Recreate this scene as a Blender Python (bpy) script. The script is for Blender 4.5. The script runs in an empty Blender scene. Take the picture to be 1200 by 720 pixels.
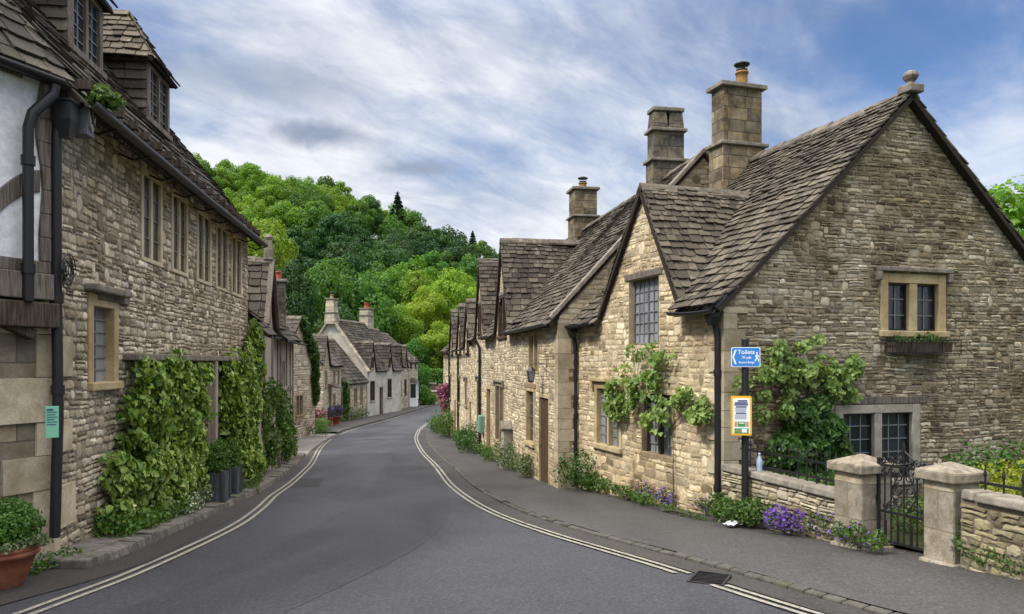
import bpy, math, random
import numpy as np
from mathutils import Vector, Matrix, noise as mnoise
R = math.radians
random.seed(7); rng = np.random.default_rng(11)
sc = bpy.context.scene
COL = sc.collection
F, HX, HY = 900.0, 600.0, 425.0      # measured focal length and horizon of the photograph (pixels)

# ------------------------------------------------------------------ ground profile
_py = np.array([-400, -40, -20, 0, 12, 19, 30, 45, 60, 90, 4000.])
_pz = np.array([-0.2, -0.3, -0.55, -1.54, -2.5, -3.05, -3.65, -4.2, -4.42, -4.5, -4.5])
_ty = np.arange(-60, 160, 0.25)
_tz = np.interp(_ty, _py, _pz)
_k = np.exp(-0.5 * (np.arange(-12, 13) / 5.0) ** 2); _k /= _k.sum()
_tz[12:-12] = np.convolve(_tz, _k, 'valid')
def G(y):
    return float(np.interp(y, _ty, _tz))

# ------------------------------------------------------------------ object helpers
ZB = {}
def link(o, parent=None):
    COL.objects.link(o)
    if parent is not None:
        o.parent = parent
        ZB[o.name] = ZB.get(parent.name, 0.0)
    return o
def tag(o, label=None, cat=None, group=None, kind=None):
    if label: o['label'] = label
    if cat: o['category'] = cat
    if group: o['group'] = group
    if kind: o['kind'] = kind
    return o
def empty(name, label, cat, loc, rz=0.0, group=None):
    o = bpy.data.objects.new(name, None); COL.objects.link(o)
    o.location = loc; o.rotation_euler = (0, 0, rz); o.empty_display_size = 0.2
    ZB[o.name] = loc[2]
    return tag(o, label, cat, group)

class MB:
    def __init__(s): s.v = []; s.f = []; s.mi = []; s.sm = []
    def add(s, vs, fs, mi=0, sm=False):
        b = len(s.v); s.v.extend([tuple(p) for p in vs])
        for f in fs:
            s.f.append([b + i for i in f]); s.mi.append(mi); s.sm.append(sm)
    def quad(s, a, b, c, d, mi=0): s.add([a, b, c, d], [(0, 1, 2, 3)], mi)
    def hexa(s, p, mi=0):
        s.add(p, [(0, 3, 2, 1), (4, 5, 6, 7), (0, 1, 5, 4), (1, 2, 6, 5), (2, 3, 7, 6), (3, 0, 4, 7)], mi)
    def box(s, c, size, rot=None, mi=0):
        hx, hy, hz = size[0] / 2, size[1] / 2, size[2] / 2
        P = [(-hx, -hy, -hz), (hx, -hy, -hz), (hx, hy, -hz), (-hx, hy, -hz), (-hx, -hy, hz), (hx, -hy, hz), (hx, hy, hz), (-hx, hy, hz)]
        c = Vector(c)
        s.hexa([c + (rot @ Vector(p) if rot else Vector(p)) for p in P], mi)
    def obox(s, O, X, Y, Z, mi=0):
        """box from corner O with edge vectors X, Y, Z"""
        O, X, Y, Z = Vector(O), Vector(X), Vector(Y), Vector(Z)
        s.hexa([O, O + X, O + X + Y, O + Y, O + Z, O + X + Z, O + X + Y + Z, O + Y + Z], mi)
    def prism(s, poly, h, mi=0):
        n = len(poly); h = Vector(h)
        vs = [Vector(p) for p in poly] + [Vector(p) + h for p in poly]
        fs = [tuple(range(n))[::-1], tuple(range(n, 2 * n))] + [(i, (i + 1) % n, n + (i + 1) % n, n + i) for i in range(n)]
        s.add(vs, fs, mi)
    def tube(s, pts, r, n=8, mi=0, caps=True):
        pts = [Vector(p) for p in pts]; m = len(pts)
        rs = r if hasattr(r, '__len__') else [r] * m
        vs = []; prev = None
        for i, p in enumerate(pts):
            t = (pts[min(i + 1, m - 1)] - pts[max(i - 1, 0)])
            t = t.normalized() if t.length > 1e-9 else Vector((0, 0, 1))
            if prev is None:
                a = t.cross(Vector((0, 0, 1)))
                if a.length < .05: a = t.cross(Vector((1, 0, 0)))
            else:
                a = prev - t * prev.dot(t)
                if a.length < 1e-4: a = t.cross(Vector((1, 0, 0)))
            a.normalize(); prev = a; b = t.cross(a)
            for k in range(n):
                an = 2 * math.pi * k / n
                vs.append(p + (a * math.cos(an) + b * math.sin(an)) * rs[i])
        fs = [(i * n + k, i * n + (k + 1) % n, (i + 1) * n + (k + 1) % n, (i + 1) * n + k) for i in range(m - 1) for k in range(n)]
        s.add(vs, fs, mi, True)
        if caps:
            s.add(vs[:n], [tuple(range(n))[::-1]], mi); s.add(vs[-n:], [tuple(range(n))], mi)
    def lathe(s, prof, c, n=20, mi=0, sm=True):
        c = Vector(c); vs = []
        for r, z in prof:
            for k in range(n):
                a = 2 * math.pi * k / n; vs.append(c + Vector((r * math.cos(a), r * math.sin(a), z)))
        m = len(prof)
        fs = [(i * n + k, i * n + (k + 1) % n, (i + 1) * n + (k + 1) % n, (i + 1) * n + k) for i in range(m - 1) for k in range(n)]
        s.add(vs, fs, mi, sm)
        if prof[0][0] > 1e-4: s.add(vs[:n], [tuple(range(n))[::-1]], mi)
        if prof[-1][0] > 1e-4: s.add(vs[-n:], [tuple(range(n))], mi)
    def bar(s, a, b, w, h=None, up=(0, 0, 1), mi=0):
        a, b = Vector(a), Vector(b); t = (b - a); L = t.length; t.normalize()
        x = t.cross(Vector(up))
        if x.length < .05: x = t.cross(Vector((1, 0, 0)))
        x.normalize(); y = x.cross(t); h = h or w
        s.obox(a - x * w / 2 - y * h / 2, x * w, y * h, t * L, mi)
    def build(s, name, mats, parent=None, uv=True, bevel=0.0, world=None):
        me = bpy.data.meshes.new(name)
        dz = ZB.get(parent.name, 0.0) if parent else 0.0
        if world is not None:
            ox, oy, dz = world
        else: ox = oy = 0
        me.from_pydata([(x - ox, y - oy, z - dz) for x, y, z in s.v], [], s.f)
        if not isinstance(mats, (list, tuple)): mats = [mats]
        for m in mats: me.materials.append(m)
        me.polygons.foreach_set('material_index', s.mi); me.polygons.foreach_set('use_smooth', s.sm)
        if uv:
            lay = me.uv_layers.new(name='UVMap'); data = np.zeros((len(me.loops), 2))
            V = s.v; i = 0
            for p in me.polygons:
                n = p.normal
                if abs(n.z) > .8: t = Vector((1, 0, 0)); w = Vector((0, 1, 0))
                else:
                    t = Vector((-n.y, n.x, 0)).normalized(); w = n.cross(t) if abs(n.z) > .25 else Vector((0, 0, 1))
                for li in p.loop_indices:
                    co = V[me.loops[li].vertex_index]
                    data[li, 0] = co[0] * t.x + co[1] * t.y; data[li, 1] = co[0] * w.x + co[1] * w.y + co[2] * w.z
            lay.data.foreach_set('uv', data.ravel())
        me.update()
        o = bpy.data.objects.new(name, me); link(o, parent)
        if world is not None: o.location = world
        if bevel:
            b = o.modifiers.new('bevel', 'BEVEL'); b.width = bevel; b.segments = 2; b.limit_method = 'ANGLE'; b.angle_limit = R(40)
        return o

# ------------------------------------------------------------------ materials
def newmat(name):
    m = bpy.data.materials.new(name); m.use_nodes = True
    nt = m.node_tree; b = nt.nodes['Principled BSDF']
    return m, nt, b
class NB:
    """tiny node builder"""
    def __init__(s, nt): s.nt = nt
    def n(s, t, **kw):
        nd = s.nt.nodes.new(t)
        for k, v in kw.items():
            if k.startswith('i_'): nd.inputs[int(k[2:]) if k[2:].isdigit() else k[2:].replace('_', ' ')].default_value = v
            else: setattr(nd, k, v)
        return nd
    def l(s, a, b): s.nt.links.new(a, b)
    def put(s, sock, v):
        if isinstance(v, bpy.types.NodeSocket): s.l(v, sock)
        elif v is not None: sock.default_value = v
    def math(s, op, a, b=None, c=None, clamp=False):
        m = s.n('ShaderNodeMath', operation=op, use_clamp=clamp)
        s.put(m.inputs[0], a)
        if b is not None: s.put(m.inputs[1], b)
        if c is not None: s.put(m.inputs[2], c)
        return m.outputs[0]
    def vmath(s, op, a, b=None):
        m = s.n('ShaderNodeVectorMath', operation=op); s.put(m.inputs[0], a)
        if b is not None: s.put(m.inputs[1], b)
        return m.outputs[0]
    def mix(s, f, a, b, mode='MIX'):
        m = s.n('ShaderNodeMix', data_type='RGBA', blend_type=mode)
        s.put(m.inputs[0], f); s.put(m.inputs[6], a if isinstance(a, bpy.types.NodeSocket) else (*a, 1)[:4]); s.put(m.inputs[7], b if isinstance(b, bpy.types.NodeSocket) else (*b, 1)[:4])
        return m.outputs[2]
    def noise(s, vec, scale, detail=4, rough=.55, dim='3D', dist=0):
        t = s.n('ShaderNodeTexNoise', noise_dimensions=dim); t.inputs['Scale'].default_value = scale
        t.inputs['Detail'].default_value = detail; t.inputs['Roughness'].default_value = rough; t.inputs['Distortion'].default_value = dist
        if vec is not None: s.l(vec, t.inputs['Vector'])
        return t.outputs['Fac'], t.outputs['Color']
    def ramp(s, f, stops, interp='LINEAR'):
        r = s.n('ShaderNodeValToRGB'); r.color_ramp.interpolation = interp
        e = r.color_ramp.elements
        while len(e) < len(stops): e.new(0.5)
        for i, (p, c) in enumerate(stops):
            e[i].position = p; e[i].color = (*c, 1)[:4] if hasattr(c, '__len__') else (c, c, c, 1)
        s.put(r.inputs[0], f); return r.outputs[0]
    def ss(s, f, a, b):
        m = s.n('ShaderNodeMapRange', interpolation_type='SMOOTHSTEP')
        s.put(m.inputs[0], f); m.inputs[1].default_value = a; m.inputs[2].default_value = b
        return m.outputs[0]

def mat_rubble(name, cell, stones, mortar, edge=(.003, .016), bump=.8, warp=.05, stain=None, stain_amt=.5, lichen=None, lichen_amt=.3, rough=.92, mortar_var=.35, damp=None, wavy=.05, speck=.5, wob=.010):
    """coursed rubble: rows of uneven height, stones of random length, wandering joints, mottled faces"""
    m, nt, b = newmat(name); q = NB(nt)
    uv = q.n('ShaderNodeUVMap').outputs[0]
    obj = q.n('ShaderNodeTexCoord').outputs['Object']
    def wv(scale, amp, det=2):
        _, c = q.noise(uv, scale, det, .6); a = q.vmath('SCALE', q.vmath('SUBTRACT', c, (.5, .5, .5))); a.node.inputs[3].default_value = amp * 2; return a
    p = q.vmath('ADD', q.vmath('ADD', q.vmath('ADD', uv, wv(.9, wavy)), wv(4.2, warp)), wv(17, warp * .35))
    sp = q.n('ShaderNodeSeparateXYZ'); q.l(p, sp.inputs[0]); u, v = sp.outputs[0], sp.outputs[1]
    w, h = cell
    vh = q.math('DIVIDE', v, h)
    n1 = q.n('ShaderNodeTexNoise', noise_dimensions='1D'); n1.inputs['Scale'].default_value = .42; n1.inputs['Detail'].default_value = 0; q.l(vh, n1.inputs['W'])
    g = q.math('ADD', vh, q.math('MULTIPLY', n1.outputs['Fac'], 1.9))
    row = q.math('FLOOR', g); fv = q.math('SUBTRACT', g, row)
    wn = q.n('ShaderNodeTexWhiteNoise', noise_dimensions='1D'); q.l(row, wn.inputs['W']); rr = wn.outputs['Value']
    k = q.math('MULTIPLY_ADD', rr, .8, .6)
    uu = q.math('MULTIPLY_ADD', rr, 573.1, q.math('MULTIPLY', q.math('DIVIDE', u, w), k))
    v1 = q.n('ShaderNodeTexVoronoi', voronoi_dimensions='1D', feature='F1'); v2 = q.n('ShaderNodeTexVoronoi', voronoi_dimensions='1D', feature='DISTANCE_TO_EDGE')
    for t in (v1, v2): t.inputs['Scale'].default_value = 1; t.inputs['Randomness'].default_value = .85; q.l(uu, t.inputs['W'])
    sep = q.n('ShaderNodeSeparateColor'); q.l(v1.outputs['Color'], sep.inputs[0]); r1, r2, r3 = sep.outputs
    du = q.math('MULTIPLY', q.math('DIVIDE', v2.outputs['Distance'], k), w)
    dv = q.math('MULTIPLY', q.math('MINIMUM', fv, q.math('SUBTRACT', 1, fv)), h * .8)
    d = q.math('SMOOTH_MIN', du, dv, .018)
    fine, _ = q.noise(uv, 42, 6, .75); mid, _ = q.noise(uv, 8, 5, .68); big, _ = q.noise(obj, .55, 5, .62, dist=.4); spk, _ = q.noise(uv, 75, 3, .8)
    d = q.math('ADD', d, q.math('MULTIPLY_ADD', mid, wob * 2.4, -wob * 1.2)); d = q.math('ADD', d, q.math('MULTIPLY_ADD', fine, wob * 1.2, -wob * .6))
    # some joints are nearly closed
    d = q.math('ADD', d, q.math('MULTIPLY_ADD', r3, .008, -.003))
    e = q.ss(d, edge[0], edge[1])
    n = len(stones)
    colr = q.ramp(r1, [((i + .0) / max(1, n - 1), c) for i, c in enumerate(stones)])
    var = q.math('ADD', q.math('ADD', q.math('MULTIPLY', fine, .95), q.math('MULTIPLY', mid, 1.05)), .02)
    colr = q.mix(1, colr, var, 'MULTIPLY'); colr = q.mix(1, colr, q.math('MULTIPLY_ADD', r2, .7, .66), 'MULTIPLY')
    mo = q.mix(1, mortar, q.math('MULTIPLY_ADD', fine, mortar_var * 2, 1 - mortar_var), 'MULTIPLY')
    base = q.mix(e, mo, colr)
    base = q.mix(q.math('MULTIPLY', q.ss(spk, .56, .70), speck), base, q.mix(1, base, (.38, .36, .33), 'MULTIPLY'))
    if stain:
        base = q.mix(q.math('MULTIPLY', q.ss(big, .44, .70), stain_amt), base, q.mix(1, base, stain, 'MULTIPLY'))
        st2, _ = q.noise(q.vmath('MULTIPLY', obj, (1.6, 1.6, .45)), 1.4, 6, .7)
        base = q.mix(q.math('MULTIPLY', q.ss(st2, .52, .72), stain_amt * .8), base, q.mix(1, base, stain, 'MULTIPLY'))
    if lichen:
        ln, _ = q.noise(obj, 2.6, 8, .75, dist=.6)
        base = q.mix(q.math('MULTIPLY', q.ss(ln, .54, .66), lichen_amt), base, lichen)
    if damp is not None:
        sx = q.n('ShaderNodeSeparateXYZ'); q.l(obj, sx.inputs[0])
        hz = q.math('ADD', sx.outputs[2], q.math('MULTIPLY', big, -.9))
        base = q.mix(q.math('MULTIPLY', q.math('SUBTRACT', 1, q.ss(hz, -.4, .45)), .7), base, q.mix(1, base, damp, 'MULTIPLY'))
    q.l(base, b.inputs['Base Color']); b.inputs['Roughness'].default_value = rough; b.inputs['Specular IOR Level'].default_value = .15
    hh = q.math('ADD', q.math('MULTIPLY', q.ss(d, edge[0] - .004, edge[1] + .012), q.math('MULTIPLY_ADD', r2, .7, .7)), q.math('MULTIPLY', fine, .45)); hh = q.math('ADD', hh, q.math('MULTIPLY', mid, .55))
    bp = q.n('ShaderNodeBump'); bp.inputs['Strength'].default_value = bump; bp.inputs['Distance'].default_value = .035
    q.l(hh, bp.inputs['Height']); q.l(bp.outputs[0], b.inputs['Normal'])
    return m

def mat_rstone(name, stones, stain=None, stain_amt=.6, lichen=None, lichen_amt=.3, damp=None, speck=.5, var=.38, bump=.7):
    """faces of separately built stones: own colour per stone, mottled, stained in large patches"""
    m, nt, b = newmat(name); q = NB(nt)
    obj = q.n('ShaderNodeTexCoord').outputs['Object']; g = q.n('ShaderNodeNewGeometry').outputs['Random Per Island']
    n = len(stones); colr = q.ramp(g, [(i / (n - 1), c) for i, c in enumerate(stones)])
    r2 = q.math('FRACT', q.math('MULTIPLY', g, 37.7))
    fine, _ = q.noise(obj, 40, 6, .75); mid, _ = q.noise(obj, 9, 5, .7); big, _ = q.noise(obj, .55, 5, .62, dist=.4); spk, _ = q.noise(obj, 80, 3, .8)
    colr = q.mix(1, colr, q.math('ADD', q.math('ADD', q.math('MULTIPLY', fine, .95), q.math('MULTIPLY', mid, 1.05)), .02), 'MULTIPLY')
    colr = q.mix(1, colr, q.math('MULTIPLY_ADD', r2, var * 2, 1 - var), 'MULTIPLY')
    colr = q.mix(q.math('MULTIPLY', q.ss(spk, .55, .70), speck), colr, q.mix(1, colr, (.36, .34, .31), 'MULTIPLY'))
    if stain:
        st2, _ = q.noise(q.vmath('MULTIPLY', obj, (1.6, 1.6, .45)), 1.4, 6, .7)
        for f_, a_ in ((q.ss(big, .44, .70), 1), (q.ss(st2, .52, .72), .8)): colr = q.mix(q.math('MULTIPLY', f_, stain_amt * a_), colr, q.mix(1, colr, stain, 'MULTIPLY'))
    if lichen:
        ln, _ = q.noise(obj, 2.6, 8, .75, dist=.6); colr = q.mix(q.math('MULTIPLY', q.ss(ln, .54, .66), lichen_amt), colr, lichen)
    if damp is not None:
        sx = q.n('ShaderNodeSeparateXYZ'); q.l(obj, sx.inputs[0]); hz = q.math('ADD', sx.outputs[2], q.math('MULTIPLY', big, -.9))
        colr = q.mix(q.math('MULTIPLY', q.math('SUBTRACT', 1, q.ss(hz, -.4, .45)), .7), colr, q.mix(1, colr, damp, 'MULTIPLY'))
    q.l(colr, b.inputs['Base Color']); b.inputs['Roughness'].default_value = .92; b.inputs['Specular IOR Level'].default_value = .15
    bp = q.n('ShaderNodeBump'); bp.inputs['Strength'].default_value = bump; bp.inputs['Distance'].default_value = .02
    q.l(q.math('ADD', fine, q.math('MULTIPLY', mid, 1.3)), bp.inputs['Height']); q.l(bp.outputs[0], b.inputs['Normal'])
    return m

def mat_stone(name, c1, c2, scale=5, rough=.9, bump=.4, joints=None, lichen=None, lichen_amt=.5, island=0.0, jcol=(.16, .14, .11), stain=None):
    m, nt, b = newmat(name); q = NB(nt)
    obj = q.n('ShaderNodeTexCoord').outputs['Object']
    a, _ = q.noise(obj, scale, 6, .68); fine, _ = q.noise(obj, scale * 9, 4, .7); big, _ = q.noise(obj, 1.1, 4, .6, dist=.5)
    col = q.mix(q.ss(a, .3, .7), c1, c2)
    col = q.mix(1, col, q.math('MULTIPLY_ADD', fine, .8, .6), 'MULTIPLY')
    if stain: col = q.mix(q.math('MULTIPLY', q.ss(big, .42, .68), .85), col, q.mix(1, col, stain, 'MULTIPLY'))
    if island:
        g = q.n('ShaderNodeNewGeometry').outputs['Random Per Island']
        col = q.mix(1, col, q.math('MULTIPLY_ADD', g, island * 2, 1 - island), 'MULTIPLY')
    h = q.math('ADD', q.math('MULTIPLY', a, .5), q.math('MULTIPLY', fine, .3))
    if joints:
        uv = q.n('ShaderNodeUVMap').outputs[0]
        _, nc = q.noise(uv, 6, 2); w = q.vmath('SCALE', q.vmath('SUBTRACT', nc, (.5, .5, .5))); w.node.inputs[3].default_value = .02
        br = q.n('ShaderNodeTexBrick', offset=.47, squash=1.25, squash_frequency=2); q.l(q.vmath('ADD', uv, w), br.inputs['Vector'])
        br.inputs['Scale'].default_value = 1; br.inputs['Brick Width'].default_value = joints[0]; br.inputs['Row Height'].default_value = joints[1]
        br.inputs['Mortar Size'].default_value = .009; br.inputs['Mortar Smooth'].default_value = .4
        br.inputs['Color1'].default_value = (.58, .58, .60, 1); br.inputs['Color2'].default_value = (1.25, 1.18, 1.05, 1)
        col = q.mix(1, col, br.outputs['Color'], 'MULTIPLY')
        col = q.mix(br.outputs['Fac'], col, jcol)
        h = q.math('ADD', h, q.math('MULTIPLY', q.math('SUBTRACT', 1, br.outputs['Fac']), .6))
    if lichen:
        ln, _ = q.noise(obj, 3.3, 6, .72, dist=.5); col = q.mix(q.math('MULTIPLY', q.ss(ln, .54, .66), lichen_amt), col, lichen)
    q.l(col, b.inputs['Base Color']); b.inputs['Roughness'].default_value = rough; b.inputs['Specular IOR Level'].default_value = .15
    bp = q.n('ShaderNodeBump'); bp.inputs['Strength'].default_value = bump; bp.inputs['Distance'].default_value = .02
    q.l(h, bp.inputs['Height']); q.l(bp.outputs[0], b.inputs['Normal'])
    return m

def mat_slate(name, dark, light, lichen=(.30, .29, .24), la=.45, moss=(.09, .10, .03), ma=.3):
    m, nt, b = newmat(name); q = NB(nt)
    obj = q.n('ShaderNodeTexCoord').outputs['Object']
    g = q.n('ShaderNodeNewGeometry').outputs['Random Per Island']
    a, _ = q.noise(obj, 6, 6, .7); fine, _ = q.noise(obj, 45, 4, .7); big, _ = q.noise(obj, .7, 4, .6)
    col = q.ramp(g, [(0, dark), (.55, [(x + y) / 2 for x, y in zip(dark, light)]), (1, light)])
    col = q.mix(1, col, q.math('MULTIPLY_ADD', fine, .9, .55), 'MULTIPLY')
    col = q.mix(1, col, q.math('MULTIPLY_ADD', big, .9, .55), 'MULTIPLY')
    col = q.mix(q.math('MULTIPLY', q.ss(a, .56, .70), la), col, lichen)
    mn, _ = q.noise(obj, 2.1, 5, .7, dist=.5)
    col = q.mix(q.math('MULTIPLY', q.ss(mn, .57, .7), ma), col, moss)
    q.l(col, b.inputs['Base Color']); b.inputs['Roughness'].default_value = .88; b.inputs['Specular IOR Level'].default_value = .2
    bp = q.n('ShaderNodeBump'); bp.inputs['Strength'].default_value = .6; bp.inputs['Distance'].default_value = .015
    q.l(q.math('ADD', a, q.math('MULTIPLY', fine, .5)), bp.inputs['Height']); q.l(bp.outputs[0], b.inputs['Normal'])
    return m

def mat_plain(name, c, rough=.6, metal=0, var=.25, scale=12, bump=.1, spec=.4, c2=None):
    m, nt, b = newmat(name); q = NB(nt)
    obj = q.n('ShaderNodeTexCoord').outputs['Object']
    a, _ = q.noise(obj, scale, 5, .65)
    if c2: col = q.mix(q.ss(a, .4, .66), c, c2)
    else: col = q.mix(1, c, q.math('MULTIPLY_ADD', a, var * 2, 1 - var), 'MULTIPLY')
    q.l(col, b.inputs['Base Color']); b.inputs['Roughness'].default_value = rough; b.inputs['Metallic'].default_value = metal; b.inputs['Specular IOR Level'].default_value = spec
    if bump:
        bp = q.n('ShaderNodeBump'); bp.inputs['Strength'].default_value = bump; bp.inputs['Distance'].default_value = .01
        q.l(a, bp.inputs['Height']); q.l(bp.outputs[0], b.inputs['Normal'])
    return m

def mat_wood(name, c1, c2, rough=.8, axis=(18, 18, 1.2)):
    m, nt, b = newmat(name); q = NB(nt)
    obj = q.n('ShaderNodeTexCoord').outputs['Object']
    p = q.vmath('MULTIPLY', obj, axis); a, _ = q.noise(p, 2.2, 6, .65, dist=.6); g, _ = q.noise(obj, 2, 3)
    col = q.mix(q.ss(a, .35, .65), c1, c2); col = q.mix(1, col, q.math('MULTIPLY_ADD', g, .8, .6), 'MULTIPLY')
    q.l(col, b.inputs['Base Color']); b.inputs['Roughness'].default_value = rough; b.inputs['Specular IOR Level'].default_value = .2
    bp = q.n('ShaderNodeBump'); bp.inputs['Strength'].default_value = .5; bp.inputs['Distance'].default_value = .01
    q.l(a, bp.inputs['Height']); q.l(bp.outputs[0], b.inputs['Normal'])
    return m

def mat_leaf(name, dark, light, trans=.35, rough=.5, obj_var=0.0, accent=None, acc_t=.9):
    m, nt, b = newmat(name); q = NB(nt)
    g = q.n('ShaderNodeNewGeometry').outputs['Random Per Island']
    obj = q.n('ShaderNodeTexCoord').outputs['Object']
    cl, _ = q.noise(obj, .9 if not obj_var else .28, 3, .6)
    f = q.math('ADD', q.math('MULTIPLY', g, .62), q.math('MULTIPLY_ADD', cl, 1.2, -.42), clamp=True)
    stops = [(0, dark), (1, light)]
    if accent: stops = [(0, dark), (acc_t - .05, light), (acc_t, accent), (1, accent)]
    col = q.ramp(f, stops)
    if obj_var:
        oi = q.n('ShaderNodeObjectInfo').outputs['Random']
        hs = q.n('ShaderNodeHueSaturation'); q.l(col, hs.inputs['Color'])
        q.l(q.math('MULTIPLY_ADD', oi, -.035, .515), hs.inputs['Hue'])
        q.l(q.math('MULTIPLY_ADD', q.math('FRACT', q.math('MULTIPLY', oi, 7.3)), obj_var, 1 - obj_var * .5), hs.inputs['Value'])
        col = hs.outputs[0]
    q.l(col, b.inputs['Base Color']); b.inputs['Roughness'].default_value = rough; b.inputs['Specular IOR Level'].default_value = .3
    t = q.n('ShaderNodeBsdfTranslucent'); q.l(q.mix(1, col, (1.25, 1.25, .55), 'MULTIPLY'), t.inputs[0])
    mx = q.n('ShaderNodeMixShader'); mx.inputs[0].default_value = trans
    q.l(b.outputs[0], mx.inputs[1]); q.l(t.outputs[0], mx.inputs[2])
    q.l(mx.outputs[0], nt.nodes['Material Output'].inputs[0])
    return m

def mat_glass(name, tint=(.02, .025, .03), var=.5, rough=.08, spec=.6):
    m, nt, b = newmat(name); q = NB(nt)
    obj = q.n('ShaderNodeTexCoord').outputs['Object']
    g = q.n('ShaderNodeNewGeometry').outputs['Random Per Island']
    a, _ = q.noise(obj, 1.6, 3, .5)
    col = q.mix(1, tint, q.math('ADD', q.math('MULTIPLY', a, var * 2), q.math('MULTIPLY_ADD', g, var, .3)), 'MULTIPLY')
    q.l(col, b.inputs['Base Color']); b.inputs['Roughness'].default_value = rough; b.inputs['Specular IOR Level'].default_value = spec
    w, _ = q.noise(obj, 5, 2); bp = q.n('ShaderNodeBump'); bp.inputs['Strength'].default_value = .25; bp.inputs['Distance'].default_value = .02
    q.l(w, bp.inputs['Height']); q.l(bp.outputs[0], b.inputs['Normal'])
    return m

M = {}
# right-hand rows: warm oolite rubble
M['front'] = mat_rubble('limewashed_rubble', (.27, .135), [(.36, .28, .155), (.54, .44, .27), (.60, .50, .31), (.42, .35, .23), (.64, .55, .37)], (.47, .385, .245), edge=(.0, .020), bump=.75, warp=.085, wavy=.10, stain=(.58, .50, .42), stain_amt=.7, lichen=(.26, .21, .15), lichen_amt=.35, damp=(.55, .52, .42), wob=.016)
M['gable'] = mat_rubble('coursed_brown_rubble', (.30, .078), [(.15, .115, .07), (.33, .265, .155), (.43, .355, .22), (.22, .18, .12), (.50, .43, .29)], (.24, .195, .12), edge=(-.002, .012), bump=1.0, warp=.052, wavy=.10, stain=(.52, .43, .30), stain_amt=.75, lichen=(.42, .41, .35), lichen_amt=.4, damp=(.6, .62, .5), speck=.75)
M['row'] = mat_rubble('cream_row_rubble', (.26, .115), [(.34, .27, .16), (.52, .43, .27), (.60, .51, .33), (.42, .35, .23)], (.46, .38, .25), edge=(.0, .018), bump=.8, warp=.05, wavy=.07, stain=(.6, .52, .44), stain_amt=.7, lichen=(.28, .24, .18), lichen_amt=.3, damp=(.55, .55, .42), wob=.013)
M['leftwall'] = mat_rubble('grey_rubble', (.19, .105), [(.34, .30, .235), (.52, .475, .38), (.64, .59, .49), (.42, .37, .285), (.68, .64, .55)], (.27, .235, .185), edge=(.0, .015), bump=1.1, warp=.085, wavy=.10, stain=(.72, .64, .52), stain_amt=.6, lichen=(.46, .45, .41), lichen_amt=.3, damp=(.6, .58, .5), wob=.012)
# walls near enough to show their stones are built stone by stone over a bed of mortar
st_ = dict(stain=(.58, .50, .42), stain_amt=.7, damp=(.55, .52, .42))
M['front_st'] = mat_rstone('limewashed_stones', [(.31, .245, .145), (.49, .40, .25), (.61, .51, .325), (.42, .35, .235), (.68, .59, .41)], lichen=(.26, .21, .15), lichen_amt=.3, **st_)
M['front_mo'] = mat_stone('lime_mortar', (.34, .275, .175), (.52, .43, .285), scale=6, bump=.6, stain=(.58, .50, .42))
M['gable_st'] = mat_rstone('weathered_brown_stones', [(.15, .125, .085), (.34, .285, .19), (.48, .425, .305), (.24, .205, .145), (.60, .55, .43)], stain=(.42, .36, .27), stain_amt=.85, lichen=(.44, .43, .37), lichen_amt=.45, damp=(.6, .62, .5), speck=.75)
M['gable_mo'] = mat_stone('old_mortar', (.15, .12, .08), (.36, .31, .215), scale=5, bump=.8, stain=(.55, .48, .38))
M['row_st'] = mat_rstone('cream_stones', [(.33, .27, .175), (.48, .405, .275), (.58, .505, .355), (.41, .355, .245)], lichen=(.28, .24, .18), lichen_amt=.3, **st_)
M['row_mo'] = mat_stone('row_mortar', (.30, .245, .16), (.46, .385, .26), scale=6, bump=.6, stain=(.58, .50, .42))
M['left_st'] = mat_rstone('grey_stones', [(.25, .21, .15), (.45, .39, .285), (.61, .545, .42), (.35, .29, .20), (.67, .61, .50)], stain=(.70, .62, .49), stain_amt=.65, lichen=(.46, .45, .41), lichen_amt=.3, damp=(.6, .58, .5), bump=.9)
M['left_mo'] = mat_stone('grey_mortar', (.14, .12, .09), (.28, .245, .19), scale=7, bump=.9, stain=(.6, .55, .45))
M['garden_st'] = mat_rstone('garden_wall_stones', [(.20, .165, .12), (.37, .32, .235), (.50, .445, .345), (.29, .25, .18), (.56, .51, .42)], stain=(.6, .55, .45), stain_amt=.6, lichen=(.52, .40, .10), lichen_amt=.22, damp=(.55, .58, .42), speck=.7)
M['garden_mo'] = mat_plain('earth_joint', (.15, .125, .09), .95, var=.5, scale=20, bump=.5, spec=.1)
M['farwall'] = mat_rubble('far_grey_rubble', (.30, .14), [(.28, .24, .18), (.42, .365, .275), (.50, .45, .35), (.34, .30, .225)], (.36, .31, .24), edge=(.0, .018), bump=.7, warp=.03, stain=(.6, .55, .48), stain_amt=.7)
M['gardenwall'] = mat_rubble('garden_wall_rubble', (.26, .072), [(.23, .18, .115), (.42, .35, .235), (.54, .46, .32), (.32, .265, .18)], (.16, .13, .085), edge=(.0, .012), bump=1.1, warp=.03, stain=(.6, .55, .45), stain_amt=.6, lichen=(.50, .38, .10), lichen_amt=.22, damp=(.55, .58, .42))
M['render'] = mat_stone('pale_render', (.40, .38, .32), (.50, .475, .40), scale=2.0, bump=.2, stain=(.75, .74, .68))
M['roughcast'] = mat_stone('grey_roughcast', (.24, .215, .18), (.40, .365, .31), scale=14, bump=.9)
M['ashlar'] = mat_stone('ashlar', (.27, .225, .15), (.38, .32, .225), scale=4, bump=.4, joints=(.62, .32), lichen=(.15, .13, .10), lichen_amt=.5, stain=(.62, .56, .48))
M['ashlar_big'] = mat_stone('big_ashlar', (.17, .145, .105), (.30, .26, .195), scale=3, bump=.8, joints=(.85, .42), lichen=(.17, .15, .11), lichen_amt=.4, stain=(.6, .53, .42), jcol=(.12, .10, .08))
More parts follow.
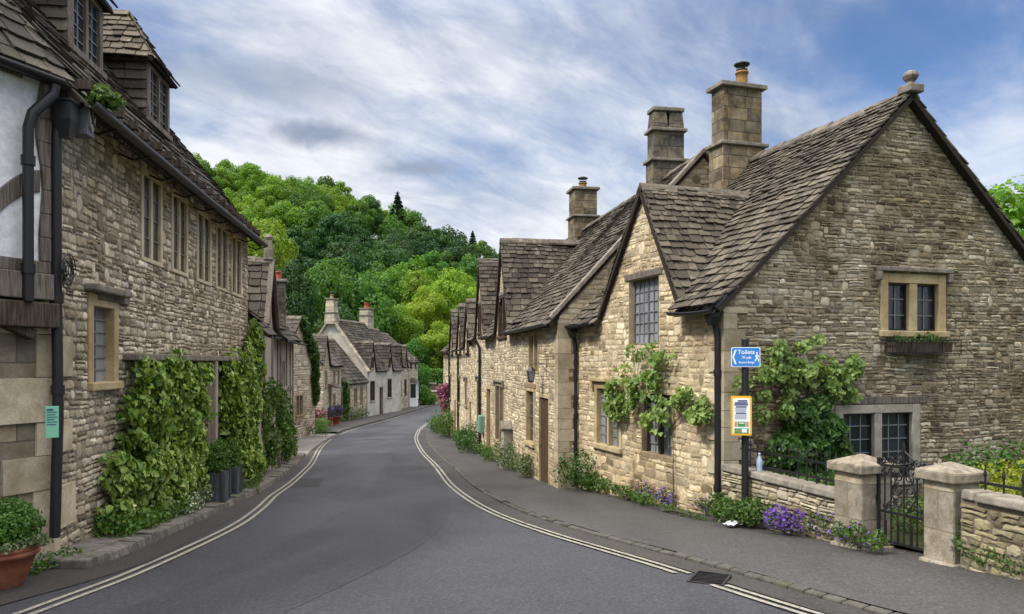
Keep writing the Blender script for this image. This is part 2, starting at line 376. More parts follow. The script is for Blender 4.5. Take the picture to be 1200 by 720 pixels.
M['chim'] = mat_stone('chimney_stone', (.13, .11, .08), (.30, .255, .18), scale=4.5, bump=.8, joints=(.42, .27), jcol=(.05, .045, .035), lichen=(.27, .19, .045), lichen_amt=.5, stain=(.42, .38, .33))
M['chim_dark'] = mat_stone('weathered_chimney_stone', (.06, .055, .048), (.20, .18, .15), scale=4.5, bump=.8, joints=(.5, .3), jcol=(.04, .036, .03), lichen=(.24, .19, .08), lichen_amt=.4, stain=(.5, .45, .42))
M['chim_pale'] = mat_stone('pale_chimney_stone', (.34, .31, .25), (.46, .42, .35), scale=4.5, bump=.4, joints=(.5, .3), lichen=(.2, .18, .14), lichen_amt=.4)
M['cap'] = mat_stone('capping_stone', (.13, .115, .09), (.25, .225, .185), scale=6, bump=.6, lichen=(.33, .31, .26), lichen_amt=.4)
M['dress'] = mat_stone('dressed_stone', (.36, .28, .155), (.46, .375, .225), scale=5, bump=.3, island=.1, stain=(.72, .66, .58))
M['dress_pale'] = mat_stone('pale_dressed_stone', (.46, .39, .26), (.58, .50, .35), scale=5, bump=.3, island=.1, stain=(.75, .70, .62))
M['dress_grey'] = mat_stone('grey_dressed_stone', (.27, .25, .21), (.38, .35, .29), scale=6, bump=.3, island=.1, stain=(.7, .66, .6))
M['dress_brown'] = mat_stone('brown_dressed_stone', (.20, .15, .09), (.30, .235, .15), scale=6, bump=.3, island=.1)
M['hood'] = mat_stone('hood_stone', (.12, .105, .085), (.24, .215, .18), scale=7, bump=.6)
M['quoin'] = mat_stone('quoin_stone', (.34, .285, .19), (.47, .41, .30), scale=4, bump=.45, island=.18, stain=(.62, .57, .5), lichen=(.2, .17, .13), lichen_amt=.3)
M['pillar'] = mat_stone('gate_pillar_stone', (.25, .22, .165), (.46, .42, .335), scale=5, bump=.9, joints=(2.0, .42), lichen=(.13, .11, .08), lichen_amt=.85, stain=(.55, .49, .34), jcol=(.22, .19, .14))
M['pcap'] = mat_stone('pillar_cap_stone', (.13, .11, .08), (.29, .255, .195), scale=9, bump=.9, lichen=(.30, .26, .17), lichen_amt=.4)
M['slate'] = mat_slate('stone_slates', (.036, .031, .024), (.112, .095, .071))
M['slate_near'] = mat_slate('brown_stone_slates', (.038, .033, .025), (.124, .106, .078), la=.42, lichen=(.33, .30, .24), ma=.45)
M['slate_left'] = mat_slate('dark_stone_slates', (.030, .027, .022), (.092, .079, .061), la=.25)
M['slate_far'] = mat_slate('far_stone_slates', (.048, .040, .034), (.105, .088, .072), la=.25)
M['deck'] = mat_plain('roof_boarding', (.035, .028, .022), .9, spec=.1)
M['lead'] = mat_plain('grey_lead', (.10, .105, .115), .6, var=.4, scale=4, spec=.3)
M['iron'] = mat_plain('black_iron', (.012, .012, .013), .45, var=.4, scale=20, bump=.2)
M['ironbar'] = mat_plain('lead_cames', (.16, .165, .17), .6, var=.3, spec=.3)
M['oak'] = mat_wood('weathered_oak', (.075, .060, .048), (.19, .165, .14))
M['oak_dark'] = mat_wood('dark_oak', (.030, .022, .017), (.085, .064, .048))
M['oak_brown'] = mat_wood('brown_oak', (.040, .024, .014), (.095, .060, .036))
M['oak_pale'] = mat_wood('pale_oak', (.20, .17, .13), (.34, .30, .24))
M['plaster'] = mat_stone('white_plaster', (.66, .67, .68), (.78, .79, .80), scale=1.5, bump=.12, stain=(.9, .9, .9))
M['glass'] = mat_glass('dark_glass')
M['glass_grey'] = mat_glass('grey_reflecting_glass', (.20, .215, .23), var=.5, rough=.15, spec=.8)
M['glass_brown'] = mat_glass('curtained_glass', (.028, .023, .018), var=.8, rough=.35, spec=.25)
M['terracotta'] = mat_plain('terracotta', (.23, .075, .038), .75, scale=5, c2=(.30, .12, .07), bump=.15, spec=.2)
M['pot_red'] = mat_plain('red_clay', (.33, .075, .04), .8, var=.3)
M['pot_buff'] = mat_plain('buff_clay', (.34, .22, .12), .85, var=.35)
M['pot_ochre'] = mat_plain('lichened_clay', (.30, .16, .05), .85, c2=(.16, .11, .05), scale=9)
M['ridge'] = mat_stone('ridge_stone', (.065, .056, .044), (.15, .132, .105), scale=6, bump=.6, island=.25, lichen=(.28, .26, .21), lichen_amt=.3)
M['soil'] = mat_plain('soil', (.045, .032, .022), .95, var=.5, scale=30, bump=.6, spec=.1)
M['yellow'] = mat_plain('yellow_enamel', (.72, .40, .02), .45, var=.12)
M['white'] = mat_plain('white_enamel', (.78, .79, .80), .4, var=.06)
M['blue'] = mat_plain('blue_enamel', (.035, .20, .56), .4, var=.08)
M['navy'] = mat_plain('navy_print', (.03, .05, .16), .6, var=.1)
M['green_print'] = mat_plain('green_print', (.05, .26, .12), .6, var=.1)
M['orange_print'] = mat_plain('orange_print', (.55, .22, .05), .6, var=.1)
M['notice'] = mat_plain('mint_paper', (.20, .50, .34), .6, var=.1)
M['meter'] = mat_plain('green_plastic', (.14, .27, .21), .5, var=.1)
M['bottle'] = mat_plain('bluish_plastic', (.35, .45, .58), .15, var=.2, spec=.7)
M['bag'] = mat_plain('white_paper', (.72, .72, .74), .7, var=.1)
M['bark'] = mat_wood('bark', (.045, .035, .026), (.11, .09, .068), axis=(6, 6, 1))
M['planter'] = mat_wood('grey_painted_boards', (.045, .050, .055), (.085, .092, .10))
M['ivy'] = mat_leaf('ivy_leaves', (.06, .125, .018), (.30, .43, .09), .28, .42, accent=(.48, .52, .22), acc_t=.84)
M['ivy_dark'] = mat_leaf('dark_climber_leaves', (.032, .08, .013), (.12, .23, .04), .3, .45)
M['vine'] = mat_leaf('vine_leaves', (.08, .155, .03), (.34, .46, .155), .4, .5)
M['vine_dark'] = mat_leaf('dark_ivy_leaves', (.018, .05, .010), (.07, .16, .025), .3, .45)  # dark green leaf colour for ivy and shrubs
M['box'] = mat_leaf('box_leaves', (.026, .075, .012), (.11, .24, .035), .25, .45)
M['weed'] = mat_leaf('weed_leaves', (.030, .065, .014), (.11, .20, .040), .35, .5)
M['weed_grey'] = mat_leaf('grey_green_leaves', (.055, .085, .035), (.17, .225, .11), .3, .55)
M['lime'] = mat_leaf('yellow_green_leaves', (.09, .14, .012), (.34, .36, .03), .4, .5)
M['hedge'] = mat_leaf('hedge_leaves', (.035, .10, .014), (.12, .26, .03), .3, .5)
M['purple'] = mat_leaf('purple_petals', (.085, .035, .25), (.22, .115, .46), .3, .6)
M['pink'] = mat_leaf('pink_petals', (.34, .05, .17), (.58, .22, .38), .3, .6)
M['whitefl'] = mat_leaf('white_petals', (.5, .5, .45), (.75, .75, .7), .3, .6)
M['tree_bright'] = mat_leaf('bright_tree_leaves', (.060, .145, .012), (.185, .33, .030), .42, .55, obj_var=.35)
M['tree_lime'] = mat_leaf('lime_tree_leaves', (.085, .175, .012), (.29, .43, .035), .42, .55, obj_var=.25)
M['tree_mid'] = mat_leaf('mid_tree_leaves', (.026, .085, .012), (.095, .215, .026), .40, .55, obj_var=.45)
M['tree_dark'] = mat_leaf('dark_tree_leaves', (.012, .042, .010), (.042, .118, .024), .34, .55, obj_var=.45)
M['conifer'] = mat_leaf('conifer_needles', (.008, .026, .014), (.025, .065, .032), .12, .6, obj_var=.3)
# ------------------------------------------------------------------ building helpers
class House:
    """local x along the street front (viewer facing the front: to the right), local y into the house, z = height relative to the eye"""
    def __init__(s, name, label, cat, o, d, z=None, group=None):
        s.o = Vector((o[0], o[1])); s.d = Vector(d).normalized(); s.n = Vector((-s.d.y, s.d.x))
        s.root = empty(name, label, cat, (o[0], o[1], G(o[1]) if z is None else z), math.atan2(s.d.y, s.d.x), group)
    def w(s, x, y): return s.o + s.d * x + s.n * y
class Plane:
    """vertical plane in a house: starts at local p0, runs along local d, outward is to the right of d"""
    def __init__(s, H, p0, d):
        s.H = H; s.p0 = Vector(p0); s.d = Vector(d).normalized(); s.out = Vector((s.d.y, -s.d.x))
    def P(s, a, out, z):
        q = s.p0 + s.d * a + s.out * out; return Vector((q.x, q.y, z))
    def hit(s, px):
        r = (px - HX) / F
        w = s.H.w(*s.p0); dw = s.H.d * s.d.x + s.H.n * s.d.y
        return (r * w.y - w.x) / (dw.x - r * dw.y)
    def Y(s, a):
        w = s.H.w(*s.p0); dw = s.H.d * s.d.x + s.H.n * s.d.y
        return w.y + a * dw.y
    def z(s, px, py): return -(py - HY) / F * s.Y(s.hit(px))
    def rect(s, xa, xb, yt, yb, ref=None):
        """photo measurements -> (s0, s1, z0, z1) on this wall; ref = column where the heights were read"""
        ref = (xa + xb) / 2 if ref is None else ref
        a, b = s.hit(xa), s.hit(xb)
        return (min(a, b), max(a, b), s.z(ref, yb), s.z(ref, yt))

def wall(mb, pl, tops, z0, holes=(), reveal=.16, mi=0, s_range=None):
    """a wall face with a piecewise linear top, real openings and reveals"""
    S = sorted(set([t[0] for t in tops] + [h[0] for h in holes] + [h[1] for h in holes]))
    xs = [t[0] for t in tops]; zs = [t[1] for t in tops]
    top = lambda a: float(np.interp(a, xs, zs))
    S = [a for a in S if xs[0] - 1e-6 <= a <= xs[-1] + 1e-6]
    for a, b in zip(S[:-1], S[1:]):
        if b - a < 1e-5: continue
        m = (a + b) / 2
        hs = sorted([h for h in holes if h[0] - 1e-6 <= m <= h[1] + 1e-6], key=lambda h: h[2])
        cur = z0
        for h in hs:
            mb.quad(pl.P(a, 0, cur), pl.P(b, 0, cur), pl.P(b, 0, h[2]), pl.P(a, 0, h[2]), mi); cur = h[3]
        mb.quad(pl.P(a, 0, cur), pl.P(b, 0, cur), pl.P(b, 0, top(b)), pl.P(a, 0, top(a)), mi)
    for a, b, c, d in holes:
        r = -reveal
        mb.quad(pl.P(a, 0, c), pl.P(a, 0, d), pl.P(a, r, d), pl.P(a, r, c), mi)
        mb.quad(pl.P(b, 0, d), pl.P(b, 0, c), pl.P(b, r, c), pl.P(b, r, d), mi)
        mb.quad(pl.P(a, 0, d), pl.P(b, 0, d), pl.P(b, r, d), pl.P(a, r, d), mi)
        mb.quad(pl.P(a, 0, c), pl.P(a, r, c), pl.P(b, r, c), pl.P(b, 0, c), mi)

def pbox(mb, pl, a, b, o0, o1, c, d, mi=0):
    """box on a wall plane: along a..b, outward o0..o1, height c..d"""
    mb.hexa([pl.P(a, o0, c), pl.P(b, o0, c), pl.P(b, o1, c), pl.P(a, o1, c), pl.P(a, o0, d), pl.P(b, o0, d), pl.P(b, o1, d), pl.P(a, o1, d)], mi)

def masonry(mb, pl, tops, z0, holes, rows, ws, out, gap=.012, mi=0, seed=1, merge=.16, split=.18, rough=.22, s0=None, s1=None, pt=None):
    """real rubble: rows of uneven height, some stones two rows tall, some split into slips; every stone a rough domed block"""
    rnd = random.Random(seed); xs = [t[0] for t in tops]; zs = [t[1] for t in tops]; S0 = xs[0] if s0 is None else s0; S1 = xs[-1] if s1 is None else s1
    P = pt or pl.P
    def warp(u, z): return z + .045 * mnoise.noise(Vector((u * .55 + seed, z * .8, seed))) + .020 * mnoise.noise(Vector((u * 2.1, z * 1.5, seed + 4)))
    def stone(a, b, c, d):
        if b - a < .035 or d - c < .022: return
        # keep clear of the openings
        for (ha, hb, hc, hd) in holes:
            if a < hb and b > ha and c < hd and d > hc:
                opt = [(a, min(b, ha), c, d), (max(a, hb), b, c, d), (a, b, c, min(d, hc)), (a, b, max(c, hd), d)]
                opt = [o for o in opt if o[1] - o[0] > .03 and o[3] - o[2] > .02]
                if not opt: return
                a, b, c, d = max(opt, key=lambda o: (o[1] - o[0]) * (o[3] - o[2]))
        g = gap / 2; w, h = b - a - gap, d - c - gap
        if w < .02 or h < .012: return
        j = rough * min(w, h); r = lambda: rnd.uniform(-j, j) * .5
        ch = rnd.uniform(.12, .38) * h; cw = min(rnd.uniform(.12, .4) * h, w * .35)
        a += g; b -= g; c += g; d -= g
        ring = [(a + cw, c + r() * .5), (a + w * .5 + r(), c + r() * .6), (b - cw, c + r() * .5), (b + r() * .3, c + ch), (b + r() * .3, d - ch), (b - cw, d + r() * .5), (a + w * .5 + r(), d + r() * .6), (a + cw, d + r() * .5), (a + r() * .3, d - ch), (a + r() * .3, c + ch)]
        m_ = (a + b) / 2
        for k in range(len(xs) - 1):   # under the roof line
            if xs[k] - .3 < m_ < xs[k + 1] + .3 and max(zs[k], zs[k + 1]) > -90:
                dx, dz_ = xs[k + 1] - xs[k], zs[k + 1] - zs[k]
                if not (xs[k] <= m_ <= xs[k + 1]) and not (dz_ > 0) == (zs[min(k + 2, len(zs) - 1)] < zs[k + 1]): continue
                ring = clip_poly(ring, (xs[k], zs[k] - .02), (dz_, -dx))
                if len(ring) < 3: return
        cx = sum(p[0] for p in ring) / len(ring); cz = sum(p[1] for p in ring) / len(ring)
        o = rnd.uniform(*out); tl = rnd.uniform(-.35, .35); tv = rnd.uniform(-.3, .3); n = len(ring); ins = min(.018, .22 * min(w, h)) * rnd.uniform(.7, 1.3)
        base = []; up = []
        for (x, z) in ring:
            L = math.hypot(x - cx, z - cz) or 1; f = max(0, 1 - ins / L); x2 = cx + (x - cx) * f; z2 = cz + (z - cz) * f
            base.append(P(x, -.004, warp(x, z))); up.append(P(x2, o * (.8 + tl * (x2 - cx) / max(w, .05) + tv * (z2 - cz) / max(h, .05)), warp(x2, z2)))
        ctr = P(cx + r() * .5, o * rnd.uniform(1.0, 1.3), warp(cx, cz))
        mb.add(base + up + [ctr], [(i, (i + 1) % n, n + (i + 1) % n, n + i) for i in range(n)] + [(n + i, n + (i + 1) % n, 2 * n) for i in range(n)], mi, False)
    z = z0; zmax = max(zs); blocked = []; h = rnd.uniform(*rows)
    while z < zmax:
        hn = rnd.uniform(*rows) * (1.25 if rnd.random() < .12 else 1)
        nb = []; u = S0
        free = []; cur = S0
        for (a, b) in sorted(blocked): free.append((cur, a)); cur = b
        free.append((cur, S1))
        for (fa, fb) in free:
            u = fa
            while u < fb - .03:
                w = rnd.uniform(*ws) * (.75 + .5 * h / rows[1]); 
                if fb - (u + w) < ws[0] * .8: w = fb - u
                if rnd.random() < merge and w < ws[1] * .75: stone(u, u + w, z, z + h + hn); nb.append((u, u + w))
                elif rnd.random() < split and h > rows[0] * 1.2: k = rnd.uniform(.35, .65); stone(u, u + w, z, z + h * k); stone(u + rnd.uniform(0, .02), u + w, z + h * k, z + h)
                else: stone(u, u + w, z, z + h)
                u += w
        blocked = nb; z += h; h = hn
MAS = {'front': ('front_mo', 'front_st', dict(rows=(.075, .15), ws=(.10, .34), out=(.004, .016), gap=.014, rough=.42)),
       'gable': ('gable_mo', 'gable_st', dict(rows=(.042, .092), ws=(.08, .29), out=(.006, .024), gap=.010, rough=.40)),
       'row': ('row_mo', 'row_st', dict(rows=(.07, .135), ws=(.11, .34), out=(.004, .016), gap=.012, rough=.34)),
       'leftwall': ('left_mo', 'left_st', dict(rows=(.055, .125), ws=(.08, .25), out=(.006, .026), gap=.015, rough=.45)),
       'gardenwall': ('garden_mo', 'garden_st', dict(rows=(.04, .085), ws=(.10, .34), out=(.012, .035), gap=.009, rough=.34, merge=.1))}

def make_window(H, pl, r, lights=2, frame='dress', fw=.11, mull=.09, proud=.02, depth=.17, pane=-.10, bars=(2, 5), glass='glass', bar='ironbar',
                sill=True, hood=None, hoodmat='hood', sash=None, label=None, head=None, parent=None, sillmat=None):
    a, b, c, d = r; e = .003
    parent = parent or H.root
    mb = MB(); hd = head or fw
    o0, o1 = proud - depth, proud
    pbox(mb, pl, a + e, a + fw, o0, o1, c + e, d - e); pbox(mb, pl, b - fw, b - e, o0, o1, c + e, d - e)
    pbox(mb, pl, a + fw + .001, b - fw - .001, o0, o1 - .002, d - hd, d - e)
    if not sill: pbox(mb, pl, a + fw + .001, b - fw - .001, o0, o1 - .002, c + e, c + fw * .7)
    zb, zt = c + (fw * .7 if not sill else .09), d - hd
    W = (b - a - 2 * fw - (lights - 1) * mull) / lights
    for i in range(1, lights):
        x = a + fw + i * W + (i - 1) * mull
        pbox(mb, pl, x, x + mull, o0, o1 - .01, zb + .001, zt - .001)
    win = mb.build('window', M[frame], parent, bevel=.012)
    if label: win['label'] = label
    for i in range(lights):
        x0 = a + fw + i * (W + mull); x1 = x0 + W
        g = MB(); y0, y1 = zb - .01, zt + .01
        nx, ny = bars; po = pane
        if sash:
            t = .035
            for q in ((x0, x0 + t, y0, y1), (x1 - t, x1, y0, y1), (x0 + t, x1 - t, y0, y0 + t + .01), (x0 + t, x1 - t, y1 - t - .01, y1)):
                pbox(g, pl, q[0], q[1], po - .02, po + .035, q[2], q[3], 2)
        for ix in range(nx):
            for iy in range(ny):
                u0, u1 = x0 + (x1 - x0) * ix / nx, x0 + (x1 - x0) * (ix + 1) / nx
                v0, v1 = y0 + (y1 - y0) * iy / ny, y0 + (y1 - y0) * (iy + 1) / ny
                j = [random.uniform(-.004, .004) for _ in range(3)]
                g.quad(pl.P(u0, po + j[0], v0), pl.P(u1, po + j[1], v0), pl.P(u1, po + j[1] + j[2], v1), pl.P(u0, po + j[0] + j[2], v1), 0)
        t = .009 if bar == 'ironbar' else .014
        for ix in range(1, nx):
            u = x0 + (x1 - x0) * ix / nx; pbox(g, pl, u - t, u + t, po + .004, po + .02, y0, y1, 1)
        for iy in range(1, ny):
            v = y0 + (y1 - y0) * iy / ny; pbox(g, pl, x0, x1, po + .005, po + .019, v - t, v + t, 1)
        g.build('pane', [M[glass], M[bar], M[sash] if sash else M['iron']], win, uv=False)
    if sill:
        sm = MB(); pbox(sm, pl, a - .03, b + .03, o0 + .01, proud + .06, c - .02, c + .085); sm.build('sill', M[sillmat or frame], win, bevel=.015)
    if hood == 'label':
        hm = MB(); pbox(hm, pl, a - .1, b + .1, -.02, .09, d + .02, d + .10)
        pbox(hm, pl, a - .1, a + .0, -.02, .085, d - .14, d + .018); pbox(hm, pl, b - .0, b + .1, -.02, .085, d - .14, d + .018)
        hm.build('hood_mould', M[hoodmat], win, bevel=.015)
    elif hood == 'slab':
        hm = MB(); pbox(hm, pl, a - .1, b + .14, -.02, .16, d + .01, d + .10); hm.build('hood_slab', M[hoodmat], win, bevel=.02)
    elif hood == 'lintel':
        hm = MB(); pbox(hm, pl, a - .16, b + .16, -.1, .025, d + .004, d + .13); hm.build('lintel', M[hoodmat], win, bevel=.012)
    return r

def make_door(H, pl, r, mat='oak_brown', frame='dress', fw=.07, rec=-.14, head=.1, label=None):
    a, b, c, d = r; e = .003; fr = MB()
    pbox(fr, pl, a + e, a + fw, rec - .03, .012, c, d - e); pbox(fr, pl, b - fw, b - e, rec - .03, .012, c, d - e); pbox(fr, pl, a + fw + .001, b - fw - .001, rec - .03, .010, d - head, d - e)
    D = MB(); n = 5; x0, x1 = a + fw, b - fw
    for i in range(n):
        u0 = x0 + (x1 - x0) * i / n; u1 = x0 + (x1 - x0) * (i + 1) / n - .006
        pbox(D, pl, u0, u1, rec - .03, rec + random.uniform(0, .008), c, d - head, 0)
    dr = D.build('door', M[mat], H.root)
    if label: dr['label'] = label
    fr.build('door_frame', M[frame], dr, bevel=.01)
    k = MB(); k.tube([pl.P(x0 + .1, rec + .01, c + 1.02), pl.P(x0 + .1, rec + .05, c + 1.02), pl.P(x0 + .1, rec + .05, c + .9)], .012, 6); k.build('handle', M['iron'], dr, uv=False)
    return r

def clip_poly(poly, p, n):
    out = []
    for i in range(len(poly)):
        a, b = poly[i], poly[(i + 1) % len(poly)]
        da = (a[0] - p[0]) * n[0] + (a[1] - p[1]) * n[1]; db = (b[0] - p[0]) * n[0] + (b[1] - p[1]) * n[1]
        if da >= 0: out.append(a)
        if (da >= 0) != (db >= 0):
            t = da / (da - db); out.append((a[0] + (b[0] - a[0]) * t, a[1] + (b[1] - a[1]) * t))
    return out
def area(p): return .5 * sum(p[i][0] * p[(i + 1) % len(p)][1] - p[(i + 1) % len(p)][0] * p[i][1] for i in range(len(p)))

def slates(mb, O, U, S, poly, e0=.27, e1=.16, w=(.20, .44), lift=.036, th=.022, sag=.05, seed=0, mi=0, deck=1, deck_t=.07):
    """courses of separate stone slates over a convex polygon (u,s) of the roof plane, courses diminishing up the slope"""
    O, U, S = Vector(O), Vector(U).normalized(), Vector(S).normalized(); N = U.cross(S)
    if N.z < 0: N = -N
    if area(poly) < 0: poly = poly[::-1]
    rnd = random.Random(seed)
    us = [p[0] for p in poly]; ss = [p[1] for p in poly]; u0, u1, s0, s1 = min(us), max(us), min(ss), max(ss)
    edges = []
    for i in range(len(poly)):
        a, b = poly[i], poly[(i + 1) % len(poly)]; edges.append((a, (-(b[1] - a[1]), b[0] - a[0])))
    def wob(u, s): return sag * mnoise.noise(Vector((u * .45 + seed, s * .5, seed * 1.7))) * 1.6
    if deck is not None:
        pts = [O + U * u + S * s - N * .012 for u, s in poly]
        mb.prism(pts, -N * deck_t, deck)
    s = s0 - .02
    while s < s1:
        e = e0 + (e1 - e0) * (s - s0) / max(.01, s1 - s0); e *= rnd.uniform(.92, 1.08)
        u = u0 - rnd.uniform(0, .3)
        while u < u1:
            ww = rnd.uniform(*w) * (.6 + .4 * (e / e0))
            sl = s + rnd.uniform(-.022, .012); top = s + e + .04
            sk = rnd.uniform(-.012, .012)
            rc = [(u + .008, sl + sk), (u + ww - .008, sl - sk), (u + ww - .008, top), (u + .008, top)]
            if rnd.random() < .5: rc = [(u + .010, sl + sk + .012), (u + .25 * ww, sl - .012), (u + .8 * ww, sl - .006), (u + ww - .010, sl - sk + .014), (u + ww - .008, top), (u + .008, top)]
            lf = lift * rnd.uniform(.75, 1.3); bs = rnd.uniform(-.008, .012)
            u += ww
            for p, n in edges:
                rc = clip_poly(rc, p, n)
                if len(rc) < 3: break
            if len(rc) < 3 or abs(area(rc)) < .003: continue
            vt = []; vb = []
            for (a, b) in rc:
                h = lf * (1 - (b - sl) / (top - sl)) + bs + wob(a, b) + .02
                q = O + U * a + S * b; vt.append(q + N * h); vb.append(q + N * (h - th - .006))
            n = len(rc)
            fs = [tuple(range(n))] + [(i, n + i, n + (i + 1) % n, (i + 1) % n) for i in range(n)]
            if (U.cross(S)).z < 0: fs = [f[::-1] for f in fs]
            mb.add(vt + vb, fs, mi)
        s += e

def ridge(H, a, b, mat, w=.17, drop=.14, parent=None, step=.42, seed=0, name='ridge'):
    """ridge stones: a row of little inverted V blocks"""
    mb = MB(); a, b = Vector(a), Vector(b); t = b - a; L = t.length; t.normalize(); x = Vector((-t.y, t.x, 0)).normalized(); up = x.cross(t); up = up if up.z > 0 else -up
    rnd = random.Random(seed); u = 0
    while u < L - .02:
        l = min(step * rnd.uniform(.8, 1.2), L - u); dz = rnd.uniform(-.012, .012); p = a + t * u + up * dz; q = a + t * (u + l - .008) + up * dz
        for sg in (1, -1):
            y = x * sg * w - up * drop
            mb.hexa([p - up * .03, q - up * .03, q + y - up * .03, p + y - up * .03, p + up * .035, q + up * .035, q + y + up * .02, p + y + up * .02] if sg > 0 else
                    [q - up * .03, p - up * .03, p + y - up * .03, q + y - up * .03, q + up * .035, p + up * .035, p + y + up * .02, q + y + up * .02])
        u += l
    return mb.build(name, M[mat], parent or H.root)

def chimney(H, x, y, w, d, z0, z1, mat='chim', bands=(), pots=(), capt=.1, over=.09, taper=0, label=None, parent=None, twin=False):
    mb = MB()
    def blk(zz0, zz1, ex, mi=0, tp=0):
        a, b = w / 2 + ex, d / 2 + ex; a2, b2 = a - tp, b - tp
        mb.hexa([(x - a, y - b, zz0), (x + a, y - b, zz0), (x + a, y + b, zz0), (x - a, y + b, zz0), (x - a2, y - b2, zz1), (x + a2, y - b2, zz1), (x + a2, y + b2, zz1), (x - a2, y + b2, zz1)], mi)
    zs = [z0] + [b[0] for b in bands] + [z1]
    cur = z0; ex = bands[0][2] if bands else 0
    for bz, bh, bex in bands:
        blk(cur, bz, bex); blk(bz, bz + bh, bex + over * .8, 1); cur = bz + bh
    if twin:
        blk(cur, cur + .04, .0)
        for sg in (-1, 1):
            cx = x; a = w / 2; cy = y + sg * d * .26; b = d * .24; t = .035
            for k, (h0, h1, e0, e1) in enumerate(((cur + .04, z1 - .1, .0, -t), (z1 - .1, z1, .045 - t, .045 - t))):
                mb.hexa([(cx - a - e0, cy - b - e0, h0), (cx + a + e0, cy - b - e0, h0), (cx + a + e0, cy + b + e0, h0), (cx - a - e0, cy + b + e0, h0),
                         (cx - a - e1, cy - b - e1, h1), (cx + a + e1, cy - b - e1, h1), (cx + a + e1, cy + b + e1, h1), (cx - a - e1, cy + b + e1, h1)], k)
    else:
        blk(cur, z1 - capt, 0, 0, taper); blk(z1 - capt, z1, over - taper, 1); 
    o = mb.build('chimney', [M[mat], M['cap']], parent or H.root, bevel=.015)
    if label: o['label'] = label
    for (px, py, r, h, m, cowl) in pots:
        p = MB(); p.lathe([(r * 1.0, 0), (r * .92, h * .5), (r * .9, h * .86), (r * 1.08, h * .88), (r * 1.08, h), (r * .8, h), (r * .8, h - .05), (0, h - .06)], (x + px, y + py, z1 - .005), 14)
        po = p.build('chimney_pot', M[m], o, uv=False)
        if cowl:
            k = MB(); zc = z1 + h
            for an in range(6):
                ca, sa = math.cos(an * 1.047), math.sin(an * 1.047); k.tube([(x + px + ca * r * .8, y + py + sa * r * .8, zc - .02), (x + px + ca * r * .8, y + py + sa * r * .8, zc + .16)], .008, 5)
            k.lathe([(r * 1.25, .15), (r * 1.3, .17), (r * .9, .21), (0, .235)], (x + px, y + py, zc), 14)
            k.lathe([(r * .86, 0), (r * .92, .015), (r * .86, .03)], (x + px, y + py, zc + .02), 14)
            k.build('cowl', M['iron'], o, uv=False)
    return o

def gutter(H, a, b, r=.06, parent=None, mat='iron', sag=.02):
    mb = MB(); a, b = Vector(a), Vector(b); n = 10; t = (b - a).normalized(); x = Vector((-t.y, t.x, 0)).normalized(); rows = []
    for i in range(n + 1):
        p = a.lerp(b, i / n) + Vector((0, 0, -sag * math.sin(math.pi * i / n)))
        rows.append([p + x * r * math.cos(k * math.pi / 6 + math.pi) + Vector((0, 0, r * math.sin(k * math.pi / 6 + math.pi))) for k in range(7)] + [p + x * (r - .012) * math.cos(math.pi * 2 - k * math.pi / 6) + Vector((0, 0, (r - .012) * math.sin(math.pi * 2 - k * math.pi / 6))) for k in range(7)])
    vs = [v for rw in rows for v in rw]; m = 14
    fs = [(i * m + k, i * m + (k + 1) % m, (i + 1) * m + (k + 1) % m, (i + 1) * m + k) for i in range(n) for k in range(m)]
    mb.add(vs, fs, 0, True); mb.add(rows[0], [tuple(range(m))]); mb.add(rows[-1], [tuple(range(m))[::-1]])
    return mb.build('gutter', M[mat], parent or H.root, uv=False)

def downpipe(H, pts, r=.045, hopper=None, parent=None, clips=True, mat='iron'):
    mb = MB(); mb.tube(pts, r, 10); P = [Vector(p) for p in pts]
    if clips:
        a, b = max(zip(P[:-1], P[1:]), key=lambda s: (s[1] - s[0]).length)
        n = max(1, int((b - a).length / 1.5))
        for i in range(n + 1):
            q = a.lerp(b, (i + .3) / (n + .6)); mb.tube([q + Vector((0, 0, .05)), q - Vector((0, 0, .05))], r * 1.28, 10)
    o = mb.build('downpipe', M[mat], parent or H.root, uv=False)
    if hopper:
        h = MB(); c, w, hh = Vector(hopper[0]), hopper[1], hopper[2]
        def fr(z0, z1, w0, w1): h.hexa([c + Vector((sx * w0, sy * w0 * .8, z0)) for sx, sy in ((-1, -1), (1, -1), (1, 1), (-1, 1))] + [c + Vector((sx * w1, sy * w1 * .8, z1)) for sx, sy in ((-1, -1), (1, -1), (1, 1), (-1, 1))])
        fr(0, hh * .5, r * 1.1, w); fr(hh * .5 + .001, hh, w, w); fr(hh + .001, hh + .03, w * 1.12, w * 1.12)
        h.build('hopper', M[mat], o, uv=False)
    return o

def quoins(mb, pa, pb, z0, z1, mi=1, hs=(.22, .36), la=.42, lb=.22, proud=.03, seed=0, a_end=True, b_end=False):
    """corner stones wrapping two wall planes: pa meets the corner at its end (s=pa_len) and pb starts there (s=0)"""
    rnd = random.Random(seed); z = z0; k = 0; pla, sa = pa; plb, sb = pb
    while z < z1 - .05:
        h = min(rnd.uniform(*hs), z1 - z); l1, l2 = (la, lb) if k % 2 else (lb, la); l1 *= rnd.uniform(.85, 1.15); l2 *= rnd.uniform(.85, 1.15)
        c0 = pla.P(sa, 0, z); oa = pla.out; ob = plb.out
        base = [pla.P(sa - l1, proud, z), pla.P(sa, proud, z) + Vector((ob.x, ob.y, 0)) * proud, plb.P(sb + l2, proud, z), plb.P(sb + l2, -.02, z), pla.P(sa, -.02, z) - Vector((ob.x, ob.y, 0)) * .02, pla.P(sa - l1, -.02, z)]
        mb.prism(base, (0, 0, h - .008), mi); z += h; k += 1

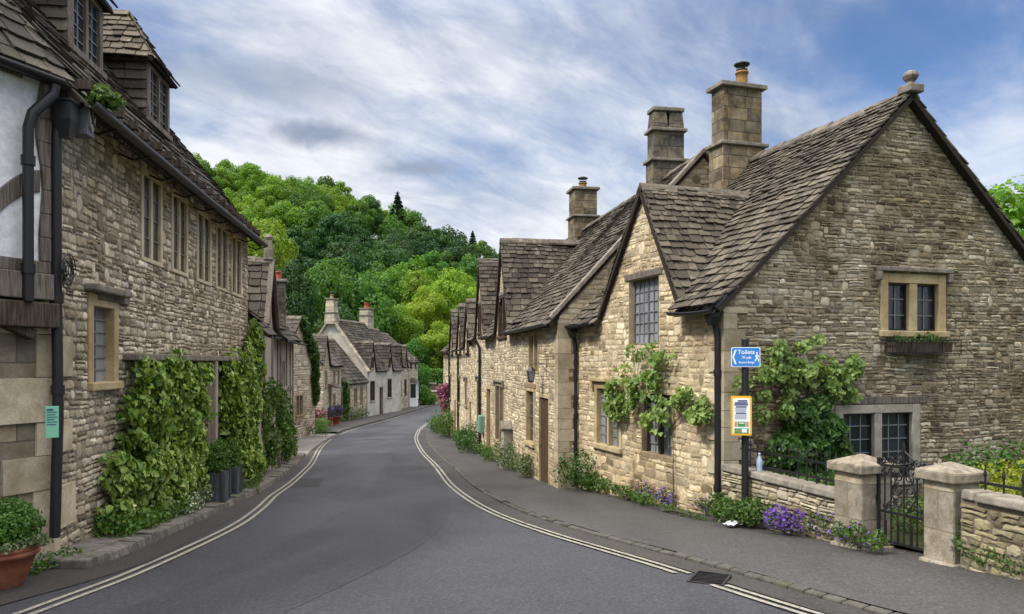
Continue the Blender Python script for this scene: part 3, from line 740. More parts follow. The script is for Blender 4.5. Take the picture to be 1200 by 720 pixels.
# ------------------------------------------------------------------ foliage
def leaf_mesh(name, pts, nrm, size, mat, parent=None, aspect=.8, jitter=.6, shape='heart', seed=1, droop=.25, origin=None, extra=None):
    """one small folded leaf (two faces sharing a midrib) at every point"""
    r = np.random.default_rng(seed); n = len(pts); pts = np.asarray(pts, float); nrm = np.asarray(nrm, float)
    nr = nrm + r.normal(0, jitter, (n, 3)); nr /= np.linalg.norm(nr, axis=1, keepdims=True) + 1e-9
    t = r.normal(0, 1, (n, 3)); t[:, 2] -= droop * 3; t -= nr * (t * nr).sum(1, keepdims=True); t /= np.linalg.norm(t, axis=1, keepdims=True) + 1e-9
    b = np.cross(nr, t); L = size * r.uniform(.65, 1.3, (n, 1)); W = L * aspect * r.uniform(.8, 1.15, (n, 1))
    f = nr * L * r.uniform(.05, .22, (n, 1))
    if shape == 'heart':
        V = np.stack([pts - t * L * .5, pts - t * L * .32 + b * W * .52 + f, pts + t * L * .1 + b * W * .40 + f, pts + t * L * .55 - f * .4, pts + t * L * .1 - b * W * .40 + f, pts - t * L * .32 - b * W * .52 + f], 1)
        q = np.array([[0, 3, 2, 1], [0, 5, 4, 3]]); k = 6
    else:
        V = np.stack([pts - t * L * .5, pts + b * W * .42 + f, pts + t * L * .5, pts - b * W * .42 + f], 1)
        q = np.array([[0, 2, 1, -1], [0, 3, 2, -1]]); k = 4
    V = V.reshape(-1, 3)
    base = (np.arange(n) * k)[:, None, None]
    me = bpy.data.meshes.new(name)
    dz = ZB.get(parent.name, 0.0) if parent else 0.0
    org = np.array(origin if origin is not None else (0, 0, dz)); V = V - org
    if shape == 'heart': idx = (q[None] + base).reshape(-1); tot = np.full(2 * n, 4)
    else: idx = (q[None, :, :3] + base).reshape(-1); tot = np.full(2 * n, 3)
    me.vertices.add(len(V)); me.vertices.foreach_set('co', V.ravel())
    me.loops.add(len(idx)); me.loops.foreach_set('vertex_index', idx.astype(np.int32))
    me.polygons.add(len(tot)); st = np.concatenate([[0], np.cumsum(tot)[:-1]])
    me.polygons.foreach_set('loop_start', st.astype(np.int32)); me.polygons.foreach_set('loop_total', tot.astype(np.int32))
    me.materials.append(M[mat]); me.update(calc_edges=True); me.validate()
    o = bpy.data.objects.new(name, me); link(o, parent)
    if origin is not None: o.location = origin
    return o

def blob_points(blobs, n, seed=1, fill=.35, flat=1.0):
    """points spread over the outer part of a cluster of lumps (x,y,z,r[,rz])"""
    r = np.random.default_rng(seed); B = np.array([(b[0], b[1], b[2], b[3], b[4] if len(b) > 4 else b[3]) for b in blobs], float)
    wts = B[:, 3] ** 2; wts /= wts.sum(); k = r.choice(len(B), n, p=wts)
    d = r.normal(0, 1, (n, 3)); d /= np.linalg.norm(d, axis=1, keepdims=True)
    rad = (1 - fill * r.random(n) ** 1.6) * r.uniform(.86, 1.12, n)
    sc3 = np.stack([B[k, 3], B[k, 3], B[k, 4]], 1)
    p = B[k, :3] + d * sc3 * rad[:, None]
    return p, d

def crown_blobs(rx, rz, nb, zc, seed, rb=(.28, .46), low=-.75):
    rnd = random.Random(seed); out = [(0, 0, zc, rx * .6, rz * .7)]
    for i in range(nb):
        while True:
            v = Vector((rnd.gauss(0, 1), rnd.gauss(0, 1), rnd.gauss(0, 1))).normalized()
            if v.z > low: break
        q = rnd.uniform(.62, .86); r_ = rx * rnd.uniform(*rb)
        out.append((v.x * rx * q, v.y * rx * q, zc + v.z * rz * q, r_, r_ * .8))
    return out

def trunk_mb(h, r, seed, limbs=5, zsplit=.35, spread=.5):
    rnd = random.Random(seed); mb = MB()
    pts = [Vector((rnd.uniform(-.04, .04) * h * k * .4, rnd.uniform(-.04, .04) * h * k * .4, h * k)) for k in (0, .15, .35, .6, .85)]
    mb.tube(pts, [r * 1.35, r, r * .8, r * .5, r * .15], 9)
    for i in range(limbs):
        a = i * 2.4 + rnd.uniform(-.4, .4); z = h * rnd.uniform(zsplit, .6); ln = h * spread * rnd.uniform(.6, 1)
        p = Vector((0, 0, z)); mb.tube([p, p + Vector((math.cos(a) * ln * .4, math.sin(a) * ln * .4, ln * .3)), p + Vector((math.cos(a) * ln * .8, math.sin(a) * ln * .8, ln * .75))], [r * .42, r * .28, r * .08], 6)
    return mb
# ------------------------------------------------------------------ the setting
def struct(o): return tag(o, kind='structure')
def catmull(P, per=10):
    P = [Vector(p) for p in P]; out = []
    for i in range(len(P) - 1):
        p0, p1, p2, p3 = P[max(i - 1, 0)], P[i], P[i + 1], P[min(i + 2, len(P) - 1)]
        for k in range(per):
            t = k / per; out.append(.5 * ((2 * p1) + (p2 - p0) * t + (2 * p0 - 5 * p1 + 4 * p2 - p3) * t * t + (3 * p1 - p0 - 3 * p2 + p3) * t ** 3))
    out.append(P[-1]); return out
def strip(name, A, B, dz, mat, n=6, crown=0.0, skirt=0.0):
    mb = MB(); m = len(A); vs = []
    for a, b in zip(A, B):
        for k in range(n + 1):
            q = a.lerp(b, k / n); vs.append((q.x, q.y, G(q.y) + dz + crown * 4 * (k / n) * (1 - k / n)))
    fs = [(i * (n + 1) + k, i * (n + 1) + k + 1, (i + 1) * (n + 1) + k + 1, (i + 1) * (n + 1) + k) for i in range(m - 1) for k in range(n)]
    mb.add(vs, fs, 0, True)
    return mb.build(name, mat, None)
RL = catmull([(-5.4, -6), (-5.1, 0), (-4.95, 4), (-4.75, 6.2), (-4.45, 8.3), (-4.75, 11), (-5.12, 13.75), (-5.75, 18), (-7.0, 25), (-8.6, 33), (-9.65, 40), (-10.3, 46), (-10.25, 50), (-9.8, 58), (-9.1, 67), (-7.7, 80), (-4.5, 92), (4, 104)])
RR = catmull([(6.5, -6), (5.2, 0), (3.9, 4), (2.85, 6.27), (2.04, 8.35), (.90, 11), (-.02, 13.9), (-.95, 18.5), (-2.0, 25), (-3.35, 32.5), (-4.5, 40), (-5.15, 46), (-5.4, 50), (-5.45, 57), (-4.8, 64), (-2.5, 74), (2.5, 82), (12, 90)])
WR = catmull([(10, -6), (8.2, 0), (6.5, 4), (5.7, 6.27), (5.0, 8.35), (4.1, 11), (3.2, 13.9), (1.5, 18.5), (.3, 25), (-1.0, 32.5), (-2.3, 40), (-3.2, 46), (-3.4, 50), (-3.0, 57), (-1.8, 64), (1, 74), (5, 82), (13, 87)])

# asphalt: speckled, worn paler in the wheel paths, with darker repairs
def mat_asphalt(name, c, patches=True):
    m, nt, b = newmat(name); q = NB(nt)
    obj = q.n('ShaderNodeTexCoord').outputs['Object']
    f, _ = q.noise(obj, 60, 4, .85); f2, _ = q.noise(obj, 16, 5, .75); big, _ = q.noise(q.vmath('MULTIPLY', obj, (.55, .16, 1)), 1.0, 5, .55, dist=.5)
    mid, _ = q.noise(obj, 1.3, 5, .65)
    col = q.mix(1, c, q.math('ADD', q.math('MULTIPLY_ADD', f, 2.6, -.55), q.math('MULTIPLY', f2, .5)), 'MULTIPLY')
    col = q.mix(1, col, q.math('MULTIPLY_ADD', q.ss(big, .36, .62), .34, .80), 'MULTIPLY')
    col = q.mix(1, col, q.math('MULTIPLY_ADD', mid, .5, .75), 'MULTIPLY')
    f3, _ = q.noise(obj, 28, 2, .6); col = q.mix(1, col, q.math('MULTIPLY_ADD', q.ss(f3, .35, .68), .55, .72), 'MULTIPLY')
    v3 = q.n('ShaderNodeTexVoronoi', feature='F1'); v3.inputs['Scale'].default_value = 22; q.l(obj, v3.inputs['Vector']); col = q.mix(q.math('MULTIPLY', q.math('SUBTRACT', 1, q.ss(v3.outputs['Distance'], .10, .22)), .55), col, [min(1, c_ * 3.2) for c_ in c])
    if patches:
        sx = q.n('ShaderNodeSeparateXYZ'); q.l(obj, sx.inputs[0])
        # hairline cracks and old trench seams
        w, _ = q.noise(obj, .8, 4, .6)
        cr = q.n('ShaderNodeTexVoronoi', voronoi_dimensions='2D', feature='DISTANCE_TO_EDGE'); q.l(q.vmath('ADD', q.vmath('MULTIPLY', obj, (.30, .16, 1)), q.mix(1, (0, 0, 0), (0, 0, 0))), cr.inputs['Vector']); cr.inputs['Scale'].default_value = 1
        crk = q.math('SUBTRACT', 1, q.ss(q.math('ADD', cr.outputs['Distance'], q.math('MULTIPLY_ADD', w, .05, -.025)), .0, .012))
        col = q.mix(q.math('MULTIPLY', crk, .0), col, (.02, .02, .02))
    q.l(col, b.inputs['Base Color']); b.inputs['Specular IOR Level'].default_value = .35
    q.l(q.math('MULTIPLY_ADD', big, -.25, .82), b.inputs['Roughness'])
    bp = q.n('ShaderNodeBump'); bp.inputs['Strength'].default_value = .55; bp.inputs['Distance'].default_value = .012
    q.l(q.math('ADD', f, f2), bp.inputs['Height']); q.l(bp.outputs[0], b.inputs['Normal'])
    return m
M['asphalt'] = mat_asphalt('asphalt', (.0325, .0342, .0405))
M['patch'] = mat_asphalt('asphalt_repair', (.0135, .0138, .0155), False)
M['pave'] = mat_asphalt('pavement_asphalt', (.048, .0455, .0435), False)
M['apron'] = mat_asphalt('pale_concrete', (.15, .143, .13), False)
M['gutterdirt'] = mat_asphalt('gutter_grit', (.034, .031, .028), False)
M['kerb'] = mat_stone('kerb_stone', (.050, .047, .041), (.095, .089, .078), scale=7, bump=.8, island=.12, lichen=(.07, .075, .04), lichen_amt=.5)
M['plinth'] = mat_stone('plinth_stone', (.075, .070, .060), (.165, .155, .135), scale=6, bump=.8, island=.25, lichen=(.055, .06, .03), lichen_amt=.6)
def mat_line(name):
    m, nt, b = newmat(name); q = NB(nt); obj = q.n('ShaderNodeTexCoord').outputs['Object']
    a, _ = q.noise(obj, 30, 5, .75); g, _ = q.noise(obj, 2.5, 3)
    col = q.mix(q.ss(q.math('ADD', a, q.math('MULTIPLY', g, .35)), .53, .66), (.07, .068, .062), (.25, .238, .19))
    q.l(col, b.inputs['Base Color']); b.inputs['Roughness'].default_value = .7
    return m
M['line'] = mat_line('worn_cream_paint')
def mat_ground(name, c1, c2):
    m, nt, b = newmat(name); q = NB(nt); obj = q.n('ShaderNodeTexCoord').outputs['Object']
    a, _ = q.noise(obj, 1.4, 6, .7); f, _ = q.noise(obj, 30, 4, .7)
    col = q.mix(1, q.mix(q.ss(a, .4, .6), c1, c2), q.math('MULTIPLY_ADD', f, 1., .5), 'MULTIPLY')
    q.l(col, b.inputs['Base Color']); b.inputs['Roughness'].default_value = .95; b.inputs['Specular IOR Level'].default_value = .1
    bp = q.n('ShaderNodeBump'); bp.inputs['Strength'].default_value = .8; bp.inputs['Distance'].default_value = .04; q.l(f, bp.inputs['Height']); q.l(bp.outputs[0], b.inputs['Normal'])
    return m
M['grass'] = mat_ground('meadow', (.030, .052, .012), (.060, .085, .020))
M['wood_floor'] = mat_ground('woodland_floor', (.012, .022, .007), (.025, .045, .012))
M['garden'] = mat_ground('garden_soil_and_grass', (.04, .065, .015), (.05, .045, .025))

xs = [-2500, -900, -400, -200] + list(np.arange(-120, 121, 3.0)) + [200, 400, 900, 2500]; ys = [-2500, -600, -150, -60] + list(np.arange(-30, 131, 2.0)) + [200, 400, 900, 3000]
mb = MB(); nx = len(xs)
mb.add([(x, y, G(y) - .05) for y in ys for x in xs], [(j * nx + i, j * nx + i + 1, (j + 1) * nx + i + 1, (j + 1) * nx + i) for j in range(len(ys) - 1) for i in range(nx - 1)], 0, True)
struct(mb.build('ground', M['grass'], uv=False))
struct(strip('road', RL, RR, 0, M['asphalt'], 10, .05))

def hill_z(x, y):
    Rg = np.interp(x, [-300, -94, -69, -38, -15, -8, 20, 60, 140], [54, 50, 46.5, 36, 24.5, 21, 12, 6, 1])
    t = np.clip((y - 92) / (232 - 92), 0, 1); t = t * t * (3 - 2 * t) * .55 + t * .45
    e = np.clip((y - 232) / 150, 0, 1)
    return -4.7 + (Rg + 4.7) * t * (1 - .25 * e)
hx = np.arange(-320, 161, 10.0); hy = np.arange(90, 391, 10.0); mb = MB(); n = len(hx)
mb.add([(x, y, float(hill_z(x, y)) - (.6 if y < 95 else 0)) for y in hy for x in hx], [(j * n + i, j * n + i + 1, (j + 1) * n + i + 1, (j + 1) * n + i) for j in range(len(hy) - 1) for i in range(n - 1)], 0, True)
struct(mb.build('wooded_hill', M['wood_floor'], uv=False))

# right pavement with its worn kerb
KI = 22
def offset(P, d):
    out = []
    for i, p in enumerate(P):
        t = (P[min(i + 1, len(P) - 1)] - P[max(i - 1, 0)]).normalized(); out.append(p + Vector((t.y, -t.x)) * d)
    return out
struct(strip('pavement', offset(RR, .095), WR, .062, M['pave'], 6))
def kerb(P, side, name, mat, h=.10, w=.125, step=.8, seed=3, jit=.012):
    mb = MB(); rnd = random.Random(seed); Q = offset(P, side * w); i = 0; acc = 0
    pts = []
    for k in range(len(P) - 1):
        a, b = P[k], P[k + 1]; c, d = Q[k], Q[k + 1]; L = (b - a).length; m = max(1, round(L / step * rnd.uniform(.7, 1.4)))
        for j in range(m):
            t0, t1 = j / m, (j + 1) / m - .012 / max(L / m, .05) * (1 / m)
            A, B, C, D = a.lerp(b, t0), a.lerp(b, t1), c.lerp(d, t0), c.lerp(d, t1); hz = h + rnd.uniform(-jit, jit); tt = rnd.uniform(-.02, .02)
            v = [(A.x, A.y, G(A.y) - .04), (B.x, B.y, G(B.y) - .04), (D.x, D.y, G(D.y) - .04), (C.x, C.y, G(C.y) - .04)]
            v += [(A.x + (C.x - A.x) * .12, A.y + (C.y - A.y) * .12, G(A.y) + hz - .012), (B.x + (D.x - B.x) * .12, B.y + (D.y - B.y) * .12, G(B.y) + hz - .012), (D.x, D.y, G(D.y) + hz + .004), (C.x, C.y, G(C.y) + hz + .004)]
            mb.hexa(v)
    return struct(mb.build(name, M[mat], bevel=.012))
kerb(RR, 1, 'kerb', 'kerb', h=.06, w=.10, step=1.5)
struct(strip('gutter_strip', offset(RR, -.34), offset(RR, .02), .019, M['gutterdirt'], 2))

# left: raised stone plinth in front of the long house, then the far pavement
def seg(P, y0, y1): return [p for p in P if y0 <= p.y <= y1]
PL = seg(RL, 8.2, 30.5)
PW = [Vector((p.x - (1.25 if p.y < 19 else 1.0) , p.y)) for p in PL]
struct(strip('plinth_paving', PW, offset(PL, -.24), .125, M['plinth'], 4))
kerb(PL, -1, 'plinth_kerb', 'plinth', h=.135, w=.26, step=.55, seed=9, jit=.02)
mb = MB()   # end face of the plinth
a, b = PL[0], PW[0]; mb.obox((b.x, b.y - .22, G(b.y) - .1), (a.x - b.x - .02, 0, 0), (0, .24, 0), (0, 0, .228)); struct(mb.build('plinth_end', M['plinth'], bevel=.02))
FL = seg(RL, 45.0, 103)
struct(strip('far_pavement', [Vector((p.x - 3.2, p.y)) for p in FL], offset(FL, -.12), .10, M['pave'], 4))
kerb(FL, -1, 'far_kerb', 'kerb', seed=5)
struct(strip('side_lane', [Vector((-24, p.y + 6)) for p in seg(RL, 29.5, 45)], offset(seg(RL, 29.5, 45), -.02), .012, M['apron'], 5))
struct(strip('left_gutter_strip', offset(seg(RL, 8.6, 45), .42), offset(seg(RL, 8.6, 45), -.01), .019, M['gutterdirt'], 2))
mb = MB()
mb.add([(p.x, p.y, G(p.y) - .012) for p in [Vector((-9, -6)), Vector((-4.9, -6)), Vector((-4.7, 9.3)), Vector((-9, 9.3))]], [(0, 1, 2, 3)])
struct(strip('verge', [Vector((-9, p.y)) for p in seg(RL, -6, 8.9)], offset(seg(RL, -6, 8.9), .42), .019, M['gutterdirt'], 3))

# double lines, worn cream yellow
def line(P, off, w, y0, y1, name='road_marking', gap=None):
    A = offset(P, off - w / 2); B = offset(P, off + w / 2); mb = MB()
    def at(a): 
        # height of the crowned road surface under a point
        i = min(range(len(RL)), key=lambda k: (RL[k].lerp(RR[k], .5) - a).length); L, Rr = RL[i], RR[i]
        t = max(0, min(1, (a - L).dot(Rr - L) / (Rr - L).length_squared)); return G(a.y) + .05 * 4 * t * (1 - t)
    for i in range(len(A) - 1):
        ym = (A[i].y + A[i + 1].y) / 2
        if ym < y0 or ym > y1 or (gap and gap[0] < ym < gap[1]): continue
        q = [A[i], A[i + 1], B[i + 1], B[i]]
        mb.quad(*[(p.x, p.y, at(p) + .010) for p in q])
    return struct(mb.build(name, M['line'], uv=False))
def dense(P, m=4): return [P[i].lerp(P[i + 1], k / m) for i in range(len(P) - 1) for k in range(m)] + [P[-1]]
RRd = dense(RR)
LR1 = RRd
line(LR1, -.42, .06, -6, 66, gap=(7.22, 7.80)); line(LR1, -.55, .06, -6, 66, gap=(7.22, 7.80))
LLc = dense(catmull([(-4.1, -6), (-4.0, 3), (-3.95, 6.2), (-3.93, 8.0), (-4.14, 11.1), (-4.55, 13.6), (-5.12, 16.3), (-5.75, 20), (-6.75, 25.5), (-8.15, 32), (-9.0, 36.5), (-9.55, 40)]))
line(LLc, 0, .06, -6, 41); line(LLc, .14, .06, -6, 41)
line(dense(RL), .30, .07, 44, 90)
# tar repair and drain grate
def on_road(poly, name, mat, dz=.010):
    mb = MB()
    def zz(p):
        i = min(range(len(RL)), key=lambda k: (RL[k].lerp(RR[k], .5) - p).length); L, Rr = RL[i], RR[i]; t = (p - L).dot(Rr - L) / (Rr - L).length_squared
        return G(p.y) + .05 * 4 * t * (1 - t) + dz
    P = [Vector(p) for p in poly]; n = 6
    vs = []
    for j in range(n + 1):
        for i in range(n + 1):
            p = P[0].lerp(P[1], i / n).lerp(P[3].lerp(P[2], i / n), j / n); vs.append((p.x, p.y, zz(p)))
    mb.add(vs, [(j * (n + 1) + i, j * (n + 1) + i + 1, (j + 1) * (n + 1) + i + 1, (j + 1) * (n + 1) + i) for j in range(n) for i in range(n)])
    return mb.build(name, M[mat], uv=False)
struct(on_road([(-5.62, 18.2), (-4.60, 18.2), (-5.02, 20.6), (-6.15, 20.6)], 'darker_road_patch', 'patch', .003))
def road_strip(A, B, name, mat, dz=.005):
    A, B = catmull(A, 14), catmull(B, 14); mb = MB(); n = 14; vs = []
    for a, b in zip(A, B):
        for k in range(n + 1):
            p = a.lerp(b, k / n); i = min(range(len(RL)), key=lambda k_: (RL[k_].lerp(RR[k_], .5) - p).length); L, Rr = RL[i], RR[i]; t = (p - L).dot(Rr - L) / (Rr - L).length_squared; vs.append((p.x, p.y, G(p.y) + .2 * t * (1 - t) + dz))
    mb.add(vs, [(i * (n + 1) + k, i * (n + 1) + k + 1, (i + 1) * (n + 1) + k + 1, (i + 1) * (n + 1) + k) for i in range(len(A) - 1) for k in range(n)], 0, True); return mb.build(name, M[mat], uv=False)
M['dark_lane'] = mat_asphalt('darker_asphalt_lane', (.0262, .0272, .031), True)
struct(road_strip([(-4.6, 30), (-3.9, 23), (-3.2, 17.5), (-2.9, 13), (-2.9, 9), (-3.3, 5)], [(-3.3, 30), (-2.35, 23), (-1.5, 17.5), (-1.05, 12.8), (-1.15, 9.2), (-2.0, 5.2)], 'darker_road_patch', 'dark_lane', .0025))  # slightly darker asphalt band along the left lane
g = empty('drain_grate', 'sunken black iron drain grate interrupting the double lines beside the kerb', 'drain grate', (1.93, 7.5, G(7.5) + .02), R(63))
mb = MB(); mb.box((0, 0, .0), (.42, .32, .02), mi=0)
mb.build('drain_black_plate', mat_plain('drain_dark', (.004, .004, .004), .9, spec=.05), None, uv=False).parent = g  # flat black plate, the darkness of the hollow put into its colour
mb = MB()
for sx in (-1, 1): mb.box((sx * .205, 0, .008), (.025, .34, .022))
for sy in (-1, 1): mb.box((0, sy * .16, .008), (.38, .025, .022))
mb.build('drain_frame', M['iron'], None, uv=False).parent = g
mb = MB()
for k in range(7): mb.box((-.15 + k * .05, 0, .008), (.013, .29, .016), Matrix.Rotation(R(18), 3, 'Z'))
mb.build('grating', M['iron'], None, uv=False).parent = g
# ------------------------------------------------------------------ right-hand houses
def cottage(H, L, D, ze, zr, wallmat, slatemat='slate', holes=(), gables=(), ends=(True, True), ov=.2, yr=None, verge=(.1, .1), z0=None, seed=1, eo=(.27, .16), w=(.2, .44),
            left_holes=(), right_holes=(), back=True, quoin=None, ridge_mat='ridge', front_tops=None):
    yr = yr or D / 2; z0 = H.root.location.z - 1.2 if z0 is None else z0
    sl = (zr - ze) / yr; slb = (zr - ze) / (D - yr)
    front = Plane(H, (0, 0), (1, 0)); right = Plane(H, (L, 0), (0, 1)); left = Plane(H, (0, D), (0, -1)); bk = Plane(H, (L, D), (-1, 0))
    mb = MB()
    T = [(0, ze)]
    for (xc, hl, hr, za) in sorted(gables): T += [(xc - hl, ze), (xc, za), (xc + hr, ze)]
    T += [(L, ze)]
    mas = MAS.get(wallmat)
    wall(mb, front, front_tops or T, z0, holes)
    if mas:
        gz = lambda x: G(H.w(x, 0).y)
        masonry(mb, front, front_tops or T, min(gz(0), gz(L)) - .15, holes, mi=2, seed=seed, **mas[2])
    if ends[1]: wall(mb, right, [(0, ze), (yr, zr), (D, ze)], z0, right_holes)
    if ends[1] and mas: masonry(mb, right, [(0, ze), (yr, zr), (D, ze)], gz(L) - .3, right_holes, mi=2, seed=seed + 1, **mas[2])
    if ends[0]: wall(mb, left, [(0, ze), (D - yr, zr), (D, ze)], z0, left_holes)
    if back: wall(mb, bk, [(0, ze), (L, ze)], z0)
    if quoin: quoin(mb, front, right, left)
    wl = mb.build('wall', [M[mas[0] if mas else wallmat], M['quoin']] + ([M[mas[1]]] if mas else []), H.root)
    rf = MB(); up = .07
    S = Vector((0, yr, zr - ze)); ln = S.length; ex = ov * S.length / yr
    O_ = (-verge[0], -ov, ze + up - sl * ov); v0 = verge[0]; gl_ = sorted(gables); top_ = ln + ex
    segs = [(None, *g[:1]) for g in ()]
    for k in range(len(gl_) + 1):
        a = gl_[k - 1] if k > 0 else None; b = gl_[k] if k < len(gl_) else None
        sa = (a[3] - ze) / sl * ln / yr + ex if a else 0; sb = (b[3] - ze) / sl * ln / yr + ex if b else 0
        xa = a[0] + a[2] + v0 if a else 0; xb = b[0] - b[1] + v0 if b else L + sum(verge)
        if xb - xa > .05: slates(rf, O_, (1, 0, 0), S, [(xa, 0), (xb, 0), (xb, ex), (xa, ex)], eo[0], eo[0], w, seed=seed + k)
        lo = min(xa, xb) if xb < xa else None
        P_ = [(xa, ex), (xb, ex)] if xb > xa else [((xa + xb) / 2, ex + .3)]
        if b: P_ += [(b[0] + v0, sb), (b[0] + v0, top_)]
        else: P_ += [(xb, top_)]
        if a: P_ += [(a[0] + v0, top_), (a[0] + v0, sa)]
        else: P_ += [(xa, top_)]
        slates(rf, O_, (1, 0, 0), S, P_, eo[0], eo[1], w, seed=seed + 20 + k)
    Sb = Vector((0, -(D - yr), zr - ze)); lb = Sb.length; exb = ov * lb / (D - yr)
    slates(rf, (-verge[0], D + ov, ze + up - slb * ov), (1, 0, 0), Sb, [(0, 0), (L + sum(verge), 0), (L + sum(verge), lb + exb), (0, lb + exb)], .4, .3, (.4, .8), seed=seed + 50)
    roof = rf.build('roof', [M[slatemat], M['deck']], H.root)
    ridge(H, (-verge[0], yr, zr + up + .06), (L + verge[1], yr, zr + up + .06), ridge_mat, parent=roof, seed=seed)
    for gi, (xc, hl, hr, za) in enumerate(gables):
        gm = MB(); yv = (za - ze) / sl; og = .1
        for hw, sg in ((hr, 1), (hl, -1)):
            S2 = Vector((-sg * hw, 0, za - ze)); l2 = S2.length; o2 = .12
            slates(gm, (xc + sg * hw, 0, ze + up), (0, 1, 0), S2, [(-og, -og * l2 / yv), (yv + .03, l2), (-og, l2)], eo[0], eo[1], w, seed=seed + 7 * gi + (3 if sg > 0 else 5))
            # lead valley
            a = Vector((xc + sg * hw, -.02, ze + up + .03)); b = Vector((xc, yv, za + up + .03)); gm.bar(a, b, .16, .012, up=(0, -sl, 1), mi=2)
        gr = gm.build('gable_roof', [M[slatemat], M['deck'], M['lead']], H.root)
        ridge(H, (xc, -og, za + up + .06), (xc, yv + .1, za + up + .06), ridge_mat, w=.14, parent=gr, seed=seed + gi)
    return front, right, left, wl, roof

# --- R1: the big cottage with the street gable and the gable end facing us
d1 = Vector((.31, -.951)).normalized(); corner = Vector((3.33, 12.05)); L1 = 5.95; o1 = corner - d1 * L1
R1 = House('stone_cottage', 'large stone cottage with ball finial on its tall gable end and vines on both walls', 'cottage', o1, d1)
fr = Plane(R1, (0, 0), (1, 0)); gb = Plane(R1, (L1, 0), (0, 1))
ZE, ZR, YR, D1 = .98, 4.5, 3.6, 7.25
xp, xr_, xl_ = fr.hit(755), fr.hit(800), fr.hit(706)
w_up = fr.rect(737, 772, 326, 404); w_ll = fr.rect(697, 729, 449, 527); w_lr = fr.rect(752, 787, 462, 538)
g_up = gb.rect(1031, 1108, 321, 394, 1070); g_lo = gb.rect(978, 1078, 474, 568, 1030)
ZG = 3.24
mk = lambda r: (r[0], r[1], r[2], r[3])
def q1(mb, front, right, left):
    quoins(mb, (front, L1), (right, 0), R1.root.location.z - .2, ZE - .1, seed=3)
front, right, left, wl, roof = cottage(R1, L1, D1, ZE, ZR, 'front', 'slate_near', holes=[w_up, w_ll, w_lr], gables=[(xp, xp - xl_, xr_ - xp, ZG)], ends=(True, False), yr=YR, verge=(.05, .16), quoin=q1, seed=11, ov=.22, eo=(.205, .12), w=(.14, .33))
# the gable end has darker, thinner coursed stone of its own
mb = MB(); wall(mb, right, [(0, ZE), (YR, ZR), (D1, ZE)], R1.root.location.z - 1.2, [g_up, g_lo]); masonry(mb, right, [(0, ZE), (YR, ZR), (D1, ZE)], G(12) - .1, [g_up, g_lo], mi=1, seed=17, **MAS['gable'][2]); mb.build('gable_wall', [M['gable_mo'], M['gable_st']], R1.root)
make_window(R1, fr, w_up, 2, frame='oak', fw=.05, mull=.05, proud=-.09, depth=.08, pane=-.13, bars=(3, 6), glass='glass_grey', sill=False, hood='lintel', hoodmat='oak', head=.05, label='recessed upper casement with many small leaded panes under a rough lintel')
make_window(R1, fr, w_ll, 2, frame='dress', fw=.13, mull=.09, bars=(2, 6), glass='glass_grey', hood='label', hoodmat='dress', label='two light window in new honey coloured stone')
make_window(R1, fr, w_lr, 2, frame='oak_dark', fw=.10, mull=.09, proud=-.05, pane=-.14, bars=(2, 6), glass='glass_grey', sillmat='dress_brown', label='dark timber framed window half hidden by vine leaves')
make_window(R1, gb, g_up, 2, frame='dress', fw=.17, mull=.17, head=.17, bars=(2, 3), sash='iron', hood='label', hoodmat='hood', label='small two light window with dark iron casements above a window box')
make_window(R1, gb, g_lo, 2, frame='dress_grey', fw=.17, mull=.16, head=.15, bars=(3, 5), sash='iron', hood='lintel', hoodmat='oak', label='wide two light window with grey stone frame behind the gate')
# verge trim on the near gable
mb = MB()
for (ya, za, yb, zb) in ((-.2, ZE - .16, YR, ZR - .02), (D1 + .2, ZE - .16, YR, ZR - .02)):
    mb.bar((L1 + .06, ya, za + .03), (L1 + .06, yb, zb + .03), .06, .045)
mb.build('verge_board', M['lead'], roof, bevel=.006)
mb = MB(); mb.box((L1 + .10, YR, ZR + .14), (.30, .30, .14)); mb.lathe([(.07, -.03), (.06, .04), (.10, .07), (.135, .13), (.11, .185), (.05, .22), (0, .23)], (L1 + .10, YR, ZR + .24), 10, sm=False)
mb.build('finial', M['hood'], roof, bevel=.02)
gutter(R1, (xr_ + .03, -.28, ZE - .12), (L1 + .1, -.28, ZE - .16), .065); gutter(R1, (0.02, -.28, ZE - .14), (xl_ - .05, -.28, ZE - .12), .065)
downpipe(R1, [(L1 - .08, -.24, ZE - .2), (L1 - .08, -.1, ZE - .42), (L1 - .08, -.07, ZE - .6), (L1 - .08, -.07, G(12) - .02)], .05, hopper=((L1 - .06, -.18, ZE - .40), .10, .26))
px_ = .62
downpipe(R1, [(.12, -.24, ZE - .2), (.12, -.1, ZE - .45), (.12, -.08, ZE - .6), (.12, -.08, G(17.4) + .1)], .05, hopper=((.16, -.18, ZE - .42), .12, .26))
chimney(R1, 1.45, 3.3, .48, 1.0, 3.2, 6.22, 'chim', bands=((4.82, .08, .04),), pots=((.0, .14, .14, .36, 'pot_ochre', True),), label='tall square chimney with a single cowled pot')

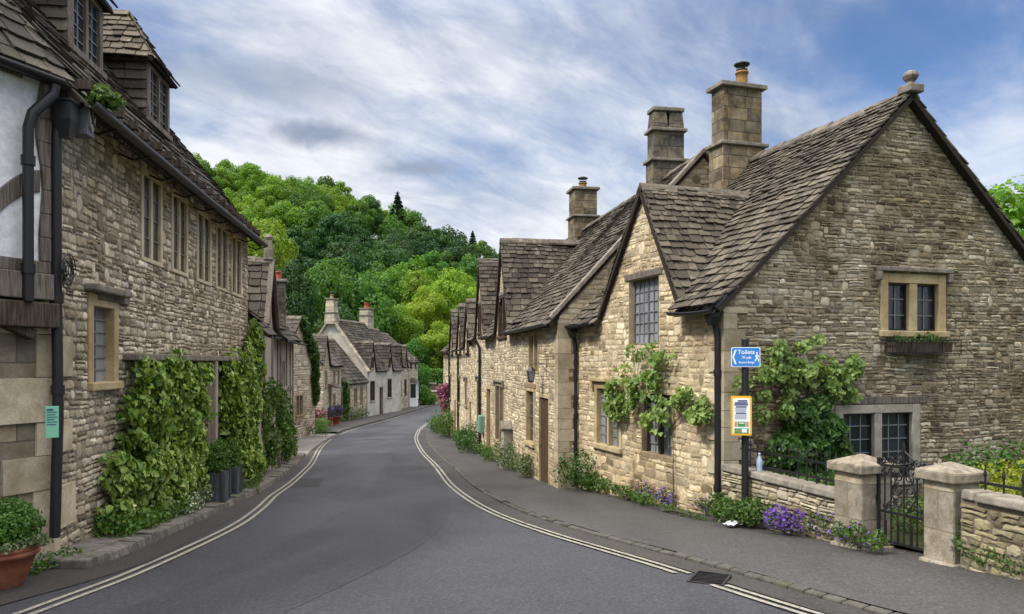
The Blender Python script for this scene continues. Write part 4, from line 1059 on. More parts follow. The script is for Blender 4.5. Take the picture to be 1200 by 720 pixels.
# --- R2 and R3: the row continues, standing forward of R1
dr = Vector((.176, -.984)).normalized(); c2 = Vector((1.07, 17.5)); L2 = 6.3
R2 = House('row_cottage', 'cottage with a brown plank door under a wall lantern, beside the big gabled one', 'cottage', c2 - dr * L2, dr)
fr2 = Plane(R2, (0, 0), (1, 0)); rt2 = Plane(R2, (L2, 0), (0, 1))
dz = fr2.z(638, 570)
door = fr2.rect(631.5, 643.5, 462, 572); door = (door[0], door[1], G(19) - .05, door[3])
w2 = fr2.rect(616.5, 626.5, 455, 522); w2u = fr2.rect(619.5, 631.5, 389, 438)
ZE2, ZR2, YR2 = 1.06, 4.85, 3.5
def q2(mb, front, right, left): quoins(mb, (front, L2), (right, 0), R2.root.location.z - .2, ZE2 - .1, seed=8, la=.40, lb=.26)
f2, r2, l2, wl2, roof2 = cottage(R2, L2, 7.0, ZE2, ZR2, 'row', 'slate_near', holes=[door, w2, w2u], ends=(False, True), yr=YR2, verge=(0, .0), quoin=q2, seed=23, ov=.24, eo=(.20, .12), w=(.14, .32))
make_door(R2, fr2, door, 'oak_brown', 'dress', fw=.05, rec=-.04, label='old brown plank door')
make_window(R2, fr2, w2, 1, frame='dress', fw=.09, bars=(2, 4), hood='lintel', hoodmat='dress_brown')
make_window(R2, fr2, w2u, 2, frame='dress', fw=.09, mull=.08, bars=(2, 4), sill=False)
mb = MB()  # stone coping on the near verge
mb.bar((L2 + .02, -.22, ZE2 - .06), (L2 + .02, YR2, ZR2 + .16), .2, .1); mb.bar((L2 + .02, 7.2, ZE2 - .06), (L2 + .02, YR2, ZR2 + .16), .2, .1)
mb.build('verge_coping', M['cap'], roof2, bevel=.02)
gutter(R2, (.05, -.3, ZE2 - .14), (L2 - .1, -.3, ZE2 - .16), .06)
chimney(R2, Plane(R2, (0, 3.5), (1, 0)).hit(780), 3.5, .46, .86, 3.9, 6.74, 'chim_dark', bands=((5.30, .08, .03), (6.10, .08, .0)), twin=True, label='double flue chimney of dark weathered stone')
# buttress like stone box with a pitched cap
hx_ = fr2.hit(599.5)
HB = empty('stone_buttress', 'narrow pale stone buttress with a pitched cap leaning on the row cottage wall', 'buttress', (*R2.w(hx_, -.18), G(R2.w(hx_, -.18).y)), R2.root.rotation_euler.z)
mb = MB(); zb_ = G(R2.w(hx_, 0).y); ZB[HB.name] = 0
mb.hexa([(-.26, -.16, -.1), (.26, -.16, -.1), (.26, .17, -.1), (-.26, .17, -.1), (-.22, -.10, 1.25), (.22, -.10, 1.25), (.22, .17, 1.25), (-.22, .17, 1.25)]); mb.build('shaft', M['dress_grey'], HB, bevel=.02)
mb = MB(); mb.prism([(-.29, -.17, 1.252), (.29, -.17, 1.252), (.29, -.17, 1.30), (0, -.17, 1.52), (-.29, -.17, 1.30)], (0, .33, 0)); mb.build('cap', M['cap'], HB, bevel=.015)
# lantern on its bracket
lx = fr2.hit(637)
LN = empty('wall_lantern', 'black glazed lantern hanging from an iron bracket beside the plank door', 'lantern', (*R2.w(lx, -.32), fr2.z(637, 449)), R2.root.rotation_euler.z); ZB[LN.name] = 0; LN.scale = (.75, .75, .75)
mb = MB(); mb.tube([(.55, .42, .62), (.1, .2, .66), (0, 0, .62)], .014, 6); mb.tube([(.55, .42, .9), (.55, .42, .2)], .016, 6); mb.tube([(0, 0, .63), (0, 0, .52)], .010, 6); mb.tube([(.55, .42, .40), (.25, .24, .64)], .010, 6); mb.build('bracket', M['iron'], LN, uv=False)
mb = MB(); mb.lathe([(.03, .55), (.07, .50), (.18, .40), (.185, .385), (.15, .385)], (0, 0, 0), 4, sm=False)
for sx in (-1, 1):
    for sy in (-1, 1): mb.bar((sx * .07, sy * .07, .05), (sx * .115, sy * .115, .39), .018)
mb.lathe([(.0, .02), (.09, .03), (.105, .05), (.10, .07)], (0, 0, 0), 4, sm=False); mb.build('lantern_cage', M['iron'], LN, uv=False)
mb = MB(); mb.hexa([(-.065, -.065, .06), (.065, -.065, .06), (.065, .065, .06), (-.065, .065, .06), (-.105, -.105, .38), (.105, -.105, .38), (.105, .105, .38), (-.105, .105, .38)]); mb.build('lantern_glass', M['glass_grey'], LN, uv=False)

L3 = 9.9
R3 = House('row_cottage', 'long cottage in the right hand row with two steep dormers and a meter box', 'cottage', c2 - dr * (L2 + L3), dr)
f3 = Plane(R3, (0, 0), (1, 0))
xg1 = f3.hit(589.3); xg2 = f3.hit(563.3)
w3a = f3.rect(580.5, 590.5, 449, 520); d3 = f3.rect(570, 575.2, 453, 545); d3 = (d3[0], d3[1], G(29) - .3, d3[3]); w3b = f3.rect(559, 563.3, 443, 497)
w3u = f3.rect(584.2, 594.2, 346, 397); w3v = f3.rect(560.2, 564.6, 356, 392)
cottage(R3, L3, 7.0, ZE2, ZR2, 'row', 'slate', holes=[w3a, d3, w3b, w3u, w3v], gables=[(xg1, 1.32, 1.32, 3.92), (xg2, 1.3, 1.3, 3.98)], ends=(True, False), yr=3.5, verge=(.1, 0), seed=41, ov=.22, eo=(.24, .15), w=(.2, .42))
make_window(R3, f3, w3a, 2, frame='dress_brown', fw=.12, mull=.1, bars=(2, 5), hood='label'); make_window(R3, f3, w3b, 2, frame='dress_brown', fw=.12, bars=(2, 5), hood='label')
make_window(R3, f3, w3u, 2, frame='oak_brown', fw=.10, mull=.09, bars=(2, 5), hood='lintel', hoodmat='hood'); make_window(R3, f3, w3v, 2, frame='oak_brown', fw=.10, mull=.09, bars=(2, 4), hood='lintel')
make_door(R3, f3, d3, 'oak_dark', 'dress')
chimney(R3, Plane(R3, (0, 3.5), (1, 0)).hit(683), 3.5, .85, .85, 4.0, 6.45, 'chim', bands=((5.35, .07, .03),), pots=((0, 0, .15, .24, 'pot_ochre', True),), label='plain chimney with a short cowled pot')
gutter(R3, (xg1 + 1.4, -.28, ZE2 - .14), (L3, -.28, ZE2 - .15)); gutter(R3, (xg2 + 1.4, -.28, ZE2 - .14), (xg1 - 1.4, -.28, ZE2 - .14))
mx = f3.hit(564); downpipe(R3, [(mx + .1, -.25, ZE2 - .16), (mx + .1, -.08, ZE2 - .5), (mx + .1, -.08, G(30) - .2)], .055)
mm = f3.hit(567)
MBX = empty('meter_box', 'pale green meter box on the wall of the long row cottage', 'meter box', (*R3.w(mm, -.1), f3.z(567, 508)), R3.root.rotation_euler.z); ZB[MBX.name] = 0
mb = MB(); mb.box((0, 0, .36), (.5, .2, .66)); mb.build('case', M['meter'], MBX, bevel=.03); mb = MB(); mb.box((0, -.108, .36), (.40, .014, .52)); mb.build('door', M['meter'], MBX, bevel=.01)

L4 = 13.6; ZE4, ZR4 = .72, 3.4
R4 = House('row_cottage', 'farthest right hand cottage with three small close set stone dormers and a hanging basket', 'cottage', c2 - dr * (L2 + L3 + L4), dr)
f4 = Plane(R4, (0, 0), (1, 0)); hs = []; gs = []
for px, za in ((548.6, 2.72), (539.6, 2.74), (530.4, 2.72)):
    x = f4.hit(px); gs.append((x, 1.25, 1.25, za)); hs.append((x - .5, x + .5, .35, 1.55))
wl_ = [(f4.hit(551.5), 'd'), (f4.hit(546.3), 'w'), (f4.hit(538.5), 'w'), (f4.hit(533.5), 'd'), (f4.hit(528), 'w')]
for x, k in wl_: hs.append((x - .45, x + .45, -2.05, -.75) if k == 'w' else (x - .42, x + .42, G(R4.w(x, 0).y) - .05, G(R4.w(x, 0).y) + 2.15))
cottage(R4, L4, 6.2, ZE4, ZR4, 'row', 'slate', holes=hs, gables=gs, ends=(True, True), verge=(.1, .12), seed=61, ov=.2, eo=(.34, .22), w=(.3, .6))
for h, k in zip(hs, ['u'] * 3 + [w[1] for w in wl_]):
    if k == 'd': make_door(R4, f4, h, 'oak_dark', 'dress')
    else: make_window(R4, f4, h, 2, frame='dress_brown' if k == 'w' else 'oak_brown', fw=.1, bars=(2, 3), hood='lintel' if k == 'u' else 'label')
for a in (4.4, 9.0): downpipe(R4, [(a, -.2, ZE4 - .12), (a, -.08, ZE4 - .4), (a, -.08, G(40) - .2)], .05)
gutter(R4, (.1, -.26, ZE4 - .12), (L4, -.26, ZE4 - .12))

# ------------------------------------------------------------------ left-hand houses
dl = Vector((-.133, 1)).normalized(); cl = Vector((-5.115, 8.5)); LB = 10.45
B = House('long_house', 'long grey rubble house with five tall stone mullioned windows and hipped dormers', 'house', cl, dl)
fb = Plane(B, (0, 0), (1, 0)); ZEB, SLB, DB = 3.27, 1.27, 6.4; ZRB = ZEB + SLB * DB / 2
wins = [fb.rect(xa, xb, yt, yb, xa) for xa, xb, yt, yb in ((164, 189, 190, 303), (199.5, 219, 217.5, 320), (229.5, 246.5, 242, 330), (252, 266.5, 259, 338), (270, 282.5, 272.5, 345.5))]
zt = sum(w[3] for w in wins) / 5; zb2 = sum(w[2] for w in wins) / 5; wins = [(a, b, zb2, zt) for a, b, _, _ in wins]
wlow = fb.rect(101.5, 137, 342, 457, 101.5)
lz = .12; u1 = (fb.hit(162), fb.hit(182), -1.1, lz - .12); u2 = (fb.hit(203), fb.hit(217), -1.1, lz - .12)
def qB(mb, front, right, left): pass
cf, cr, clf, wb, roofB = cottage(B, LB, DB, ZEB, ZRB, 'leftwall', 'slate_left', holes=wins + [wlow, u1, u2], ends=(False, True), verge=(-.0, .12), seed=71, ov=.34, eo=(.26, .17), w=(.2, .42), back=True)
for i, w in enumerate(wins): make_window(B, fb, w, 2, frame='dress_pale', fw=.10, mull=.085, proud=.03, bars=(1, 4), glass='glass_brown', sill=False, pane=-.022)
make_window(B, fb, wlow, 1, frame='dress', fw=.16, head=.16, bars=(2, 6), glass='glass_grey', hood='slab', proud=.03, sill=True, label='tall single light leaded window under a projecting stone slab')
for u in (u1, u2): make_window(B, fb, u, 2, frame='oak_pale', fw=.08, bars=(1, 3), sill=False)
mb = MB(); pbox(mb, fb, fb.hit(112), fb.hit(118) + .9, -.05, .05, .80, .93); mb.build('old_lintel', M['oak'], B.root, bevel=.015)
mb = MB(); a, b_ = fb.hit(143), fb.hit(287); n = 6
for i in range(n):
    s0, s1 = a + (b_ - a) * i / n, a + (b_ - a) * (i + 1) / n - .01; pbox(mb, fb, s0, s1, -.03, .24 + random.uniform(-.01, .01), lz - .09, lz + random.uniform(.0, .015))
mb.build('stone_ledge', M['hood'], B.root, bevel=.015)
mb = MB(); x = fb.hit(240.5); pbox(mb, fb, x - .08, x + .10, .06, .22, G(15) - .1, lz - .092); mb.build('post', M['oak_pale'], B.root, bevel=.01)
mb = MB()   # wooden eaves gutter on brackets
gutter(B, (.0, -.42, ZEB - .36), (LB + .05, -.42, ZEB - .36), .075)
for i in range(9):
    mb = MB(); x = .8 + i * 1.2; mb.tube([(x, -.02, ZEB - .42), (x, -.2, ZEB - .50), (x, -.42, ZEB - .44)], .016, 6)
    mb.build('gutter_bracket', M['iron'], B.root, uv=False)
for i in range(21):
    mb = MB(); x = .25 + i * .5; mb.box((x, -.17, ZEB - .10), (.09, .34, .11)); mb.build('rafter_end', M['oak_dark'], B.root)

def hipped_dormer(H, x0, x1, yf, zs, zeave, zridge, label, seed):
    xc = (x0 + x1) / 2; hw = (x1 - x0) / 2; pl = Plane(H, (0, yf), (1, 0))
    yb = (zeave - ZEB) / SLB + .1
    w = MB(); t = .09
    for a, b in ((x0 - .03, x0 + t), (x1 - t, x1 + .03), (xc - .045, xc + .045)): pbox(w, pl, a, b, -.06, .04, zs - .002, zeave - .096)
    pbox(w, pl, x0 - .03, x1 + .03, -.06, .035, zeave - .098, zeave); pbox(w, pl, x0 - .06, x1 + .06, -.1, .09, zs - .10, zs)
    do = w.build('dormer', M['oak'], H.root, bevel=.008); do['label'] = label
    # cheeks, hung with stone slates
    for x, sg in ((x0, -1), (x1, 1)):
        mb = MB(); mb.prism([(x, yf, zs - .15), (x, yb, zeave), (x, yf, zeave)], (-sg * .08, 0, 0), 1)
        n = 6
        for i in range(n):
            za = zs + (zeave - zs) * i / n; zc = zs + (zeave - zs) * (i + 1) / n + .03; ye = (za + .08 - ZEB) / SLB; y = yf
            while y < ye - .05:
                l = min(random.uniform(.2, .42), ye - y + .1)
                mb.hexa([(x, y, za), (x + sg * .055, y, za), (x + sg * .055, y + l - .01, za), (x, y + l - .01, za), (x, y, zc), (x + sg * .015, y, zc), (x + sg * .015, y + l - .01, zc), (x, y + l - .01, zc)], 0); y += l
        mb.build('dormer_cheek', [M['slate_left'], M['deck']], do, uv=False)
    g = MB()
    for (a, b) in ((x0 + t, xc - .045), (xc + .045, x1 - t)):
        for i in range(2):
            for j in range(5):
                ua, ub = a + (b - a) * i / 2, a + (b - a) * (i + 1) / 2; va, vb = zs + (zeave - .1 - zs) * j / 5, zs + (zeave - .1 - zs) * (j + 1) / 5; e = random.uniform(-.006, .006)
                g.quad(pl.P(ua, -.02 + e, va), pl.P(ub, -.02 - e, va), pl.P(ub, -.02, vb), pl.P(ua, -.02, vb), 0)
        pbox(g, pl, (a + b) / 2 - .008, (a + b) / 2 + .008, -.016, .0, zs, zeave - .1, 1)
        for j in range(1, 5): v = zs + (zeave - .1 - zs) * j / 5; pbox(g, pl, a, b, -.015, -.001, v - .008, v + .008, 1)
    g.build('pane', [M['glass'], M['ironbar']], do, uv=False)
    r = MB(); o = .16; yo = yf - o; ze = zeave - .02; hh = zridge - ze; run = hw + o; hp = .72
    yv0 = (ze - ZEB) / SLB + .1; yv1 = (zridge - ZEB) / SLB + .1; ls = math.hypot(run, hh); lf = math.hypot(hp, hh)
    for sg in (-1, 1):
        slates(r, (xc + sg * run, yo, ze), (0, 1, 0), (-sg * run, 0, hh), [(0, 0), (yv0 - yo, 0), (yv1 - yo, ls), (hp, ls)], .2, .14, (.18, .36), seed=seed + sg, deck_t=.05)
    slates(r, (xc - run, yo, ze), (1, 0, 0), (0, hp, hh), [(0, 0), (2 * run, 0), (run, lf)], .2, .14, (.18, .36), seed=seed + 9, deck_t=.05)
    rr = r.build('dormer_roof', [M['slate_near'], M['deck']], do, uv=False)
    ridge(H, (xc, yo + hp - .05, zridge + .06), (xc, yv1 + .1, zridge + .06), 'ridge', w=.12, drop=.12, parent=do, seed=seed)
dp = Plane(B, (0, .9), (1, 0))
hipped_dormer(B, dp.hit(80), dp.hit(117), .9, 4.56, 5.62, 6.75, 'nearer hipped dormer', 5)
hipped_dormer(B, dp.hit(172.5), dp.hit(196), .9, 4.56, 5.62, 6.72, 'farther hipped dormer', 15)
# rainwater hopper and long pipe
fbo = Plane(B, (0, -.11), (1, 0)); xh = fbo.hit(66)
dpB = downpipe(B, [(xh, -.16, ZEB - .4), (xh, -.11, ZEB - .78), (xh, -.11, 1.0), (xh + .02, -.12, -.6), (xh - .04, -.11, G(9) + .35)], .055, mat='iron', hopper=((xh + .03, -.2, ZEB - .80), .115, .38))
mb = MB()
for k in range(9):   # tangle of spare cable tied round the pipe
    a0 = random.uniform(0, 6.28); c = Vector((xh + random.uniform(-.03, .06), -.19, 1.0 + random.uniform(-.10, .08))); rr = random.uniform(.08, .16)
    mb.tube([c + Vector((math.cos(a0 + t * .55) * rr * (1 + .1 * math.sin(3 * t)), -.01 - .02 * k * .3, math.sin(a0 + t * .55) * rr)) for t in range(12)], .006, 5)
mb.build('cable_loop', M['iron'], dpB, uv=False)
# lead cistern box beside the hopper with its raised shield
mb = MB(); bx = xh + .30; mb.box((bx, -.25, ZEB - .52), (.19, .20, .36)); lb = mb.build('lead_box', M['lead'], B.root, bevel=.01)
mb = MB(); c = Vector((bx, -.352, ZEB - .51)); sh = [(-.085, .14), (.085, .14), (.085, 0), (.055, -.09), (0, -.14), (-.055, -.09), (-.085, 0)]
mb.prism([c + Vector((a, 0, b)) for a, b in sh][::-1], (0, -.018, 0)); mb.build('shield', M['dress_grey'], lb)
mb = MB(); mb.bar(c + Vector((-.07, -.022, .08)), c + Vector((.05, -.022, -.08)), .022, .014); mb.bar(c + Vector((.06, -.022, .08)), c + Vector((-.03, -.022, -.05)), .018, .014); mb.tube([c + Vector((.04 * math.cos(t), -.022, .03 + .04 * math.sin(t))) for t in np.linspace(0, 5.4, 12)], .008, 5); mb.build('emblem', M['iron'], lb, uv=False)
# green notice on the pipe
zc = fb.z(62, 491)
NT = empty('paper_notice', 'mint green paper notice fixed to the long downpipe', 'notice', (*B.w(Plane(B, (0, -.2), (1, 0)).hit(61), -.20), zc), B.root.rotation_euler.z + R(-56)); ZB[NT.name] = 0
mb = MB(); mb.box((0, 0, 0), (.125, .012, .335)); mb.build('sheet', M['notice'], NT, bevel=.002)
mb = MB()
for i, (w_, h_) in enumerate(((.06, .016), (.095, .006), (.08, .006), (.10, .006), (.07, .006), (.095, .006), (.085, .006))): mb.box((-.05 + w_ / 2, -.009, .13 - i * .026), (w_, .003, h_))
mb.build('print', M['navy'], NT, uv=False)

# A: timber framed house at the very left, set at an angle
da = Vector((.345, .94)).normalized(); LA = 5.2; oA = cl - da * LA
A = House('timber_house', 'timber framed house with white plaster panels over big ashlar blocks', 'house', oA, da, z=G(6.0))
fa = Plane(A, (0, 0), (1, 0)); ZEA = 3.27; zj = fa.z(25, 338)
slA = 1.27; DA = 6.4; ZRA = ZEA + slA * DA / 2
mb = MB(); wall(mb, fa, [(0, zj + .3), (LA, zj + .3)], G(3) - 1.5); wall(mb, Plane(A, (LA, 0), (0, 1)), [(0, zj), (.3, zj)], G(8) - 1); 
wall(mb, Plane(A, (0, DA), (0, -1)), [(0, ZEA), (DA / 2, ZRA), (DA, ZEA)], G(3) - 1.5); mb.build('ashlar_wall', M['ashlar_big'], A.root)
jp = .10
mb = MB(); pa = Plane(A, (0, -jp), (1, 0)); wall(mb, pa, [(0, ZEA - .10), (LA - .05, ZEA - .10)], zj + .05); mb.quad(pa.P(0, 0, zj + .05), pa.P(LA - .05, 0, zj + .05), pa.P(LA - .05, -.3, zj + .05), pa.P(0, -.3, zj + .05))
mb.quad(pa.P(LA - .05, 0, zj + .05), pa.P(LA - .05, -jp - .1, zj + .05), pa.P(LA - .05, -jp - .1, ZEA - .1), pa.P(LA - .05, 0, ZEA - .1)); mb.build('plaster_wall', M['plaster'], A.root)
t = MB(); 
pbox(t, pa, 0, LA - .10, -.05, .10, zj - .12, zj + .16)                                              # jetty bressummer
pbox(t, pa, 0, LA - .06, -.05, .03, zj + .165, zj + .30)
xc_ = LA - .13; pts = []
prev = None
for k in range(9):                                                                              # crooked corner post
    z = zj + .3 + (ZEA - .12 - zj - .3) * k / 8; w_ = .085 + .03 * math.sin(k * 1.3); cx = xc_ + .03 * math.sin(k * .9)
    if prev: t.hexa([pa.P(prev[0] - prev[1], -.03, prev[2]), pa.P(prev[0] + prev[1], -.03, prev[2]), pa.P(prev[0] + prev[1], .035, prev[2]), pa.P(prev[0] - prev[1], .035, prev[2]), pa.P(cx - w_, -.03, z), pa.P(cx + w_, -.03, z), pa.P(cx + w_, .035, z), pa.P(cx - w_, .035, z)])
    prev = (cx, w_, z)
bz0, bz1 = fa.z(2, 262), fa.z(40, 214); b0, b1 = fa.hit(-6), fa.hit(43)
prev = None
for k in range(9):                                                                              # curved brace
    u = k / 8; xx = b0 - .5 + (b1 - b0 + .45) * u; zz = bz0 - .5 + (bz1 - bz0 + .5) * (1 - (1 - u) ** 1.7); w_ = .12
    if prev: t.hexa([pa.P(prev[0], -.03, prev[1] - w_), pa.P(xx, -.03, zz - w_), pa.P(xx, .025, zz - w_), pa.P(prev[0], .025, prev[1] - w_), pa.P(prev[0], -.03, prev[1] + w_), pa.P(xx, -.03, zz + w_), pa.P(xx, .025, zz + w_), pa.P(prev[0], .025, prev[1] + w_)])
    prev = (xx, zz)
for x in (.4, 2.1, 3.6): pbox(t, pa, x - .1, x + .1, -.03, .022, zj + .3, ZEA - .12)
pbox(t, pa, 0, LA - .4, -.03, .02, ZEA - .28, ZEA - .08)
t.build('timber_frame', M['oak'], A.root, bevel=.012)
t = MB(); pbox(t, fa, LA - 1.7, LA - .05, -.02, .22, zj - .42, zj - .15); t.bar(fa.P(LA - 1.2, .05, zj - .1), fa.P(LA - .3, .12, zj - .5), .12); t.build('jetty_bracket', M['oak_dark'], A.root, bevel=.015)
rf = MB(); ov = .22; S = Vector((0, DA / 2, ZRA - ZEA)); ln = S.length; ex = ov * ln / (DA / 2); k_ = ov + DA / 2
slates(rf, (0, -ov, ZEA + .07 - slA * ov), (1, 0, 0), S, [(-.1, 0), (LA + .09, 0), (LA - .244 * DA / 2, ln + ex), (-.1, ln + ex)], .26, .17, (.2, .42), seed=91)
S = Vector((0, -DA / 2, ZRA - ZEA)); slates(rf, (0, DA + ov, ZEA + .07 - slA * ov), (1, 0, 0), S, [(-.1, 0), (LA + .1, 0), (LA + .1, ln + ex), (-.1, ln + ex)], .4, .3, (.4, .8), seed=92)
rf.build('roof', [M['slate_left'], M['deck']], A.root)
gutter(A, (-.1, -.30, ZEA - .24), (LA - .10, -.29, ZEA - .22), .07)
g1 = fa.hit(46); g2 = fa.hit(29)
fao = Plane(A, (0, -.22), (1, 0)); xd = fao.hit(33)
downpipe(A, [(LA - .18, -.30, ZEA - .30), (LA - .19, -.29, ZEA - .40), (xd + .03, -.24, ZEA - .66), (xd, -.22, ZEA - .82), (xd, -.22, zj - .15)], .055)
mb = MB(); dab = Vector((da.dot(B.d), da.dot(B.n))); faB = Plane(B, -dab * LA, dab); quoins(mb, (faB, LA), (fb, 0), G(8.5) - .4, zj - .3, mi=0, hs=(.34, .5), la=.55, lb=.2, seed=4); pbox(mb, fb, -.0, .17, -.05, .012, zj - .3, ZEB - .1); mb.build('corner_stone', M['quoin'], A.root if False else B.root)
# far left houses, going down the street
def spans(H, pl, lst): return lst
dc = Vector((-.177, .984)).normalized(); oc = Vector((-6.55, 19.6)); LC = 9.2
C = House('framed_cottage', 'half timbered cottage with roughcast panels and a steep gabled dormer topped by a stone finial', 'cottage', oc, dc)
fc = Plane(C, (0, 0), (1, 0)); ZEC, ZRC = .98, 3.5; xg = fc.hit(314)
hC = [(xg - .45, xg + .45, 1.0, 2.05), (5.6, 6.6, -.9, .1)]
cottage(C, LC, 5.0, ZEC, ZRC, 'roughcast', 'slate_left', holes=hC, gables=[(xg, 1.15, 1.15, 2.85)], verge=(.1, .12), seed=101, ov=.34, eo=(.30, .2), w=(.25, .5))
make_window(C, fc, hC[0], 2, frame='oak_pale', fw=.09, bars=(1, 3), sill=False, proud=.04); make_window(C, fc, hC[1], 2, frame='oak_pale', fw=.08, bars=(1, 3))
t = MB()
for x in (.08, 1.5, 3.2, 4.5, 5.2, 7.0, 8.2, LC - .08):
    w_ = random.uniform(.07, .1); pbox(t, fc, x - w_, x + w_, -.03, .03, G(22) - .2, ZEC - .05)
pbox(t, fc, 0, LC, -.03, .04, ZEC - .16, ZEC); pbox(t, fc, 0, LC, -.03, .028, -1.0, -.85)
for sg in (-1, 1): t.bar(fc.P(xg + sg * 1.2, .12, ZEC + .05), fc.P(xg, .12, 2.95), .14, .08)
t.build('timber_frame', M['oak'], C.root, bevel=.01)
gutter(C, (-.1, -.46, ZEC - .3), (xg - 1.3, -.46, ZEC - .3)); gutter(C, (xg + 1.3, -.46, ZEC - .3), (LC + .1, -.46, ZEC - .3))
mb = MB(); mb.box((xg, -.02, 3.05), (.26, .24, .26)); mb.hexa([(xg - .13, -.14, 3.18), (xg + .13, -.14, 3.18), (xg + .13, .1, 3.18), (xg - .13, .1, 3.18), (xg - .09, -.1, 3.5), (xg + .09, -.1, 3.5), (xg + .09, .06, 3.5), (xg - .09, .06, 3.5)]); mb.lathe([(.1, 3.5), (.13, 3.57), (.07, 3.66), (0, 3.68)], (xg, -.02, 0), 8, sm=False)
mb.build('finial', M['cap'], C.root, bevel=.015)
chimney(C, LC - .28, .48, .42, .48, .7, 3.05, 'chim_dark', pots=((0, 0, .11, .3, 'pot_red', False),), label='narrow chimney with a red pot')

# house set back behind the framed cottage: only its roof and broad chimney show
oK = Vector((-10.25, 31.6)); K = House('back_cottage', 'set back cottage showing a roof and a broad chimney with two buff pots', 'cottage', oK, Vector((-.13, .99)))
cottage(K, 6.0, 5.0, .1, 2.7, 'farwall', 'slate_far', holes=[(1.0, 1.9, -1.4, -.5)], seed=111, eo=(.34, .24), w=(.3, .6))
make_window(K, Plane(K, (0, 0), (1, 0)), (1.0, 1.9, -1.4, -.5), 2, frame='dress_brown', fw=.1, bars=(2, 3))
chimney(K, 5.75, .45, .6, .8, .2, 3.2, 'chim_pale', bands=((2.45, .07, .04),), pots=((0, -.2, .13, .38, 'pot_buff', False), (0, .2, .13, .42, 'pot_buff', False)), label='broad chimney with two buff pots')

# D: gable towards the street, ivy on its edge
oD = Vector((-11.15, 43.6)); D_ = House('gabled_cottage', 'small cottage with its gable to the street and ivy climbing the gable edge', 'cottage', oD, Vector((-1, .12)))
hD = [(1.1, 2.0, -2.6, -1.5)]
cottage(D_, 5.2, 4.6, -.05, 2.35, 'farwall', 'slate_far', holes=hD, right_holes=[], left_holes=[(1.8, 2.8, -2.9, -1.7)], verge=(.12, .1), seed=121, eo=(.34, .24), w=(.3, .6), ov=.25)
make_window(D_, Plane(D_, (0, 0), (1, 0)), hD[0], 2, frame='dress_brown', fw=.1, bars=(2, 3)); make_window(D_, Plane(D_, (0, 4.6), (0, -1)), (1.8, 2.8, -2.9, -1.7), 2, frame='dress_brown', fw=.1, bars=(2, 3))

# E: flowers along the front
oE = Vector((-11.95, 48.6)); E_ = House('flower_cottage', 'low cottage with flower tubs and a door canopy along its front', 'cottage', oE, Vector((-.06, 1)))
fe = Plane(E_, (0, 0), (1, 0)); hE = [(.6, 1.4, -1.6, -.5), (2.0, 2.9, G(51) - .1, -1.9), (3.6, 4.6, -3.3, -2.1), (3.7, 4.5, -1.5, -.5), (5.4, 6.2, -1.5, -.5)]
cottage(E_, 7.0, 5.0, -.15, 2.2, 'farwall', 'slate_far', holes=hE, gables=[(1.1, 1.2, 1.2, 1.7)], verge=(.12, .05), seed=131, eo=(.34, .24), w=(.3, .6))
for i, h in enumerate(hE):
    if i == 1: make_door(E_, fe, h, 'oak_brown', 'dress')
    else: make_window(E_, fe, h, 2, frame='dress_brown', fw=.1, bars=(2, 3))
mb = MB(); mb.hexa([(1.7, -.7, -1.72), (3.2, -.7, -1.72), (3.2, 0, -1.55), (1.7, 0, -1.55), (1.7, -.7, -1.66), (3.2, -.7, -1.66), (3.2, 0, -1.40), (1.7, 0, -1.40)]); mb.build('door_canopy', M['slate_far'], E_.root)

# F: low dark roof
oF = Vector((-12.3, 55.8)); F_ = House('low_cottage', 'low cottage under a steep dark roof beside the pale rendered house', 'cottage', oF, Vector((.12, 1)))
ff = Plane(F_, (0, 0), (1, 0)); hF = [(1.0, 1.7, -3.2, -1.9), (2.5, 3.3, -3.2, -1.9), (4.0, 4.7, -3.2, -1.9)]
cottage(F_, 5.6, 5.4, -1.45, 1.75, 'farwall', 'slate_left', holes=hF, verge=(.1, 0), seed=141, eo=(.34, .24), w=(.3, .6))
for h in hF: make_window(F_, ff, h, 2, frame='dress_brown', fw=.1, bars=(2, 3))

# G: pale rendered house with coped gable
oG = Vector((-11.6, 61.6)); Gh = House('rendered_house', 'pale rendered house with coped gable, two pointed dormers and brown windows', 'house', oG, Vector((.20, 1)))
fg = Plane(Gh, (0, 0), (1, 0)); LG = 8.0; hG = []; 
gx = [fg.hit(436.5), fg.hit(456.5)]
hG = [(gx[0] - .3, gx[0] + .3, -.55, .45), (gx[1] - .3, gx[1] + .3, -.55, .45), (gx[0] - .5, gx[0] + .5, -3.2, -1.5), (gx[1] - .5, gx[1] + .5, -3.1, -1.4), (fg.hit(446.8) - .45, fg.hit(446.8) + .45, G(66) - .1, -2.0)]
cottage(Gh, LG, 6.2, -.55, 3.45, 'render', 'slate_left', holes=hG, gables=[(gx[0], .66, .66, 1.6), (gx[1], .66, .66, 1.55)], verge=(-.1, .05), seed=151, eo=(.34, .24), w=(.3, .6))
for i, h in enumerate(hG):
    if i == 4: make_door(Gh, fg, h, 'oak_brown', 'oak_pale')
    else: make_window(Gh, fg, h, 2, frame='oak_brown', fw=.1, bars=(2, 3), sill=True, sillmat='dress_grey')
mb = MB()
for (ya, yb) in ((-.15, 3.1), (6.35, 3.1)): mb.bar((.0, ya, -.75), (.0, yb, 3.62), .42, .16)
mb.build('gable_coping', M['chim_pale'], Gh.root, bevel=.02)
chimney(Gh, .1, 3.1, .85, .75, 3.1, 5.2, 'chim_pale', bands=((4.0, .06, .05),), pots=((0, 0, .14, .32, 'pot_buff', True),), taper=.05, label='tapering chimney on the near gable')
